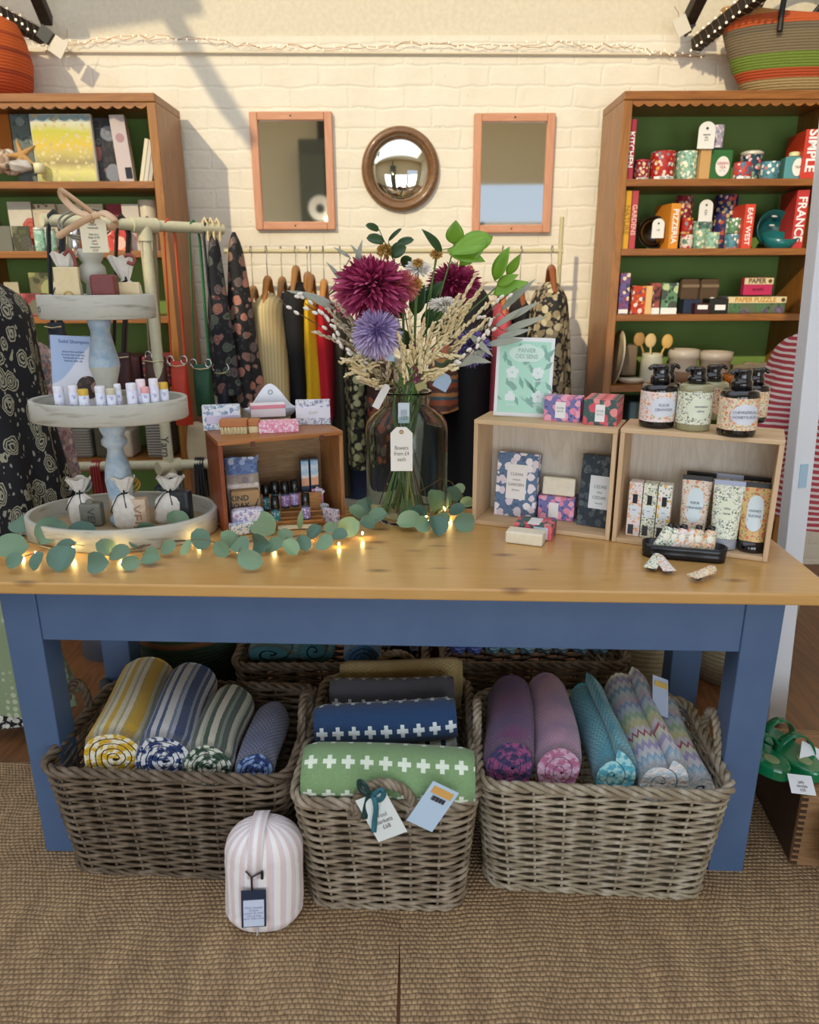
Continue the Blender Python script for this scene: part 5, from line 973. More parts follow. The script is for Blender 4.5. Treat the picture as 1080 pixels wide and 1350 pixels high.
soapW = P('ece2c8', .4, 0, .03); o = thing('soap_bar', 'cream white soap bar leaning on top of the flowered box inside the middle crate', 'soap', (q.x, q.y+.004, zi+h+.001), rot=(-.12, 0, my)); mb = MB(); mb.box((0, .014, .025), (.086, .022, .048)); obj('bar', mb, soapW, o, bevel=.004)
p = G(703, 709); o = thing('soap_box', 'red rose printed soap box lying open in front of the middle crate', 'soap box', p, my+.02); mb = MB(); mb.box((0, .022, .019), (.095, .062, .038)); obj('carton', mb, RFL, o, bevel=.0015); mb = MB(); mb.box((.0, .018, .0385), (.03, .05, .002)); obj('label', mb, WHITE, o); mb = MB(); mb.box((.02, -.0105, .018), (.036, .002, .03)); obj('open_flap', mb, P('ccd8e0', .5), o)
p = G(688, 716); o = thing('soap_bar', 'white soap bar lying on the table before the red rose box', 'soap', (p.x+.002, p.y-.014, TZ), my+.04); mb = MB(); mb.box((0, .022, .0155), (.092, .045, .031)); obj('bar', mb, soapW, o, bevel=.004)
# on top of the middle crate
MINT = NT('mint_poster', .35); t = MINT; co = t.co(); n = t.noise(co, 9, 2); c = t.mix(n, '9fd8bc', 'bce6d2'); v = t.N('ShaderNodeTexWave', {'Vector': co, 'Scale': 7, 'Distortion': 6, 'Detail': 1}, wave_type='BANDS', bands_direction='DIAGONAL').outputs[0]
c = t.mix(t.m('MULTIPLY', t.ramp(v, [(.86, '000000'), (.9, 'ffffff')]), t.ramp(t.noise(co, 22, 2), [(.48, '000000'), (.52, 'ffffff')])), c, '7fae9c'); t.col(c); MINT = t.mat
p, w, h = size(651, 727, 446, 551, mh); PY = p.y; o = thing('framed_poster', 'mint green botanical poster with a white border standing on the middle crate', 'poster', p+V((0, .02, 0)), rot=(-.1, .02, my*.4))
mb = MB(); mb.box((0, 0, h/2), (w, .006, h)); obj('white_mount', mb, P('eceeee', .4), o, bevel=.001); mb = MB(); mb.box((0, -.0032, h/2), (w*.88, .001, h*.9)); obj('printed_panel', mb, MINT, o)
WM = P('e6f2ee', .5); GM = P('86b4a4', .6)
mb = MB(); mb.prism([(.045*math.cos(a)+.004, h*.8+.022*math.sin(a)*(1+.08*math.sin(5*a))) for a in [2*PI*i/40 for i in range(40)]], -.0046, -.0036, ax='y'); obj('title_cloud', mb, P('d4eee2', .5), o); text('PANIER\nDES SENS', .015, P('8fae9c', .6), o, (.004, -.005, h*.8), sx=.9)
def petals(cx, cz, r, n, nm='flower'):
    mb = MB()
    for k in range(n): a = 2*PI*k/n+.3; mb.prism([(cx+r*.6*math.cos(a)+r*.45*math.cos(b), cz+r*.6*math.sin(a)+r*.45*math.sin(b)) for b in [2*PI*j/10 for j in range(10)]], -.0048-.00005*k, -.0036, ax='y')
    obj(nm, mb, WM, o)
petals(-.03, h*.56, .016, 5); petals(.035, h*.56, .015, 6); petals(.038, h*.26, .016, 5)
mb = MB(); mb.prism([(-.045, h*.2), (-.02, h*.2), (-.019, h*.27), (-.026, h*.3), (-.026, h*.325), (-.038, h*.325), (-.038, h*.3), (-.046, h*.27)], -.0046, -.0036, ax='y'); obj('bottle_icon', mb, WM, o)
mb = MB()
for (x, z, a, l) in ((-.03, .62, 2.2, .03), (.0, .5, -.9, .05), (.01, .44, -.8, .06), (.03, .36, 1.2, .035), (.0, .35, 1.9, .035), (.05, .72, .9, .04), (.05, .6, .8, .03), (-.05, .68, 1.6, .03), (.02, .15, 1.4, .03), (-.01, .14, 2, .03), (.055, .45, -.9, .03), (-.005, .68, .4, .03)):
    d = (math.cos(a), math.sin(a)); nn = (-d[1]*.006, d[0]*.006); z = h*z
    mb.prism([(x, z), (x+d[0]*l*.5+nn[0], z+d[1]*l*.5+nn[1]), (x+d[0]*l, z+d[1]*l), (x+d[0]*l*.5-nn[0], z+d[1]*l*.5-nn[1])], -.0042, -.0036, ax='y')
obj('printed_leaves', mb, GM, o)
for x, z, s_ in ((-.03, .46, 'fleurs'), (.038, .46, 'blanches'), (-.032, .15, 'savon'), (.038, .16, 'jasmin')): text(s_, .0085, WM, o, (x, -.005, h*z), bold=.02)
def rosebox(label, x0, x1, yt, yb, m, n, dx, dy, stem, grp, lab):
    p, w, h = size(x0, x1, yt, yb, mh); wf = .088
    for i in range(n):
        d = V((-math.sin(my), math.cos(my), 0))*(.027*i)
        o = thing('soap_box', label[i], 'soap box', p+d+V((0, 0, 0)), my, grp); mb = MB(); mb.box((0, .0125, h/2), (w, .025, h)); obj('carton', mb, m, o, bevel=.001)
        mb = MB(); mb.box(((lab-.5)*w, -.0005, h*.48), (w*.28, .002, h*.66)); obj('label', mb, WHITE, o)
        if i == 0: text('ROSE\nsavon', .0075, P('9a9a94', .7), o, ((lab-.5)*w, -.0018, h*.5), ext=.0002)
rosebox(['pink and blue flowered soap box beside the mint poster on the middle crate', 'pink and blue flowered soap box directly behind the front one on the middle crate'], 716, 764, 524, 556, PFL, 2, 0, 0, 0, 'pink flowered soap boxes', .46)
rosebox(['front one of the row of red rose soap boxes on the middle crate', 'second red rose soap box from the front on the middle crate', 'third red rose soap box from the front on the middle crate', 'rearmost red rose soap box on the middle crate'], 768, 812, 527, 561, RFL, 4, 0, 0, 0, 'red rose soap boxes', .5)
# ---------------------------------------------------------------- pump bottles
BLKG = P('0f0e12', .12, 0, 0, Coat_Weight=.6)
def vine(name, base, leaf, fl, sc=75): return floral(name, base, fl, leaf, sc*1.55, .33, .5)
VINE_O = vine('label_orange_vine', 'efdcc0', '7f9a6c', ['e88a4c', 'f0b070', 'e8a0a0']); VINE_P = vine('label_peach_flowers', 'f2e2e0', 'a8b490', ['f0a878', 'f4c090', 'efd0c8'], 60); VINE_G = vine('label_green_sprigs', 'eef0da', '7c8c6c', ['8c9a80', 'a8a8b4', '6f8468'], 90); VINE_D = vine('label_dark_vine', 'd8b894', '8a6a4c', ['b0745a', '7a5a4c', 'c89a80'], 85)
OIL = P('9a9672', .15, 0, 0, Coat_Weight=.5)
def pump(label, x0, x1, yb, ytb, ytp, body, lab, txt, dx=0, face=0, yoff=0, oval=True):
    p, w, h = size(x0, x1, ytb, yb, rh); r = w/2; p = p+V((0, r+yoff, 0)); hp = at((x0+x1)/2, ytp, p.y).z-rh
    o = thing('pump_bottle', label, 'pump bottle', p, face)
    mb = MB(); mb.lathe([(0, 0), (r*.92, 0), (r*.98, .004), (r, .01), (r, h*.86), (r*.95, h*.95), (r*.8, h*.99), (r*.4, h), (0, h)], 40); obj('body', mb, body, o)
    mb = MB(); mb.lathe([(r*1.012, h*.16), (r*1.012, h*.84)], 40); obj('label', mb, lab, o)
    if oval:
        g = []
        for i in range(9):
            e = i/8; g.append([V((r*1.022*math.sin(.62*math.cos(a)*e*1.25), -r*1.022*math.cos(.62*math.cos(a)*e*1.25), h*.5+h*.22*math.sin(a)*e)) for a in [2*PI*k/28 for k in range(28)]])
        mb = MB(); mb.sheet(g, cv=True); obj('oval_panel', mb, P('dfe4ee' if body is BLKG else 'e4ecd4', .5), o); lines(o, txt, 0, h*.55, .0105, (.0088, .0088), P('7a7c88', .7))
        for c_ in kids(o):
            if c_.name.startswith('lettering'): c_.location.y = -r*1.035
    mb = MB(); mb.lathe([(0, h), (r*.56, h), (r*.54, h+(hp-h)*.42), (r*.47, h+(hp-h)*.46), (r*.44, h+(hp-h)*.6), (r*.47, h+(hp-h)*.93), (r*.42, hp), (0, hp)], 28); obj('pump_collar', mb, BLKG, o)
    mb = MB(); s = 1 if dx >= 0 else -1; zt = hp-(hp-h)*.12; mb.tube(curve([(0, 0, zt), (s*r*.5, -r*.1, zt+.002), (s*r*.66, -r*.15, zt-.001), (s*r*.74, -r*.16, zt-.005)], 10), [.010]*4+[.008]*5+[.006]*2, 10, flat=.6); obj('nozzle', mb, BLKG, o)
    return o
pump('black pump bottle with a pale pink label, leftmost in front on the right crate', 849, 896, 566, 508, 481, BLKG, VINE_P, ['FLEUR', 'ORANGER'], -1)
pump('clear green pump bottle with a green sprig label, middle of the front three', 898, 943, 570, 508, 484, OIL, VINE_G, ['verveine', 'olive'], -1)
pump('black pump bottle with an orange vine label, rightmost of the front three', 955, 1005, 578, 516, 487, BLKG, VINE_O, ['CHEVREFEUILLE', 'HONEYSUCKLE'], -1)
pump('clear pump bottle with a brown vine label standing behind the middle bottle', 925, 968, 556, 506, 481, OIL, VINE_D, [], 1, yoff=.02, oval=False)
pump('dark pump bottle half hidden behind the rightmost front bottle', 984, 1020, 560, 510, 486, BLKG, VINE_O, [], 1, yoff=.015, oval=False)
pump('dark pump bottle half hidden behind the leftmost front bottle', 866, 903, 554, 506, 480, BLKG, VINE_P, [], 1, yoff=.02, oval=False)
# ---------------------------------------------------------------- inside the right crate
for i, (x0, x1, m, l) in enumerate(((830, 851, VINE_P, 'left slim perfume box with a pink flower inside the right crate'), (851, 871, VINE_G, 'middle slim perfume box with green sprigs inside the right crate'), (871, 893, vine('label_yellow_flower', 'f2eee6', '7f946c', ['f0c040', 'f0b8a0', 'f4d890'], 50), 'right slim perfume box with a yellow flower inside the right crate'))):
    lx = .040+.034*i; p = LR(lx+.004, .045, .0115); h = .138; o = thing('perfume_box', l, 'box', p, ry); mb = MB(); mb.box((0, 0, h/2), (.032, .032, h)); obj('carton', mb, m, o, bevel=.0012)
    mb = MB(); mb.box((0, -.0165, h*.7), (.011, .002, h*.17)); obj('black_cap_print', mb, P('16161c', .4), o, bevel=.0008); mb = MB(); mb.box((0, -.0162, h*.48), (.02, .001, h*.2)); obj('white_panel', mb, P('e4ecf0', .5), o)
    mb = MB(); mb.box((-.005, -.0162, h*.13), (.013, .0014, h*.18)); obj('dark_stamp', mb, P('3c3c40', .5), o); text('eau', .006, P('6a7a8c', .7), o, (0, -.0172, h*.5), ext=.0001)
def ctube(label, p, w, h, m, cap, crimp, rz, lean=-.12, name='cream_tube', panel='dbe8ea', cat='tube', txt=None, round_=False, s=1, capf=.16):
    o = thing(name, label, cat, p, rot=(lean, 0, rz)); g = []; n = 14
    for i in range(n+1):
        v = i/n; z = h*capf+(h*(1-capf)-h*.06)*v; tk = w*.34*(1-v)**.8+.0012; ww = w/2*(.86+.14*v); e = .5+.5*min(1, (1-v)*2)
        g.append([V((ww*math.copysign(abs(math.cos(a))**(1 if v < .3 else .8), math.cos(a)), tk*math.sin(a), z)) for a in [2*PI*k/28 for k in range(28)]])
    mb = MB(); mb.sheet(g, cv=True); mb.add(g[0], [tuple(range(28))]); obj('body', mb, m, o)
    mb = MB(); mb.box((0, 0, h*.97), (w, .003, h*.075)); obj('crimp', mb, P(crimp, .4), o, bevel=.0008)
    mb = MB(); r = w*.43; mb.lathe([(0, 0), (r*.93, 0), (r, .003), (r*1.0, h*capf), (0, h*capf)], 28, sy=.8); obj('cap', mb, cap, o)
    if panel:
        pts = []; pw, ph = w*.27, h*.26; zc_ = h*.57
        if round_: pts = [(w*.34*math.cos(a), zc_+w*.34*math.sin(a)) for a in [2*PI*k/28 for k in range(28)]]
        else: pts = [(pw*math.cos(a)*(1 if abs(math.sin(a)) < .8 else .9), zc_+ph*math.copysign(abs(math.sin(a))**.5, math.sin(a))) for a in [2*PI*k/32 for k in range(32)]]
        vs = []
        for x, z in pts:
            v = (z-h*capf)/(h*(1-capf)-h*.06); tk = w*.34*(1-min(.98, v))**.8+.0012; ww = w/2*(.86+.14*v); vs.append(V((x, -tk*math.sqrt(max(0, 1-(x/ww)**2))-.0009, z)))
        c = V((0, -(w*.34*(1-.47)**.8+.0022), zc_)); mb = MB(); mb.add([c]+vs, [(0, i+1, (i+1) % len(vs)+1) for i in range(len(vs))], sm=True); obj('panel', mb, P(panel, .5), o)
        if txt:
            for i, s_ in enumerate(txt): text(s_, .0075*s, P('6a7a84', .7), o, (0, c.y-.0012, zc_+.006-.012*i), (PI/2-.12, 0, 0), ext=.0002, bold=.01)
    return o
CLR = NT('frosted_cap', .25, Transmission_Weight=.4); CLR.col('c4c8d2'); CLR = CLR.mat
w5 = .068; TH_ = .16
for lx, ly, l, m, cap, crimp, pan, tx, rnd in ((.185, .095, 'black capped cream tube behind the peach vine tube', VINE_D, BLKG, '1c1614', None, None, 0), (.245, .1, 'pale crimped cream tube behind the olive sprig tube', VINE_G, CLR, 'b4bcd4', None, None, 0), (.305, .1, 'black crimped cream tube behind the golden vine tube', VINE_O, BLKG, '1c1614', None, None, 0)):
    ctube(l, LR(lx, ly, .0115), w5, TH_, m, cap, crimp, ry-.05, -.05, panel=pan)
ctube('cream tube with a peach and orange vine label inside the right crate', LR(.180, .048, .0115), w5, TH_, vine('tube_peach_vine', 'ecdccc', '8c9c6c', ['e09060', 'eab48c', 'e8a880'], 60), BLKG, '221a16', ry+.02, txt=['FLEUR', 'ORANGER'])
ctube('cream tube with a green sprig label and clear cap inside the right crate', LR(.252, .030, .0115), w5, TH_, VINE_G, CLR, 'a9b2cc', ry+.04, txt=['olive', 'verte'], panel='e6ecd0', round_=True)
ctube('golden vine labelled tube with a black cap inside the right crate', LR(.312, .034, .0115), w5*.95, TH_, vine('tube_gold_vine', 'e0bc7c', '5c7a54', ['d8744c', 'e09a68', 'c86a50'], 60), BLKG, '14100e', ry+.02, txt=['HONEY', 'SUCKLE'])
# black oval tray with small tubes
a = G(852, 733); b = G(955, 742); tc_ = (a+b)/2+V((0, .012, 0)); yw = math.atan2(b.y-a.y, b.x-a.x)
o = thing('oval_tray', 'small black oval enamel tray in front of the right crate', 'tray', (tc_.x, tc_.y, TZ), yw); hw = (b-a).length/2+.006
def stad(s, t_): return [V((math.copysign(hw-.024, math.cos(a))*(1 if abs(math.cos(a)) > 1e-6 else 0)+s*math.cos(a), s*math.sin(a), t_)) for a in [2*PI*(k+.5)/40 for k in range(40)]]
mb = MB(); mb.sheet([stad(.001, .002), stad(.022, .002), stad(.024, .001), stad(.0245, .01), stad(.0255, .012), stad(.0245, .014), stad(.0255, .022), stad(.0265, .034), stad(.0245, .034), stad(.0225, .004), stad(.001, .004)], cv=True); obj('tray_wall', mb, P('15191f', .3, 0, 0), o)
SM = [('white sprigged mini tube at the far left of the black tray', VINE_G, -1.15), ('green sprigged mini tube second from the left in the black tray', VINE_G, -.75), ('pink flowered mini tube third from the left in the black tray', VINE_P, -.3), ('pale mini tube with small script fourth in the black tray', VINE_P, .12), ('yellow vine mini tube fifth in the black tray', VINE_O, .5), ('golden vine mini tube at the far right of the black tray', VINE_O, .98)]
def mini(label, loc, rot, m, cap=True, L=.062, grp=None, r=.0115):
    o = thing('mini_tube', label, 'tube', loc, rot=rot, group=grp); g = []
    for i in range(13):
        v = i/12; tk = r*(1-.85*(1-v)**1.3 if v < 1 else 1); wv = r*(1.45-.45*v); f = 1 if v < .93 else .75
        g.append([V((wv*math.cos(a)*f, tk*math.sin(a)*f, L*v)) for a in [2*PI*k/20 for k in range(20)]])
    mb = MB(); mb.sheet(g, cv=True); mb.add(g[-1], [tuple(range(20))]); mb.add(g[0], [tuple(range(20))]); obj('body', mb, m, o)
    if cap: mb = MB(); mb.lathe([(0, L), (r*.62, L), (r*.62, L+.011), (0, L+.012)], 16); obj('cap', mb, BLKG, o)
    mb = MB(); g = [[V((r*.62*e*math.cos(a), -r*(.93-.25*0)*1.0-.0006+.0022*e*e+.0*abs(math.cos(a)), L*.62+r*.75*e*math.sin(a))) for a in [2*PI*k/16 for k in range(16)]] for e in (0.01, .5, 1)]; mb.sheet(g, cv=True); obj('round_label', mb, P('f2ecd8', .5), o); return o
for i, (l, m, fx) in enumerate(SM):
    q = V((tc_.x, tc_.y, TZ+.012))+Matrix.Rotation(yw, 3, 'Z') @ V((fx*.052*.95, -.006+.003*(i % 2), 0)); mini(l, q, (-.45, (.42, .4, .22, .25, .1, .18)[i], yw), m, i != 3, grp='mini tubes in the black tray', L=.058+.004*(i == 0), r=.0125)
for (x, y, a_, m, l) in ((857, 750, -.55, VINE_G, 'mini tube with a dark band lying left of the other two on the table'), (883, 754, .05, VINE_P, 'mini tube with a peach label lying in the middle of the three on the table'), (912, 762, -1.1, VINE_O, 'mini tube with a yellow label lying rightmost of the three on the table')):
    q = G(x, y, TZ+.009); o = mini(l, (q.x, q.y, TZ+.012), (-PI/2+.08, 0, a_), m, False, .066, 'loose mini tubes on the table', r=.0105)
    for c_ in kids(o): c_.rotation_euler = (0, 0, PI)
    mb = MB(); mb.box((0, .0055, .014), (.02, .006, .012)); obj('dark_band', mb, P('3a3e42', .5), o)
# ================================================================ glass vase and flowers
VY = 1.945; vb = at(537, 697, VY-.105); VX = (at(483, 620, VY).x+at(590, 620, VY).x)/2; VR = (at(590, 620, VY).x-at(483, 620, VY).x)/2
VZ = TZ; vh = at(537, 515, VY).z-VZ; ve = thing('glass_vase', 'tall clear glass vase with a narrow neck in the middle of the table', 'vase', (VX, VY, VZ))
r = VR; nr = VR*.56
prof = [(0, 0), (r*.86, 0), (r*.95, .004), (r, .02), (r, vh*.70), (r*.97, vh*.76), (r*.85, vh*.82), (r*.66, vh*.865), (nr*1.02, vh*.885), (nr, vh*.92), (nr*1.0, vh*.975), (nr*1.1, vh*.985), (nr*1.1, vh), (nr*.98, vh), (nr*.9, vh*.97), (nr*.9, vh*.89), (r*.62, vh*.85), (r*.82, vh*.8), (r*.93, vh*.745), (r*.965, vh*.69), (r*.965, .03), (r*.9, .014), (0, .012)]
GL = NT('vase_glass', .0, Transmission_Weight=1.0, IOR=1.22); GL.col('f0faf6'); mb = MB(); mb.lathe(prof, 64); obj('vase_body', mb, GL.mat, ve)
WAT = []
def VP(x, y, Y): return at(x, y, Y)
neck = V((VX+.004, VY, VZ+vh-.01))
SG = P('5c8040', .6); SGD = P('44603a', .6); SB = P('5a4030', .7); STN = P('98945c', .8)
def stem_pts(head, seed, via=None):
    rr = random.Random(seed); a = rr.uniform(0, 2*PI); k = rr.uniform(.35, .8); n_ = neck+V((rr.uniform(-.6, .6)*nr, rr.uniform(-.6, .6)*nr, 0)); d = (head-n_); b = V((VX-(n_.x-VX)*1.2-d.x*.35*k, VY-(n_.y-VY)*.9+.3*math.sin(a)*VR, VZ+.018))
    b.x = max(VX-VR*.8, min(VX+VR*.8, b.x)); b.y = max(VY-VR*.75, min(VY+VR*.75, b.y))
    q = b-V((VX, VY, 0)); q.z = 0
    if q.length > VR*.8: q = q.normalized()*VR*.8; b.x = VX+q.x; b.y = VY+q.y
    return curve([b, b.lerp(n_, .5), n_, n_.lerp(head, .5)+V((0, 0, .015)), head], 18)
def flower(name, label, cat, px, py, Y, seed, sm, sr=.0034):
    h = VP(px, py, Y); o = thing(name, label, cat, h); pts = stem_pts(h, seed); mb = MB(); mb.tube([p-h for p in pts], sr, 7); obj('stem', mb, sm, o); return o, h, pts
def ptm(name, a, b, tip=None):
    t = NT(name, .6); g = t.N('ShaderNodeNewGeometry').outputs['Random Per Island']; c = t.mix(g, a, b)
    if tip: l = t.N('ShaderNodeVectorMath', {0: t.co()}, operation='LENGTH').outputs['Value']; c = t.mix(t.ramp(l, [(.0, '000000'), (tip[1], '000000'), (tip[2], 'ffffff')]), c, tip[0])
    t.col(c); return t.mat
def bloom(o, rx, rz, n, m, ry=None, w=.07, inner=.25, hemi=-.4, curl=.2, seed=1, nm='petals', segs=4, jit=.12):
    rr = random.Random(seed); mb = MB(); ry = ry or rx
    for i in range(n):
        z = hemi+(1-hemi)*(i+.5)/n; ph = i*2.39996+rr.uniform(-.1, .1); s = math.sqrt(max(0, 1-z*z)); d = V((s*math.cos(ph), -z, s*math.sin(ph)))  # dome faces the viewer (-Y) and up
        d = (Matrix.Rotation(-.55, 3, 'X') @ d).normalized(); side = d.cross(V((rr.uniform(-1, 1), rr.uniform(-1, 1), rr.uniform(-1, 1)))).normalized(); up = side.cross(d)
        L = 1+rr.uniform(-jit, jit*.6); vs = []
        for k in range(segs+1):
            t_ = inner+(1-inner)*k/segs; q = d*t_*L+up*curl*((t_-.5)**2-.1)+V((0, 0, -.12*t_*t_)); ww = w*(.55+.9*math.sin(PI*min(1, .15+k/segs*.75)))*(1 if k < segs else .35)
            for e in (-1, 1): p = q+side*ww*e*.5; vs.append(V((p.x*rx, p.y*ry, p.z*rz)))
            
        mb.add(vs, [(2*k, 2*k+1, 2*k+3, 2*k+2) for k in range(segs)], sm=True)
    obj(nm, mb, m, o, fix=False); return o
def pr(px, Y, dpx): return at(px+dpx, 400, Y).x-at(px, 400, Y).x
BUR = ptm('burgundy_petals', '8a1c48', 'b83c6c', ('d4648c', .07, .11)); SAL = ptm('salmon_petals', 'c4605c', 'd88a7c'); LAV = ptm('lavender_petals', 'a08cbc', 'c2b0d6', ('d4c8e4', .045, .07)); VIO = ptm('violet_petals', '64549a', '9484c8'); WHP = ptm('white_petals', 'e6e0d4', 'f6f2ea'); YEL = ptm('ochre_petals', 'c09040', 'dcb468')
o, h, _ = flower('chrysanthemum', 'big burgundy chrysanthemum at the upper left of the bouquet', 'flower', 491, 378, 1.83, 1, SG); R_ = pr(491, 1.83, 53)
bloom(o, R_, R_*.85, 420, BUR, w=.085, hemi=-.55, curl=.35, seed=1); mb = MB(); mb.ell((0, .01, -.01), (R_*.5, R_*.45, R_*.42)); obj('flower_heart', mb, P('5a1030', .7), o)
o, h, _ = flower('chrysanthemum', 'smaller burgundy chrysanthemum at the upper right of the bouquet', 'flower', 598, 373, 1.99, 2, SG); R_ = pr(598, 1.99, 38)
bloom(o, R_, R_*.8, 300, BUR, w=.09, hemi=-.5, curl=.35, seed=2); mb = MB(); mb.ell((0, .01, -.005), (R_*.5, R_*.45, R_*.4)); obj('flower_heart', mb, P('5a1030', .7), o)
o, h, _ = flower('chrysanthemum', 'salmon pink chrysanthemum half hidden behind the big burgundy one', 'flower', 531, 376, 1.84, 3, SG); R_ = pr(531, 1.84, 24)
bloom(o, R_, R_*.95, 200, SAL, w=.1, seed=3)
o, h, _ = flower('allium', 'round lavender globe flower low in the front of the bouquet', 'flower', 497, 437, 1.77, 4, SG, .0035); R_ = pr(497, 1.77, 35)
bloom(o, R_, R_, 520, LAV, w=.07, hemi=-.9, inner=.2, curl=.1, seed=4, jit=.08); mb = MB(); mb.ell((0, 0, 0), (R_*.5,)*3); obj('flower_heart', mb, P('5c4888', .7), o)
o, h, _ = flower('allium', 'violet blue globe flower at the lower right of the bouquet', 'flower', 622, 456, 1.93, 5, SG); R_ = pr(622, 1.93, 27)
bloom(o, R_, R_, 340, VIO, w=.06, hemi=-.9, inner=.2, curl=.1, seed=5)
o, h, _ = flower('daisy', 'flat white flower in the middle right of the bouquet', 'flower', 587, 401, 1.84, 6, SG); R_ = pr(587, 1.84, 25); bloom(o, R_, R_*.45, 110, WHP, w=.14, hemi=-.1, seed=6)
o, h, _ = flower('daisy', 'white flower above the middle of the bouquet', 'flower', 551, 354, 1.88, 7, SG); R_ = pr(551, 1.88, 19); bloom(o, R_, R_*.8, 70, WHP, w=.17, hemi=0, seed=7)
for i, (x, y, Y, r_, l) in enumerate(((508, 330, 1.93, 13, 'small ochre flower head behind the burgundy chrysanthemum'), (575, 335, 1.93, 9, 'small round ochre flower head near the top middle of the bouquet'), (548, 374, 1.84, 11, 'small ochre flower head beside the big burgundy chrysanthemum'), (551, 346, 1.86, 8, 'tiny ochre flower heart in the middle of the top of the bouquet'))):
    o, h, _ = flower('strawflower', l, 'flower', x, y, Y, 10+i, SG, .0018); R_ = pr(x, Y, r_); bloom(o, R_, R_*.8, 90, YEL, w=.2, hemi=-.3, seed=11+i)
o, h, _ = flower('astilbe', 'small magenta flower spike in the front middle of the bouquet', 'flower', 549, 470, 1.83, 17, SG, .0018); mb = MB(); rr = random.Random(5)
for i in range(60): z = rr.uniform(-.06, .03); mb.ell((rr.uniform(-1, 1)*.012*(1-abs(z)*8), rr.uniform(-.01, .01), z), (.003, .003, .004), 4, 6)
obj('florets', mb, P('8a3c6c', .7), o)
# leaves
def leaf(mb, p, d, n, L, W, cup=.15, tw=0, m=0, rnd=False, fold=.12):
    d = V(d).normalized(); n = V(n); n = (n-d*n.dot(d)).normalized(); s = d.cross(n); g = []
    for i in range(9):
        v = i/8; w = W/2*(math.sin(PI*v**.8)**(.5 if rnd else .9)) if 0 < v < 1 else .0004
        if rnd: w = W/2*math.sqrt(max(1e-5, 1-(2*v-1)**2))
        c = V(p)+d*L*v+n*(cup*L*(v*(1-v))*1.2); g.append([c+s*w*e+n*abs(e)*w*fold*2 for e in (-1, -.5, 0, .5, 1)])
    mb.sheet(g, m)
t = NT('bright_leaf', .4); n = t.noise(t.co(), 25, 2); t.col(t.mix(n, '5c8c1c', '86b434')); LFG = t.mat
t = NT('dark_leaf', .4); n = t.noise(t.co(), 25, 2); t.col(t.mix(n, '20381c', '3c5c30')); LFD = t.mat
t = NT('olive_grey_leaf', .6); n = t.noise(t.co(), 20, 2); t.col(t.mix(n, '8e9484', 'b6b8a6')); LFO = t.mat
def sprig(label, px, py, Y, seed, leaves, m, sm, cat='sprig', name='leaf_sprig', rnd=False, sr=.002):
    o, h, pts = flower(name, label, cat, px, py, Y, seed, sm, sr); mb = MB(); tw = MB()
    for (x0, y0, x1, y1, w) in leaves:
        a = VP(x0, y0, Y)-h; b = VP(x1, y1, Y-.02)-h; L = (b-a).length; leaf(mb, a, b-a, V((random.Random(x0+y0).uniform(-.5, .5), -1, .4)), L, pr(540, Y, w), rnd=rnd)
        near = min(pts, key=lambda p: (p-h-a).length)-h; tw.tube([near, near.lerp(a, .5)+V((0, 0, -.003)), a], .0011, 5)
    obj('leaves', mb, m, o, solid=.0006); obj('twigs', tw, sm, o); return o
sprig('bright green heart-leaved sprig at the top of the bouquet', 600, 322, 1.9, 20, [(598, 322, 601, 290, 24), (650, 312, 592, 336, 30), (606, 350, 645, 314, 20), (590, 330, 640, 345, 22)], LFG, SG)
sprig('slim dark green leaf pointing up left of the bright green sprig', 578, 330, 1.93, 21, [(583, 334, 556, 302, 13), (606, 322, 628, 318, 12)], LFD, SG)
sprig('bright green sprig at the right side of the bouquet', 662, 372, 1.92, 22, [(652, 370, 672, 325, 20), (668, 362, 686, 335, 14), (650, 388, 697, 372, 20), (655, 376, 684, 362, 14)], LFG, SG)
sprig('dark round-leaved eucalyptus sprig at the top left of the bouquet', 520, 345, 1.92, 23, [(500, 303, 482, 297, 10), (507, 318, 483, 314, 14), (523, 322, 546, 316, 11), (516, 335, 536, 326, 20), (530, 350, 543, 340, 16), (512, 318, 530, 301, 6)], LFD, SGD, name='eucalyptus_sprig', rnd=True, sr=.0016)
sprig('grey olive leaved branch reaching left out of the bouquet', 430, 392, 1.86, 24, [(440, 400, 378, 383, 9), (441, 408, 398, 386, 8), (470, 360, 478, 316, 9), (452, 372, 430, 345, 6), (480, 345, 462, 322, 5), (462, 340, 440, 326, 5)], LFO, SB, name='olive_branch', sr=.0014)
sprig('grey olive leaved branch reaching right above the mint poster', 668, 418, 1.94, 25, [(660, 410, 706, 368, 10), (664, 424, 712, 398, 9), (664, 436, 722, 417, 10), (655, 446, 702, 434, 9), (640, 455, 690, 448, 10), (652, 432, 690, 405, 8)], LFO, SB, name='olive_branch', sr=.0014)
sprig('pale grey leaves low at the right of the bouquet under the violet flower', 610, 470, 1.9, 26, [(640, 462, 605, 484, 14), (600, 470, 648, 478, 12), (618, 440, 650, 470, 9)], LFO, SGD)
sprig('dark green foliage filling the middle of the bouquet', 540, 420, 1.95, 27, [(530, 420, 510, 385, 20), (545, 415, 560, 375, 22), (555, 430, 590, 405, 24), (520, 440, 480, 420, 22), (560, 400, 585, 370, 18), (540, 460, 520, 430, 22), (570, 440, 600, 420, 20), (500, 425, 465, 395, 20)], LFD, SGD)
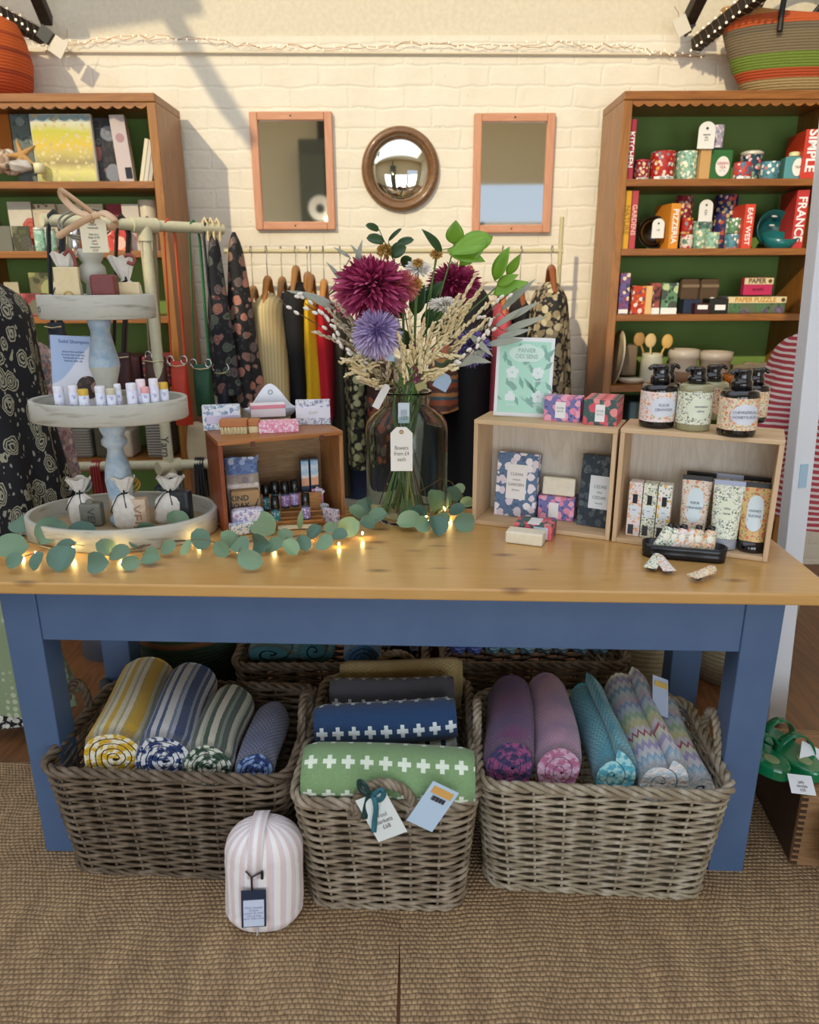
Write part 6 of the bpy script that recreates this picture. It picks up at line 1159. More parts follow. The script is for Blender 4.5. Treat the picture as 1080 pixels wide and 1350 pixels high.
# dried grass plumes
DG = ptm('dried_grass', 'd4bc84', 'f0e4bc'); DG2 = ptm('pale_dried_grass', 'b8a888', 'd8ccb0')
def plume(label, tips, Y, seed, m, dens=16, sz=.0068):
    c = tips[len(tips)//2]; o, h, pts = flower('dried_grass_stem', label, 'dried grass', c[0], c[1], Y, seed, STN, .0016); mb = MB(); tw = MB(); rr = random.Random(seed)
    for (bx, by, tx, ty) in tips:
        a = VP(bx, by, Y)-h; b = VP(tx, ty, Y-.03+rr.uniform(-.03, .03))-h; near = min(pts, key=lambda p: (p-h-a).length)-h; C = curve([near, a, b], 14); tw.tube(C, .0009, 5); L = (b-a).length; d = (b-a).normalized()
        for k in range(dens):
            t_ = k/dens; p = a.lerp(b, t_)+V((rr.uniform(-1, 1), rr.uniform(-1, 1), rr.uniform(-1, 1)))*.007*(1.2-t_); q = (d+V((rr.uniform(-1, 1), rr.uniform(-1, 1), rr.uniform(-1, 1)))*.5).normalized()
            mb.ell(p, (sz*.42, sz*.42, sz*1.2), 4, 6, M=q.to_track_quat('Z', 'Y').to_matrix())
    obj('seed_heads', mb, m, o); obj('stalks', tw, STN, o); return o
plume('cream dried grass plume sweeping to the upper right of the bouquet', [(580, 450, 628, 360), (590, 440, 640, 372), (585, 455, 650, 395), (575, 440, 606, 388), (600, 440, 618, 400), (595, 462, 644, 420), (590, 430, 632, 385)], 1.82, 30, DG, 44)
plume('cream dried grass plume in the front middle of the bouquet', [(545, 480, 540, 410), (550, 470, 560, 420), (540, 480, 524, 440), (560, 470, 572, 425), (565, 480, 590, 440), (535, 500, 528, 455), (556, 490, 552, 440)], 1.78, 31, DG, 44)
plume('drooping cream grass heads at the lower left of the bouquet', [(490, 490, 450, 472), (490, 500, 462, 485), (500, 505, 470, 497), (498, 480, 455, 495), (480, 470, 448, 478)], 1.79, 32, DG, 26)
plume('drooping cream grass heads at the lower right of the bouquet', [(560, 500, 600, 480), (565, 498, 585, 492), (560, 490, 604, 486), (570, 470, 610, 470)], 1.78, 33, DG, 26)
plume('pale grey dried grass at the left edge of the bouquet', [(470, 450, 430, 405), (475, 445, 440, 425), (470, 460, 412, 436), (480, 470, 445, 445), (468, 430, 446, 400)], 1.84, 34, DG2, 26)
plume('pale dried grass beneath the lavender globe flower', [(505, 500, 480, 470), (510, 500, 515, 470), (500, 510, 470, 500), (520, 500, 530, 470)], 1.86, 35, DG2, 22)
plume('pale dried grass at the right behind the violet globe flower', [(600, 470, 650, 430), (605, 460, 660, 412), (600, 480, 640, 452), (590, 470, 610, 440)], 2.0, 36, DG2, 22)
# pussy willow
CAT = P('ece6da', .9)
def willow(label, pts, Y, seed, n=9):
    h = VP(*pts[-1], Y); o = thing('pussy_willow_branch', label, 'branch', h); rr = random.Random(seed); base = stem_pts(VP(*pts[0], Y), seed); C = base[:-1]+curve([VP(x, y, Y-.01*i) for i, (x, y) in enumerate(pts)], 14); mb = MB(); mb.tube([p-h for p in C], .0013, 6); obj('twig', mb, SB, o); mb = MB(); cc = C[-15:]
    for k in range(n):
        i = min(13, int(k*14/n)+1); p = cc[i]+V((rr.uniform(-.008, .008), -.004, rr.uniform(-.008, .008)))-h; d = (cc[min(14, i+1)]-cc[i-1]).normalized()+V((rr.uniform(-.4, .4), 0, rr.uniform(-.4, .4))); mb.ell(p, (.0042, .0042, .0075), 6, 8, M=d.to_track_quat('Z', 'Y').to_matrix())
    obj('catkins', mb, CAT, o); return o
for i, (pts, Y, n, l) in enumerate((([(500, 470), (440, 440), (392, 412), (368, 396)], 1.82, 5, 'pussy willow twig reaching furthest left out of the bouquet'), ([(490, 470), (440, 425), (405, 395), (388, 392)], 1.85, 10, 'pussy willow twig at the left just above the lowest one'), ([(490, 480), (450, 450), (428, 420), (402, 400)], 1.8, 12, 'short pussy willow twig beside the lavender globe flower'), ([(490, 495), (462, 470), (446, 450), (440, 432)], 1.79, 10, 'lowest pussy willow twig at the left of the bouquet'), ([(590, 480), (620, 440), (650, 405), (682, 380)], 1.86, 9, 'pussy willow twig reaching right past the green sprig'), ([(600, 480), (620, 465), (640, 440), (645, 420)], 1.78, 10, 'pussy willow twig in front of the violet globe flower'), ([(590, 490), (610, 470), (628, 450), (655, 430)], 1.82, 7, 'short pussy willow twig at the lower right of the bouquet'))):
    willow(l, pts, Y, 40+i, n)
for i in range(8):  # bare stems in the vase
    pass
# tags on the vase
tagcard('price_tag', 'plain white manila tag with an eyelet hanging in front of the glass vase', 515, 544, 563, 621, VY-VR-.012, ['flowers', 'from £4', 'each'], col='e9e7df', lsz=.13)
tagcard('barcode_tag', 'small pale blue barcode tag hanging at the neck of the glass vase', 525, 540, 531, 558, VY-VR*.75, ['|||||', '123'], col='ccdce6', hole=False, lsz=.3, corner=False)
tagcard('price_tag', 'narrow white tag hanging tilted at the left of the vase neck', 498, 508, 505, 540, VY-VR*.8, [], col='e6e6e4', hole=False, rot=.5)
tagcard('leaf_tag', 'pale blue leaf-shaped tag hanging at the right of the vase neck', 574, 594, 492, 514, VY-.03, [], col='a9c2dc', hole=False, rot=.5)
tagcard('price_tag', 'small olive tag hanging at the middle of the vase neck', 548, 562, 504, 514, VY-.08, [], col='a8a468', hole=False, rot=-.4, corner=False)
tagcard('price_tag', 'tiny pale blue tag under the lavender globe flower', 508, 520, 466, 476, 1.78, [], col='b4c8dc', hole=False, rot=.1, corner=False)
# ================================================================ eucalyptus garlands and fairy lights
EU = NT('eucalyptus_leaf', .55); t = EU; g_ = t.N('ShaderNodeNewGeometry').outputs['Random Per Island']; n = t.noise(t.co(), 40, 3); c = t.mix(g_, '4c6e5a', '94b07e'); c = t.mix(t.m('MULTIPLY', n, .5), c, '5a7c7a'); t.col(c); EU = t.mat
def garland(label, path, leaves, z0, seed):
    rr = random.Random(seed); P0 = G(*path[0]); o = thing('eucalyptus_garland', label, 'garland', P0); C = curve([G(x, y)-P0+V((0, 0, .010+.006*(i % 2))) for i, (x, y) in enumerate(path)], 50); mb = MB(); mb.tube(C, .0016, 6); C2 = [c+V((.004*math.sin(i), .008*math.sin(i*.7), .003*math.cos(i))) for i, c in enumerate(C)]; mb.tube(C2, .0013, 6); obj('stem', mb, P('6a5a44', .7), o); mb = MB()
    for x, y, w in leaves:
        z = TZ+.016+rr.uniform(0, .02); p = gz(x, y, z)-P0; L = w*rr.uniform(.9, 1.25)/976*1.9; near = min(C, key=lambda c: (c-p).length); d = (p-near); d = V((d.x, d.y*.4, d.z+.0)) if d.length > .008 else V((rr.uniform(-1, 1), 0, .3)); d = V((d.x+rr.uniform(-.01, .01), d.y, p.z-near.z+rr.uniform(-.01, .015))).normalized()
        nn = V((rr.uniform(-.9, .9), -1, rr.uniform(.1, 1.6))); d = (d-nn.normalized()*d.dot(nn.normalized())).normalized(); st_ = p-d*L*.5
        if st_.z+P0.z < TZ+.003: st_.z = TZ+.003-P0.z
        e_ = st_+d*L
        if e_.z+P0.z < TZ+.003: d = V((d.x, d.y, max(d.z, (TZ+.004-P0.z-st_.z)/L))).normalized()
        leaf(mb, st_, d, nn, L, L*rr.uniform(.72, .95), rnd=True, cup=rr.uniform(-.15, .3), fold=rr.uniform(.05, .3))
        mb.tube([near, near.lerp(st_, .6)+V((0, 0, .003)), st_], .0009, 4, 1)
    obj('leaves', mb, [EU, P('8a7a5c', .7)], o); return C, P0
rl = random.Random(12)
main = [(15, 722, 30), (28, 693, 26), (20, 740, 22), (50, 740, 24), (68, 703, 36), (85, 738, 30), (107, 703, 32), (88, 724, 24), (130, 742, 28), (158, 730, 26), (140, 722, 22), (193, 702, 32), (200, 735, 28), (172, 742, 24), (234, 688, 30), (222, 722, 26), (245, 722, 22), (180, 716, 22), (265, 714, 26), (292, 724, 26), (318, 720, 24), (330, 738, 28), (303, 712, 24), (347, 692, 34), (362, 720, 28), (345, 716, 24), (383, 722, 26), (376, 706, 20), (400, 716, 22), (428, 716, 26), (415, 702, 24), (448, 706, 24), (460, 694, 26), (470, 676, 24), (482, 668, 26), (484, 690, 24), (498, 682, 26), (436, 696, 20)]
C1, PP1 = garland('long eucalyptus garland lying along the table from the left edge to the vase', [(-10, 728), (30, 722), (70, 726), (120, 728), (170, 730), (215, 722), (260, 718), (310, 724), (360, 716), (410, 712), (450, 702), (480, 690), (500, 680)], main, 0, 2)
mb = MB(); q0_ = G(395, 700); leaf(mb, (0, 0, 0), (.15, 0, 1), (0, -1, .2), .055, .016); tag(obj('eucalyptus_leaf', mb, LFD if False else EU, None, loc=q0_+V((0, 0, .004))), 'single slim leaf standing upright before the cream card', 'leaf')
C2_, PP2 = garland('short eucalyptus garland curled round the right foot of the glass vase', [(530, 682), (545, 684), (562, 688), (580, 680), (598, 668), (610, 660), (596, 650)], [(546, 664, 28), (540, 688, 28), (536, 668, 22), (573, 668, 34), (556, 692, 28), (574, 694, 30), (597, 652, 28), (588, 660, 24), (612, 688, 26), (603, 672, 24), (605, 645, 22), (552, 676, 22), (583, 684, 22), (616, 664, 20)], 0, 3)
def flights(label, pts, bulbs, seed):
    rr = random.Random(seed); P0 = G(*pts[0]); o = thing('fairy_lights', label, 'fairy lights', P0); C = curve([G(x, y)-P0+V((0, 0, rr.uniform(.004, .028))) for x, y in pts], 60); mb = MB(); mb.tube(C, .0006, 5); obj('wire', mb, P('c8a84c', .3, .8), o); 
    for x, y, z in bulbs: p = gz(x, y, TZ+z); mb = MB(); mb.ell(p-P0, (.0026, .0026, .004), 6, 8); obj('bulb', mb, BULBH, o); light('fairy_glow', 'POINT', p+V((0, -.006, .004)), .035, (1, .68, .22), shadow_soft_size=.004)
BULBH = NT('bright_warm_bulb', .3); BULBH.b.inputs['Emission Color'].default_value = (1, .78, .35, 1); BULBH.b.inputs['Emission Strength'].default_value = 30; BULBH = BULBH.mat
flights('copper wire fairy lights threaded through the long eucalyptus garland', [(5, 735), (29, 722), (47, 730), (70, 715), (96, 722), (130, 718), (158, 726), (200, 715), (262, 710), (290, 700), (313, 717), (340, 708), (362, 712), (388, 722), (410, 704), (445, 716), (470, 700), (478, 706)], [(29, 723, .012), (47, 729, .01), (96, 722, .018), (158, 727, .012), (262, 710, .012), (313, 718, .01), (361, 711, .016), (408, 705, .014), (447, 717, .006), (478, 703, .012), (135, 730, .008)], 5)
flights('wire fairy lights tangled round the right foot of the vase', [(545, 690), (553, 662), (562, 684), (580, 670), (594, 672), (600, 655), (590, 640), (560, 655), (546, 662)], [(548, 662, .02), (562, 683, .012), (594, 674, .014), (590, 680, .006), (580, 656, .02), (601, 645, .012)], 6)
# ================================================================ baskets under the table
def wick(name, a, b, c_):
    t = NT(name, .65); g = t.N('ShaderNodeNewGeometry').outputs['Random Per Island']; n = t.noise(t.co('Object', (3, 3, 1)), 14, 4); n2 = t.noise(t.co(), 150, 2); c = t.mix(t.m('ADD', t.m('MULTIPLY', g, .6), t.m('MULTIPLY', n, .5)), a, b); c = t.mix(t.m('MULTIPLY', t.ramp(n, [(.45, '000000'), (.65, 'ffffff')]), .5), c, c_); t.col(c); t.bump(n2, .2, .002); return t.mat
WK = wick('grey_willow', '5c4c3c', 'a09078', 'b8ac98'); WKD = wick('dark_willow', '3c3024', '7a6852', '8c7e6c'); WKR = wick('silver_willow', '70624e', 'b0a288', 'c8bfae')
def rrect(u, a, b, rc):
    """point and outward normal on a rounded rectangle at perimeter fraction u"""
    la, lb, lc = 2*(a-rc), 2*(b-rc), PI/2*rc; T_ = 2*la+2*lb+4*lc; s = (u % 1)*T_
    for (L, kind, p) in ((la, 0, None), (lc, 1, (a-rc, -b+rc, -PI/2)), (lb, 2, None), (lc, 1, (a-rc, b-rc, 0)), (la, 3, None), (lc, 1, (-a+rc, b-rc, PI/2)), (lb, 4, None), (lc, 1, (-a+rc, -b+rc, PI))):
        if s <= L or (kind == 1 and p[2] == PI):
            if kind == 0: return V((-a+rc+s, -b, 0)), V((0, -1, 0))
            if kind == 2: return V((a, -b+rc+s, 0)), V((1, 0, 0))
            if kind == 3: return V((a-rc-s, b, 0)), V((0, 1, 0))
            if kind == 4: return V((-a, b-rc-s, 0)), V((-1, 0, 0))
            an = p[2]+s/rc; d = V((math.cos(an), math.sin(an), 0)); return V((p[0], p[1], 0))+d*rc, d
        s -= L
def rope(mb, pts, R_, r, strands=3, turns=8, n=6, closed=False):
    N = len(pts); pts = [V(p) for p in pts]
    for s in range(strands):
        out = []
        for i, p in enumerate(pts):
            t_ = (pts[(i+1) % N]-pts[i-1]) if closed else (pts[min(i+1, N-1)]-pts[max(i-1, 0)]); t_ = t_.normalized(); a = t_.cross(V((.13, .2, 1)) if abs(t_.z) < .9 else V((1, .1, 0))).normalized(); b = t_.cross(a); ph = 2*PI*(turns*i/(N if closed else N-1)+s/strands); out.append(p+a*R_*math.cos(ph)+b*R_*math.sin(ph))
        mb.tube(out, r, n, closed=closed)
def basket(label, loc, rz, wt, dt, wb, db, h, mat, handles=(), rows=None, seed=0, rc=.05, wr=.0049, sp=.066):
    o = thing('wicker_basket', label, 'basket', loc, rz); rr = random.Random(seed); rows = rows or int(h/.0108); per = 2*(wt+dt)-8*rc+2*PI*rc; S = int(per/sp/2)*2
    def pt(u, z, off=0): k = z/h; p, n_ = rrect(u, (wb+(wt-wb)*k)/2, (db+(dt-db)*k)/2, rc); return p+n_*off+V((0, 0, z))
    mb = MB(); M_ = S*4
    for j in range(rows):
        z = .008+(h-.016)*j/(rows-1); ph = rr.uniform(0, .25); rad = wr*rr.uniform(.88, 1.12); 
        mb.tube([pt(i/M_, z+.0022*math.sin(2*PI*i/M_*S/2+j*PI)+rr.uniform(-.0006, .0006), .0052*math.cos(PI*S*i/M_+PI*j)) for i in range(M_)], rad, 6, closed=True)
    obj('woven_wall', mb, mat, o, fix=False)
    mb = MB()
    for k in range(S): mb.tube([pt(k/S, .002), pt(k/S, h*.5), pt(k/S, h)], .0036, 6)
    obj('stakes', mb, mat, o, fix=False)
    N = 260; mb = MB(); rope(mb, [pt(i/N, h+.004) for i in range(N)], .0075, .0062, 3, int(per/.09), 7, True); rope(mb, [pt(i/N, .004, .004) for i in range(N)], .004, .0046, 2, int(per/.09), 6, True); obj('braided_rim', mb, mat, o, fix=False)
    mb = MB(); mb.bb(-wb/2+.012, wb/2-.012, -db/2+.012, db/2-.012, .003, .012); obj('base', mb, mat, o)
    for hd in handles:
        ax, s, hw, hh = hd; k = (wt/2, 0) if ax == 'x' else (0, dt/2); c = V((k[0]*s, k[1]*s, h)); sd = V((0, 1, 0)) if ax == 'x' else V((1, 0, 0)); ow = V((s, 0, 0)) if ax == 'x' else V((0, s, 0))
        pts = [c+sd*hw*math.cos(a)*(1 if math.sin(a) > 0 else .92)+V((0, 0, hh*math.sin(a) if math.sin(a) > 0 else .045*math.sin(a)*1.0))+ow*(.010 if math.sin(a) < 0.1 else .004) for a in [-.55+(PI+1.1)*i/50 for i in range(51)]]
        mb = MB(); rope(mb, pts, .0062, .0056, 3, 6, 7)
        for e in (-1, 1):
            q = c+sd*hw*e+ow*.008; mb.tube([q+V((math.cos(b)*.012*abs(sd.x)+0, math.cos(b)*.012*abs(sd.y), 0))+ow*.012*math.sin(b)+V((0, 0, -.016+.003*math.sin(2*b))) for b in [2*PI*i/16 for i in range(16)]], .0034, 6, closed=True)
        obj('handle', mb, mat, o, fix=False)
    return o
LBX, RBX = (-.548, 1.605), (.440, 1.545)
basket('large dark wicker basket on the left under the table, holding four striped rolls', (LBX[0], LBX[1], 0), -.065, .575, .39, .52, .34, .295, WKD, [('x', -1, .06, .11), ('x', 1, .06, .10)], seed=1)
basket('narrower wicker basket in the middle under the table, with a handle facing forward', (-.047, 1.572, 0), -.035, .395, .52, .345, .47, .295, WK, [('y', -1, .062, .06), ('y', 1, .062, .08)], seed=2)
basket('large silvery wicker basket on the right under the table, holding knitted throws', (RBX[0], RBX[1], 0), -.075, .55, .385, .495, .335, .295, WKR, [('x', -1, .055, .085), ('x', 1, .055, .085)], seed=3)
basket('dark wicker basket at the back left under the table, with teal and blue blankets', (-.235, 2.10, -.011), 0, .56, .38, .50, .34, .30, WKD, [('x', -1, .05, .06), ('x', 1, .05, .06)], seed=4)
basket('dark wicker basket at the back right under the table, with twisted scarves', (.37, 2.10, -.011), 0, .54, .38, .48, .34, .30, WKD, [], seed=5)
# ================================================================ throws and blankets
def roll(label, p0, p1, r, mat, turns=3.2, sq=1.0, name='rolled_throw', cat='throw', group=None, seed=0, fat=.82, tilt=0, sag=.0, start=0.0, fringe=None, mat2=None, r0=.12, sqx=1.0):
    p0, p1 = V(p0), V(p1); ax = (p1-p0); L = ax.length; t_ = ax.normalized(); s = t_.cross(V((0, 0, 1))).normalized(); u = s.cross(t_); rr = random.Random(seed); o = thing(name, label, cat, p0, group=group)
    N = int(turns*22); pitch = r*(1-r0)/turns; A, B = [], []; arc = [0]
    for i in range(N+1):
        th = 2*PI*turns*i/N; q = r*r0+(r-r*r0)*i/N; wob = 1+.035*math.sin(3*th+seed)+.02*math.sin(5*th+2*seed)
        a = tilt+start+th; A.append((q*wob*math.cos(a), q*wob*math.sin(a))); qi = max(.001, q-pitch*fat); B.append((qi*wob*math.cos(a), qi*wob*math.sin(a)))
        if i: arc.append(arc[-1]+math.hypot(A[-1][0]-A[-2][0], A[-1][1]-A[-2][1]))
    loop = A+B[::-1]; au = arc+arc[::-1]; K = 14; g = []; uv = []
    for k in range(K+1):
        v = k/K; e = 1-(.10*(1-math.sin(PI*min(1, v/.08)*.5)) if v < .08 else 0)-(.10*(1-math.sin(PI*min(1, (1-v)/.08)*.5)) if v > .92 else 0)
        c = t_*L*v+V((0, 0, -sag*math.sin(PI*v)))+s*.006*math.sin(4*v+seed)
        g.append([c+s*x*e*sqx*(1+.03*math.sin(6*v+seed))+u*y*e*sq for x, y in loop]); uv.append([(a_, v*L) for a_ in au])
    mb = MB(); mb.sheet(g, cv=True, uv=uv); n_ = len(loop)
    for base in (0, K*n_):
        off = 0
        for i in range(N):
            f = [base+i, base+i+1, base+n_-2-i, base+n_-1-i]; mb.f.append(f if base else f[::-1]); mb.mi.append(1 if mat2 else 0); mb.sm.append(False)
    obj('rolled_cloth', mb, [mat, mat2] if mat2 else mat, o, fix=False); return o
def fabric(name, fn, rough=.95, bump=.5, sc=520, co='UV'):
    t = NT(name, rough); c_ = t.co(co); q = t.xyz(c_); fz = t.noise(t.co('Object'), 160, 3, .7); c = fn(t, q, c_); c = t.mix(t.m('MULTIPLY', fz, .45), c, t.mix(fz, '000000', 'ffffff'), 'OVERLAY'); t.col(c)
    w = t.m('MULTIPLY', t.m('SINE', t.m('MULTIPLY', q[0], sc*2)), t.m('SINE', t.m('MULTIPLY', q[1], sc*2))); t.bump(t.m('ADD', t.m('MULTIPLY', w, .4), fz), bump, .004); t.b.inputs['Sheen Weight'].default_value = .3; return t.mat
def strp(cols, per, ax=0, wob=.0):
    def fn(t, q, c_):
        x = q[ax]
        if wob: x = t.m('ADD', x, t.m('MULTIPLY', t.noise(c_, 60, 2), wob))
        tot = sum(b for _, b in cols); st = []; p = 0
        for c, b in cols: st.append((p/tot, c)); p += b
        return t.ramp(t.m('FRACT', t.m('DIVIDE', x, per)), st, True)
    return fn
YS = fabric('yellow_striped_wool', strp([('d8cfae', 1.4), ('d0a81c', 1.6), ('dcd4b8', 1.2), ('a8a47c', .8), ('c8c29c', 1.2), ('cda31c', 3.2), ('bfa43c', 1), ('e0d8c0', 1.4), ('b0a880', .8)], .10, 0, .003))
BS = fabric('blue_striped_wool', strp([('c9ccd0', 1.6), ('25406c', 1.2), ('8a96a8', .8), ('23406e', 2.6), ('a8b0bc', 1), ('6a7c98', .7), ('d4d4d0', 2), ('34507c', .9)], .095, 0, .003))
GS = fabric('green_striped_wool', strp([('c8c8b4', 1.2), ('44584c', 1.6), ('8a9484', .8), ('4c6050', 1), ('d4d0bc', 1.6), ('36503f', 1.2), ('a8ac98', .8)], .08, 0, .003))
def endm(a, b, nm):
    t = NT(nm, .95); c_ = t.co('Object'); n = t.vor(c_, 130); n2 = t.noise(c_, 60, 2); t.col(t.mix(t.ramp(n2, [(.46, '000000'), (.54, 'ffffff')]), a, b)); t.bump(n, .6, .004); return t.mat
YE, BE, GE = endm('cca424', 'e4dec4', 'yellow_wool_edge'), endm('22386a', 'd0d4da', 'blue_wool_edge'), endm('2f4c3c', 'ccd0c0', 'green_wool_edge')
def tweed(a, b, c2, sc=90):
    def fn(t, q, c_):
        z = t.m('ADD', t.m('MULTIPLY', q[0], sc), t.m('ABSOLUTE', t.m('SUBTRACT', t.m('MULTIPLY', t.m('FRACT', t.m('MULTIPLY', q[1], sc*.5)), 2), 1))); m = t.m('FRACT', z); c = t.mix(t.ramp(m, [(.35, '000000'), (.5, 'ffffff')]), a, b); return t.mix(t.ramp(t.noise(c_, 9, 2), [(.4, '000000'), (.6, 'ffffff')]), c, t.mix(t.ramp(m, [(.35, '000000'), (.5, 'ffffff')]), a, c2))
    return fn
NK = fabric('navy_knit', tweed('26305c', '8c94ac', '70789c', 110)); NE = endm('27386c', '7c98c4', 'navy_wool_edge')
def R2(x0, y0, Y0, x1, y1, Y1): return at(x0, y0, Y0), at(x1, y1, Y1)
gl = 'rolled throws in the left basket'
a, b = R2(148, 1000, 1.45, 203, 893, 1.82); roll('rolled wool throw with broad yellow stripes, leftmost in the left basket', a, b, .078, YS, 4.6, mat2=YE, group=gl, seed=1, sq=1.0)
a, b = R2(213, 1003, 1.44, 258, 900, 1.80); roll('rolled wool throw with navy and pale blue stripes in the left basket', a, b, .073, BS, 4.6, mat2=BE, group=gl, seed=2)
a, b = R2(274, 1012, 1.44, 306, 928, 1.72); roll('rolled wool throw with dark green and cream stripes in the left basket', a, b, .069, GS, 4.8, mat2=GE, group=gl, seed=3)
a, b = R2(340, 1017, 1.43, 358, 945, 1.70); roll('small navy knitted roll at the right end of the left basket', a, b, .052, NK, 3.6, mat2=NE, group=gl, seed=4)
gr = 'rolled throws in the right basket'
PU = fabric('purple_tweed', tweed('4c3868', '8c3c74', '6a4c80', 120)); PUE = endm('3e3860', '8e4a78', 'purple_edge'); PK = fabric('pink_tweed', tweed('a87898', 'c8a0b4', '9488a8', 130)); PKE = endm('b06a8c', 'c8a4bc', 'pink_edge'); TQ = fabric('turquoise_tweed', tweed('4c9cb0', '8cc8d0', '5aa8bc', 90)); TQE = endm('5cb0c4', 'a8dce0', 'turquoise_edge')
a, b = R2(678, 1012, 1.42, 672, 918, 1.74); roll('rolled plum purple wool throw at the left of the right basket', a, b, .069, PU, 3.6, sq=1.15, sqx=.93, mat2=PUE, group=gr, seed=5, fat=.93)
a, b = R2(740, 1018, 1.41, 722, 914, 1.74); roll('rolled pale pink wool throw second from the left in the right basket', a, b, .067, PK, 2.6, sq=1.2, sqx=.88, mat2=PKE, group=gr, seed=6, fat=.93)
a, b = R2(806, 1024, 1.41, 772, 918, 1.74); roll('folded turquoise wool throw in the middle of the right basket', a, b, .068, TQ, 2.0, sq=1.15, sqx=.88, mat2=TQE, group=gr, seed=7, fat=.94, start=1.5)
def multi(t, q, c_):
    z = t.m('ADD', t.m('MULTIPLY', q[1], 28), t.m('MULTIPLY', t.m('ABSOLUTE', t.m('SUBTRACT', t.m('FRACT', t.m('MULTIPLY', q[0], 60)), .5)), 1.0)); f = t.m('FRACT', t.m('MULTIPLY', z, .14))
    c = t.ramp(f, [(0, 'ccd4dc'), (.1, '8cb4d0'), (.18, 'd8d4dc'), (.27, 'b0a4cc'), (.36, 'dcdcc0'), (.45, 'a8405c'), (.5, 'd8ccd0'), (.58, 'd4d088'), (.68, 'a8c8a8'), (.78, 'c0d0e0'), (.88, '7c9cd0'), (.94, 'd8b4c0')], True)
    return t.mix(t.ramp(t.m('FRACT', t.m('MULTIPLY', z, 1.0)), [(.4, '000000'), (.5, '999999')]), c, 'e6e6e4')
MUL = fabric('rainbow_weave', multi, bump=.6); ME = endm('c4d4dc', 'e6e0dc', 'rainbow_edge')
a, b = R2(868, 1032, 1.40, 822, 905, 1.76); roll('folded pastel rainbow woven blanket at the right of the right basket', a, b, .074, MUL, 2.2, sq=1.05, sqx=.95, mat2=ME, group=gr, seed=8, fat=.93)
a, b = R2(925, 1040, 1.415, 875, 925, 1.74); roll('outer fold of pastel rainbow blanket against the right end of the right basket', a, b, .058, MUL, 1.6, sq=.9, sqx=1.05, mat2=ME, group=gr, seed=9, fat=.8, start=2)
o = tagcard('care_tag', 'pale blue care tag with a gold top on the pastel rainbow blanket', 858, 884, 895, 940, 1.64, [], col='b8c8e4', hole=False, rot=.35, corner=False); o.rotation_euler = (-.75, .45, .2)
mb = MB(); mb.box((0, -.0012, .029), (.04, .002, .014)); obj('gold_band', mb, P('d8b45c', .5), o)
# crosses
def crosses(bg, fg, pv, pu, s, off=0):
    def fn(t, q, c_):
        a = t.m('MULTIPLY', t.m('ABSOLUTE', t.m('SUBTRACT', t.m('FRACT', t.m('DIVIDE', q[1], pv)), .5)), pv); b = t.m('MULTIPLY', t.m('ABSOLUTE', t.m('SUBTRACT', t.m('FRACT', t.m('DIVIDE', t.m('ADD', q[0], off), pu)), .5)), pu)
        f1 = t.m('MULTIPLY', t.m('LESS_THAN', a, s*.5), t.m('LESS_THAN', b, s*1.55)); f2 = t.m('MULTIPLY', t.m('LESS_THAN', a, s*1.45), t.m('LESS_THAN', b, s*.55)); return t.mix(t.m('MAXIMUM', f1, f2), bg, fg)
    return fn
GCR = fabric('sage_cross_wool', crosses('7c9c6c', 'e0ead8', .0405, .075, .0098, .012), bump=.35); NCR = fabric('navy_cross_wool', crosses('1c3c64', 'dce4e8', .0375, .085, .009, .03), bump=.35); CCR = fabric('charcoal_cross_wool', crosses('48484e', 'dadcde', .034, .075, .008, .03), bump=.35); MUS = fabric('mustard_tweed', tweed('b0945c', 'c8b480', 'a88c54', 110), bump=.7)
gc = 'folded blankets in the middle basket'
a = at(402, 1030, 1.385); b = at(625, 1030, 1.37); b.z = a.z = .318; roll('sage green blanket with white crosses rolled at the front of the middle basket', a, b, .078, GCR, 3, group=gc, seed=10, name='rolled_blanket', cat='blanket', sq=1.0, start=-1.3)
a = V((-.225, 1.515, .345)); b = V((.108, 1.53, .365)); roll('navy blue blanket with white crosses behind the sage green one', a, b, .062, NCR, 2.4, group=gc, seed=11, name='rolled_blanket', cat='blanket', sq=1.1, start=-3.7)
a = V((-.20, 1.64, .355)); b = V((.11, 1.64, .362)); roll('charcoal blanket with white crosses behind the navy blue one', a, b, .055, CCR, 2.4, group=gc, seed=12, name='rolled_blanket', cat='blanket', sq=1.15, start=-3.7)
a = V((-.185, 1.745, .335)); b = V((.138, 1.755, .335)); roll('mustard tweed blanket at the back of the middle basket', a, b, .066, MUS, 2.0, group=gc, seed=13, name='rolled_blanket', cat='blanket', sq=1.3, start=-1.3)
# tags on the middle basket
Yt = 1.572-.26-.045
o = tagcard('price_tag', 'white handwritten tag tied with teal ribbon to the handle of the middle basket', 482, 524, 1046, 1106, Yt, ['Wool', 'blankets', '£68'], col='e2eae8', hole=False, rot=-.42, corner=False, lsz=.13)
q = at(492, 1052, Yt-.006); o = thing('ribbon_bow', 'teal ribbon knotted on the handle of the middle basket', 'ribbon', q); RT = P('2c6a78', .5); RTD = P('173c3c', .5); W3 = lambda x, y, d=0: at(x, y, Yt-.006+d)-q
def rib(nm, pts, m, w=.009):
    C = curve(pts, 20); g = []
    for i, p in enumerate(C):
        t_ = (C[min(i+1, 20)]-C[max(i-1, 0)]).normalized(); s = t_.cross(V((0, 1, 0))); s = (s.normalized() if s.length > .05 else V((1, 0, 0)))*w*.6; g.append([p-s, p+s+V((0, .002, 0))])
    mb = MB(); mb.sheet(g); obj(nm, mb, m, o, solid=.0012)
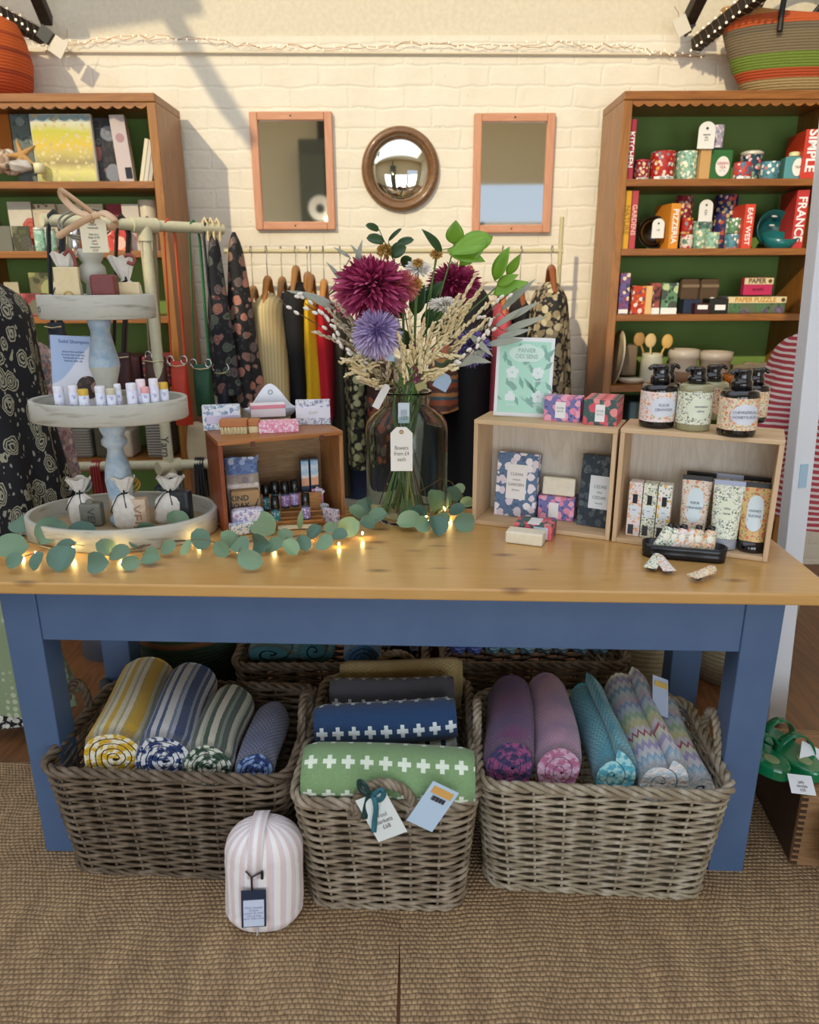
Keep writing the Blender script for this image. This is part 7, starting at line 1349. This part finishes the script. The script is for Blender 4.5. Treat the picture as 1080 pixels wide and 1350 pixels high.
rib('ribbon_tail', [W3(492, 1048), W3(496, 1065, -.006), W3(494, 1082, -.002), W3(493, 1098, -.006)], RT); rib('ribbon_tail', [W3(488, 1046, .004), W3(484, 1060, .006), W3(480, 1080, .004)], RTD, .011); rib('bow_loop', [W3(488, 1048), W3(480, 1034, -.006), W3(474, 1030, 0), W3(476, 1042, .004), W3(490, 1050)], RTD); rib('bow_loop', [W3(490, 1050), W3(502, 1042, -.01), W3(506, 1048, -.004), W3(500, 1056), W3(490, 1050)], RT)
o = tagcard('care_tag', 'pale blue barcode tag with an orange top hanging on the rim of the middle basket', 551, 590, 1034, 1093, Yt+.015, [], col='bcd4ea', hole=False, rot=.52, corner=False)
w_ = .04; mb = MB(); mb.box((0, -.0012, .040), (.046, .002, .017)); obj('orange_band', mb, P('d8a85c', .5), o); mb = MB()
for k in range(12): mb.box((-.014+.0026*k, -.0012, .021), (.0009+.0008*(k % 3), .0016, .011))
obj('barcode', mb, INK, o)
# blankets in the back baskets
TEAL = fabric('teal_felt', tweed('2c5a60', '376a70', '2c5a60', 60)); SKY = fabric('sky_felt', tweed('3c6c9c', '5484b0', '3c6c9c', 60)); NAV = fabric('navy_felt', tweed('141c40', '1c2650', '141c40', 60))
gb = 'blankets in the back left basket'; yb = 2.05
roll('folded teal blanket at the left of the back left basket', (-.42, yb-.08, .30), (-.42, yb+.2, .32), .062, TEAL, 2, group=gb, seed=20, name='rolled_blanket', cat='blanket', sqx=1.5, sq=.75)
roll('teal blanket in the middle of the back left basket', (-.29, yb-.08, .31), (-.28, yb+.2, .33), .06, TEAL, 2, group=gb, seed=21, name='rolled_blanket', cat='blanket')
roll('rolled sky blue blanket in the back left basket', (-.135, yb-.12, .30), (-.13, yb+.2, .33), .062, SKY, 3.5, group=gb, seed=22, name='rolled_blanket', cat='blanket')
roll('dark navy blanket at the right of the back left basket', (-.02, yb-.06, .30), (-.02, yb+.2, .33), .055, NAV, 2, group=gb, seed=23, name='rolled_blanket', cat='blanket')
o = tagcard('care_tag', 'white tag lying on the teal blankets in the back left basket', 345, 375, 845, 863, 2.0, [], col='ccd4e0', hole=False, rot=-.3, corner=False); o.rotation_euler = (-.9, -.2, .2)
for i, (x, a_, b_, l) in enumerate(((.14, '2c48a8', '7c9ce0', 'cobalt'), (.19, '2c48a8', '7c9ce0', 'second cobalt'), (.245, '3c7890', '9cc4cc', 'pale teal'), (.295, '3c7890', '9cc4cc', 'second pale teal'), (.35, '3c7890', '9cc4cc', 'third pale teal'), (.40, '1c3440', '8cb0bc', 'dark slate'), (.45, '1c3440', '8cb0bc', 'second dark slate'), (.51, '2c5a70', '84b0c0', 'steel blue'), (.57, '2c5a70', '84b0c0', 'second steel blue'))):
    o = thing('twisted_scarf', l+' striped twisted scarf standing in the back right basket', 'scarf', (x, 2.0, .27), group='twisted scarves in the back right basket'); mb = MB(); rope(mb, [(.01*math.sin(5*k/20), -.0+.1*k/20, .02+.085*math.sin(PI*min(1, k/20*1.0))) for k in range(21)], .013, .0155, 2, 2.2, 8)
    m = stripes('scarf_%d' % i, [(a_, 1), (b_, .55)], .008, 2, rough=.9); obj('twisted_cloth', mb, m, o, fix=False)
# woven baskets at the back
p = gz(258, 902, .10); o = thing('woven_basket', 'dark green woven basket with an orange rim under the back left of the table', 'basket', (-.72, 2.18, -.012)); r = .16
mb = MB(); mb.lathe([(0, 0), (r*.85, 0), (r*.95, .08), (r, .24), (r*1.05, .36), (r*1.0, .36), (r*.92, .1), (0, .02)], 40); obj('body', mb, bands('green_weave', [(0, '16382c'), (.1, '1c4434'), (.30, '8a5a34'), (.318, '2c4a34'), (.33, 'a87444'), (.345, '8c8468')], 80), o)
SEA = bands('seagrass_weave', [(0, 'a89c7c'), (.02, 'b4a888')], 60)
for x, y, r, h, l in ((.80, 2.32, .20, .36, 'cream seagrass basket with a knotted handle behind the right table leg'), (1.18, 2.42, .19, .40, 'cream seagrass basket at the far right behind the white post')):
    o = thing('woven_basket', l, 'basket', (x, y, -.012)); mb = MB(); mb.lathe([(0, 0), (r*.8, 0), (r*.92, .1), (r, h*.9), (r*1.03, h), (r*.97, h+.004), (r*.93, h*.85), (r*.7, .03), (0, .02)], 44); obj('body', mb, SEA, o)
    mb = MB(); mb.tube([(r*1.0*math.cos(a), r*1.0*math.sin(a), h) for a in [2*PI*i/40 for i in range(40)]], .011, 8, closed=True); obj('rolled_rim', mb, P('b0a078', .8, 0, .5), o)
    mb = MB(); rope(mb, curve([(-.07, -r*.98, h-.03), (-.04, -r*1.08, h+.05), (.02, -r*1.1, h+.06), (.06, -r*1.02, h-.06)], 20), .006, .006, 2, 3); obj('handle', mb, P('b8ac8c', .8), o)
o = thing('wooden_offcut', 'small orange-brown wooden board standing between the two back baskets', 'board', (.078, 2.13, -.012)); mb = MB(); mb.box((0, 0, .17), (.03, .12, .34)); obj('board', mb, OAK, o, bevel=.003)
o = obj('shoe_pad', MB(), WHITE) if False else None
q = gz(148, 932, .06); o = thing('trainer', 'white shoe half hidden behind the yellow striped roll', 'shoe', (q.x, q.y+.05, -.012), .3); g = []
for i in range(13):
    v = i/12; w = .034*(1-.5*abs(v-.5)) ; hh = .105-.05*v; g.append([V((w*math.cos(a)*(1 if math.sin(a) < .3 else .8), -.13*v+.06, .012+hh/2+hh/2*math.sin(a))) for a in [2*PI*k/20 for k in range(20)]])
mb = MB(); mb.sheet(g, cv=True); mb.add(g[-1], [tuple(range(20))]); obj('upper', mb, P('d8d8d4', .6), o); mb = MB(); mb.box((0, -.01, .008), (.074, .2, .016)); obj('sole', mb, P('b8b8b4', .6), o, bevel=.006)
q = gz(128, 985, 0); o = thing('fabric_bundle', 'dark grey ribbed bundle behind the left wicker basket', 'bundle', (-.84, 1.93, 0)); mb = MB()
for k in range(7): mb.tube(curve([(-.06, 0, .02+.035*k), (-.02, -.06, .03+.035*k), (.05, -.05, .035+.035*k), (.09, .02, .03+.035*k)], 12), .017, 8)
obj('bundle', mb, P('34383c', .9, 0, .4), o)
o = thing('grey_bowl', 'upturned grey felt bowl on the floor beyond the back left table leg', 'bowl', (gz(130, 880, 0).x, 2.62, -.012)); mb = MB(); mb.lathe([(.13, 0), (.125, .06), (.08, .11), (0, .12)], 30); obj('bowl_body', mb, P('4a4e58', .8, 0, .3), o)
# ---------------------------------------------------------------- striped drawstring bag
t = NT('pink_ticking', .85); q = t.xyz(t.co('UV')); f = t.m('FRACT', t.m('MULTIPLY', q[0], 19)); c = t.ramp(f, [(0, 'f0ecec'), (.5, 'e2cdca'), (.75, 'dcd2d8'), (1, 'f0ecec')], True); t.col(c); fz = t.noise(t.co(), 14, 4, .6); t.bump(t.m('ADD', fz, t.m('MULTIPLY', t.noise(t.co(), 300, 2), .2)), .35, .012); TICK = t.mat
o = thing('drawstring_bag', 'pink and white striped round fabric bag standing in front of the left baskets', 'bag', (at(347, 1160, 1.325).x, 1.318, 0), .12, rot=(-.05, .05, .12)); g = []; uv = []; RX, RYb, hb = .0855, .066, .245
for i in range(31):
    v = i/30; z = hb*v
    f = (.80+.20*math.sin(PI/2*min(1, v/.12))) if v < .12 else (1 if v < .62 else math.sqrt(max(0, 1-((v-.62)/.3805)**2.9)))
    f *= 1-.02*math.exp(-((v-.68)/.02)**2)*1.2-.02*math.exp(-((v-.17)/.015)**2)*1.2
    g.append([V((RX*f*math.copysign(abs(math.cos(a))**.9, math.cos(a))*(1+.012*math.sin(4*a+9*v)), RYb*f*math.copysign(abs(math.sin(a))**.9, math.sin(a))*(1+.02*math.sin(5*a+7*v)), z)) for a in [2*PI*k/64 for k in range(65)]]); uv.append([(k/64, v) for k in range(65)])
mb = MB(); mb.sheet(g, uv=uv); mb.add(g[0][:64], [tuple(range(64))]); obj('fabric_body', mb, TICK, o)
mb = MB(); g = []; uvs = []
for i in range(15):
    v = i/14; y = -RYb*1.03*(1-v*1.5); z = hb*(.62+.385*(max(0, 1-min(1, abs(y/RYb))**2))**(1/2.9))+.002-(.0 if v > .08 else .004); g.append([V((-.016+.012*v+x, y, z+.004)) for x in (-.016, 0, .016)]); uvs.append([(.02+.05*j, v) for j in range(3)])
mb.sheet(g, uv=uvs); obj('handle_strap', mb, TICK, o, solid=.003)
mb = MB(); mb.tube([(-.034, -RYb*1.07, hb*.715), (-.022, -RYb*1.12, hb*.66), (0.0, -RYb*1.08, hb*.70)], .0018, 6); mb.tube([(-.022, -RYb*1.12, hb*.66), (-.0215, -RYb*1.13, hb*.57), (-.021, -RYb*1.12, hb*.52)], .0022, 6); mb.tube([(.0, -RYb*1.1, hb*.71), (.0, -RYb*1.12, hb*.64)], .003, 6); obj('black_cord', mb, BLACK, o)
mb = MB(); mb.box((-.018, -RYb*1.14, hb*.345), (.052, .003, .092)); obj('navy_tag', mb, P('1c2c44', .5), o); mb = MB(); mb.box((-.018, -RYb*1.14-.002, hb*.305), (.043, .002, .066)); obj('tag_label', mb, P('ccd8ee', .5), o)
text('Picnic blanket\nstriped\ncotton & wool\nroll up bag\nspot clean only', .0068, P('7c88a8', .7), o, (-.018, -RYb*1.14-.0034, hb*.31), ext=.0001)
mb = MB(); mb.tube(curve([(-.015, -RYb*1.08, hb*.15), (-.011, -RYb*1.12, hb*.10), (-.013, -RYb*1.06, hb*.04)], 8), .0018, 6); obj('white_toggle_cord', mb, P('c8ccd4', .5), o)
# ---------------------------------------------------------------- wooden box with sandals at the right
c0 = gz(1042, 1140, 0); c1 = gz(998, 1068, 0); yw = math.atan2(-(c1.x-c0.x), c1.y-c0.y); yw = min(.05, max(-.25, yw)); hz = at(1048, 1050, c0.y).z
o = thing('wooden_box', 'rustic wooden box on the floor at the right edge, carrying green sandals', 'box', (c0.x, c0.y, 0), -.12)
BXW = wood('box_wood', 'a8825a', '7c5836', 'x', 2, .6, 3, 7); BXD = wood('box_side_wood', '4a3424', '34241a', 'y', 2, .6, 0, 7)
for n_, (x0, x1, y0, y1, z0, z1), m in (('front_board', (.0, .40, 0, .014, 0, hz), BXW), ('side_board', (0, .014, .014, .27, 0, hz), BXD), ('side_board', (.386, .40, .014, .27, 0, hz), BXD), ('back_board', (0, .4, .27, .284, 0, hz), BXW), ('top_board', (.014, .386, .014, .27, hz-.014, hz-.002), BXW)): mb = MB(); mb.bb(x0, x1, y0, y1, z0, z1); obj(n_, mb, m, o, bevel=.002)
mb = MB()
for k in range(12): mb.box((.007, -.001, hz*(k+.5)/12), (.013, .003, hz/26))
obj('finger_joint', mb, BXD, o)
GRN = P('0f7a4c', .25, 0, 0, Coat_Weight=.5); GRT = NT('clear_green_strap', .1, Transmission_Weight=.5); GRT.col('2a8a5c'); GRT = GRT.mat
def sandal(label, x, y, rz):
    q = gz(x, y, hz); o = thing('sandal', label, 'sandal', (q.x, q.y, hz), rz, 'green sandals on the wooden box'); out = []
    for i in range(40):
        a = 2*PI*i/40; r = .038*(1+.12*math.cos(2*a)) ; out.append((.042*math.cos(a)*(1.08 if math.sin(a) < 0 else .9), .112+.115*math.copysign(abs(math.sin(a))**.85, math.sin(a))))
    mb = MB(); mb.prism(out, 0, .032, ax='z'); obj('sole', mb, GRN, o, bevel=.006)
    mb = MB(); mb.ell((0, .05, .0325), (.016, .022, .001), 6, 16); obj('worn_logo', mb, P('8a9a6c', .5), o)
    for k, (ya, yb_, hh) in enumerate(((.07, .10, .055), (.14, .15, .06))):
        mb = MB(); g = [[V((.043*math.cos(a), ya+(yb_-ya)*(a/PI)+e, .026+hh*math.sin(a))) for e in (-.011, .011)] for a in [PI*i/16 for i in range(17)]]; mb.sheet(g); obj('strap', mb, GRT, o, solid=.003)
    return o
sandal('green rubber sandal on the wooden box, nearest the table leg', 1036, 1031, .35); sandal('green rubber sandal at the right edge with a white tag across it', 1078, 1033, .25)
for x0, x1, y0, y1, l, rt in ((1042, 1072, 1022, 1046, 'white handwritten card lying on the wooden box before the sandals', (-1.2, 0, -.2)), (1053, 1084, 984, 1006, 'white card tag tied across the right sandal', (-.7, .5, 0))):
    o = tagcard('price_tag', l, x0, x1, y0, y1, gz((x0+x1)/2, y1, hz+.01).y, ['Jelly', 'sandals', '£25'] if y0 > 1000 else [], col='dfe4e8', hole=False, corner=False, lsz=.2); o.rotation_euler = rt
p = gz(1090, 1100, .0); o = thing('enamel_plate', 'white enamel plate leaning at the right edge of the frame before the wooden box', 'plate', (at(1103, 1080, c0.y-.04).x+.07, c0.y-.05, .115), rot=(PI/2-.15, 0, 0)); mb = MB(); mb.lathe([(0, .0), (.07, 0), (.11, .012), (.11, .015), (.07, .004), (0, .004)], 40); obj('dish', mb, P('dfe2e4', .3), o); mb = MB(); mb.tube([(.11*math.cos(a), .11*math.sin(a), .0135) for a in [2*PI*i/40 for i in range(40)]], .002, 6, closed=True); obj('blue_rim', mb, P('4c6478', .4), o)
# ================================================================ lettering belongs to the label it is printed on
bpy.context.view_layer.update()
HOSTS = ('label', 'card', 'oval_label', 'name_band', 'tag_label', 'title_band', 'title_cloud', 'printed_panel', 'oval_panel', 'panel', 'white_panel', 'cover', 'bar', 'pouch', 'body', 'post', 'tray', 'carton')
def base(n): return n.split('.')[0]
for o in [q for q in D.objects if base(q.name) == 'lettering' and q.parent and q.parent.type == 'EMPTY']:
    sib = [s for s in kids(o.parent) if base(s.name) in HOSTS and s.location.length < 1e-6 and Vector(s.rotation_euler).length < 1e-6]
    if not sib: continue
    def dist(s):
        b = [Vector(c) for c in s.bound_box]; c = (b[0]+b[6])/2; return HOSTS.index(base(s.name))*.004+(c-o.location).length
    o.parent = min(sib, key=dist)
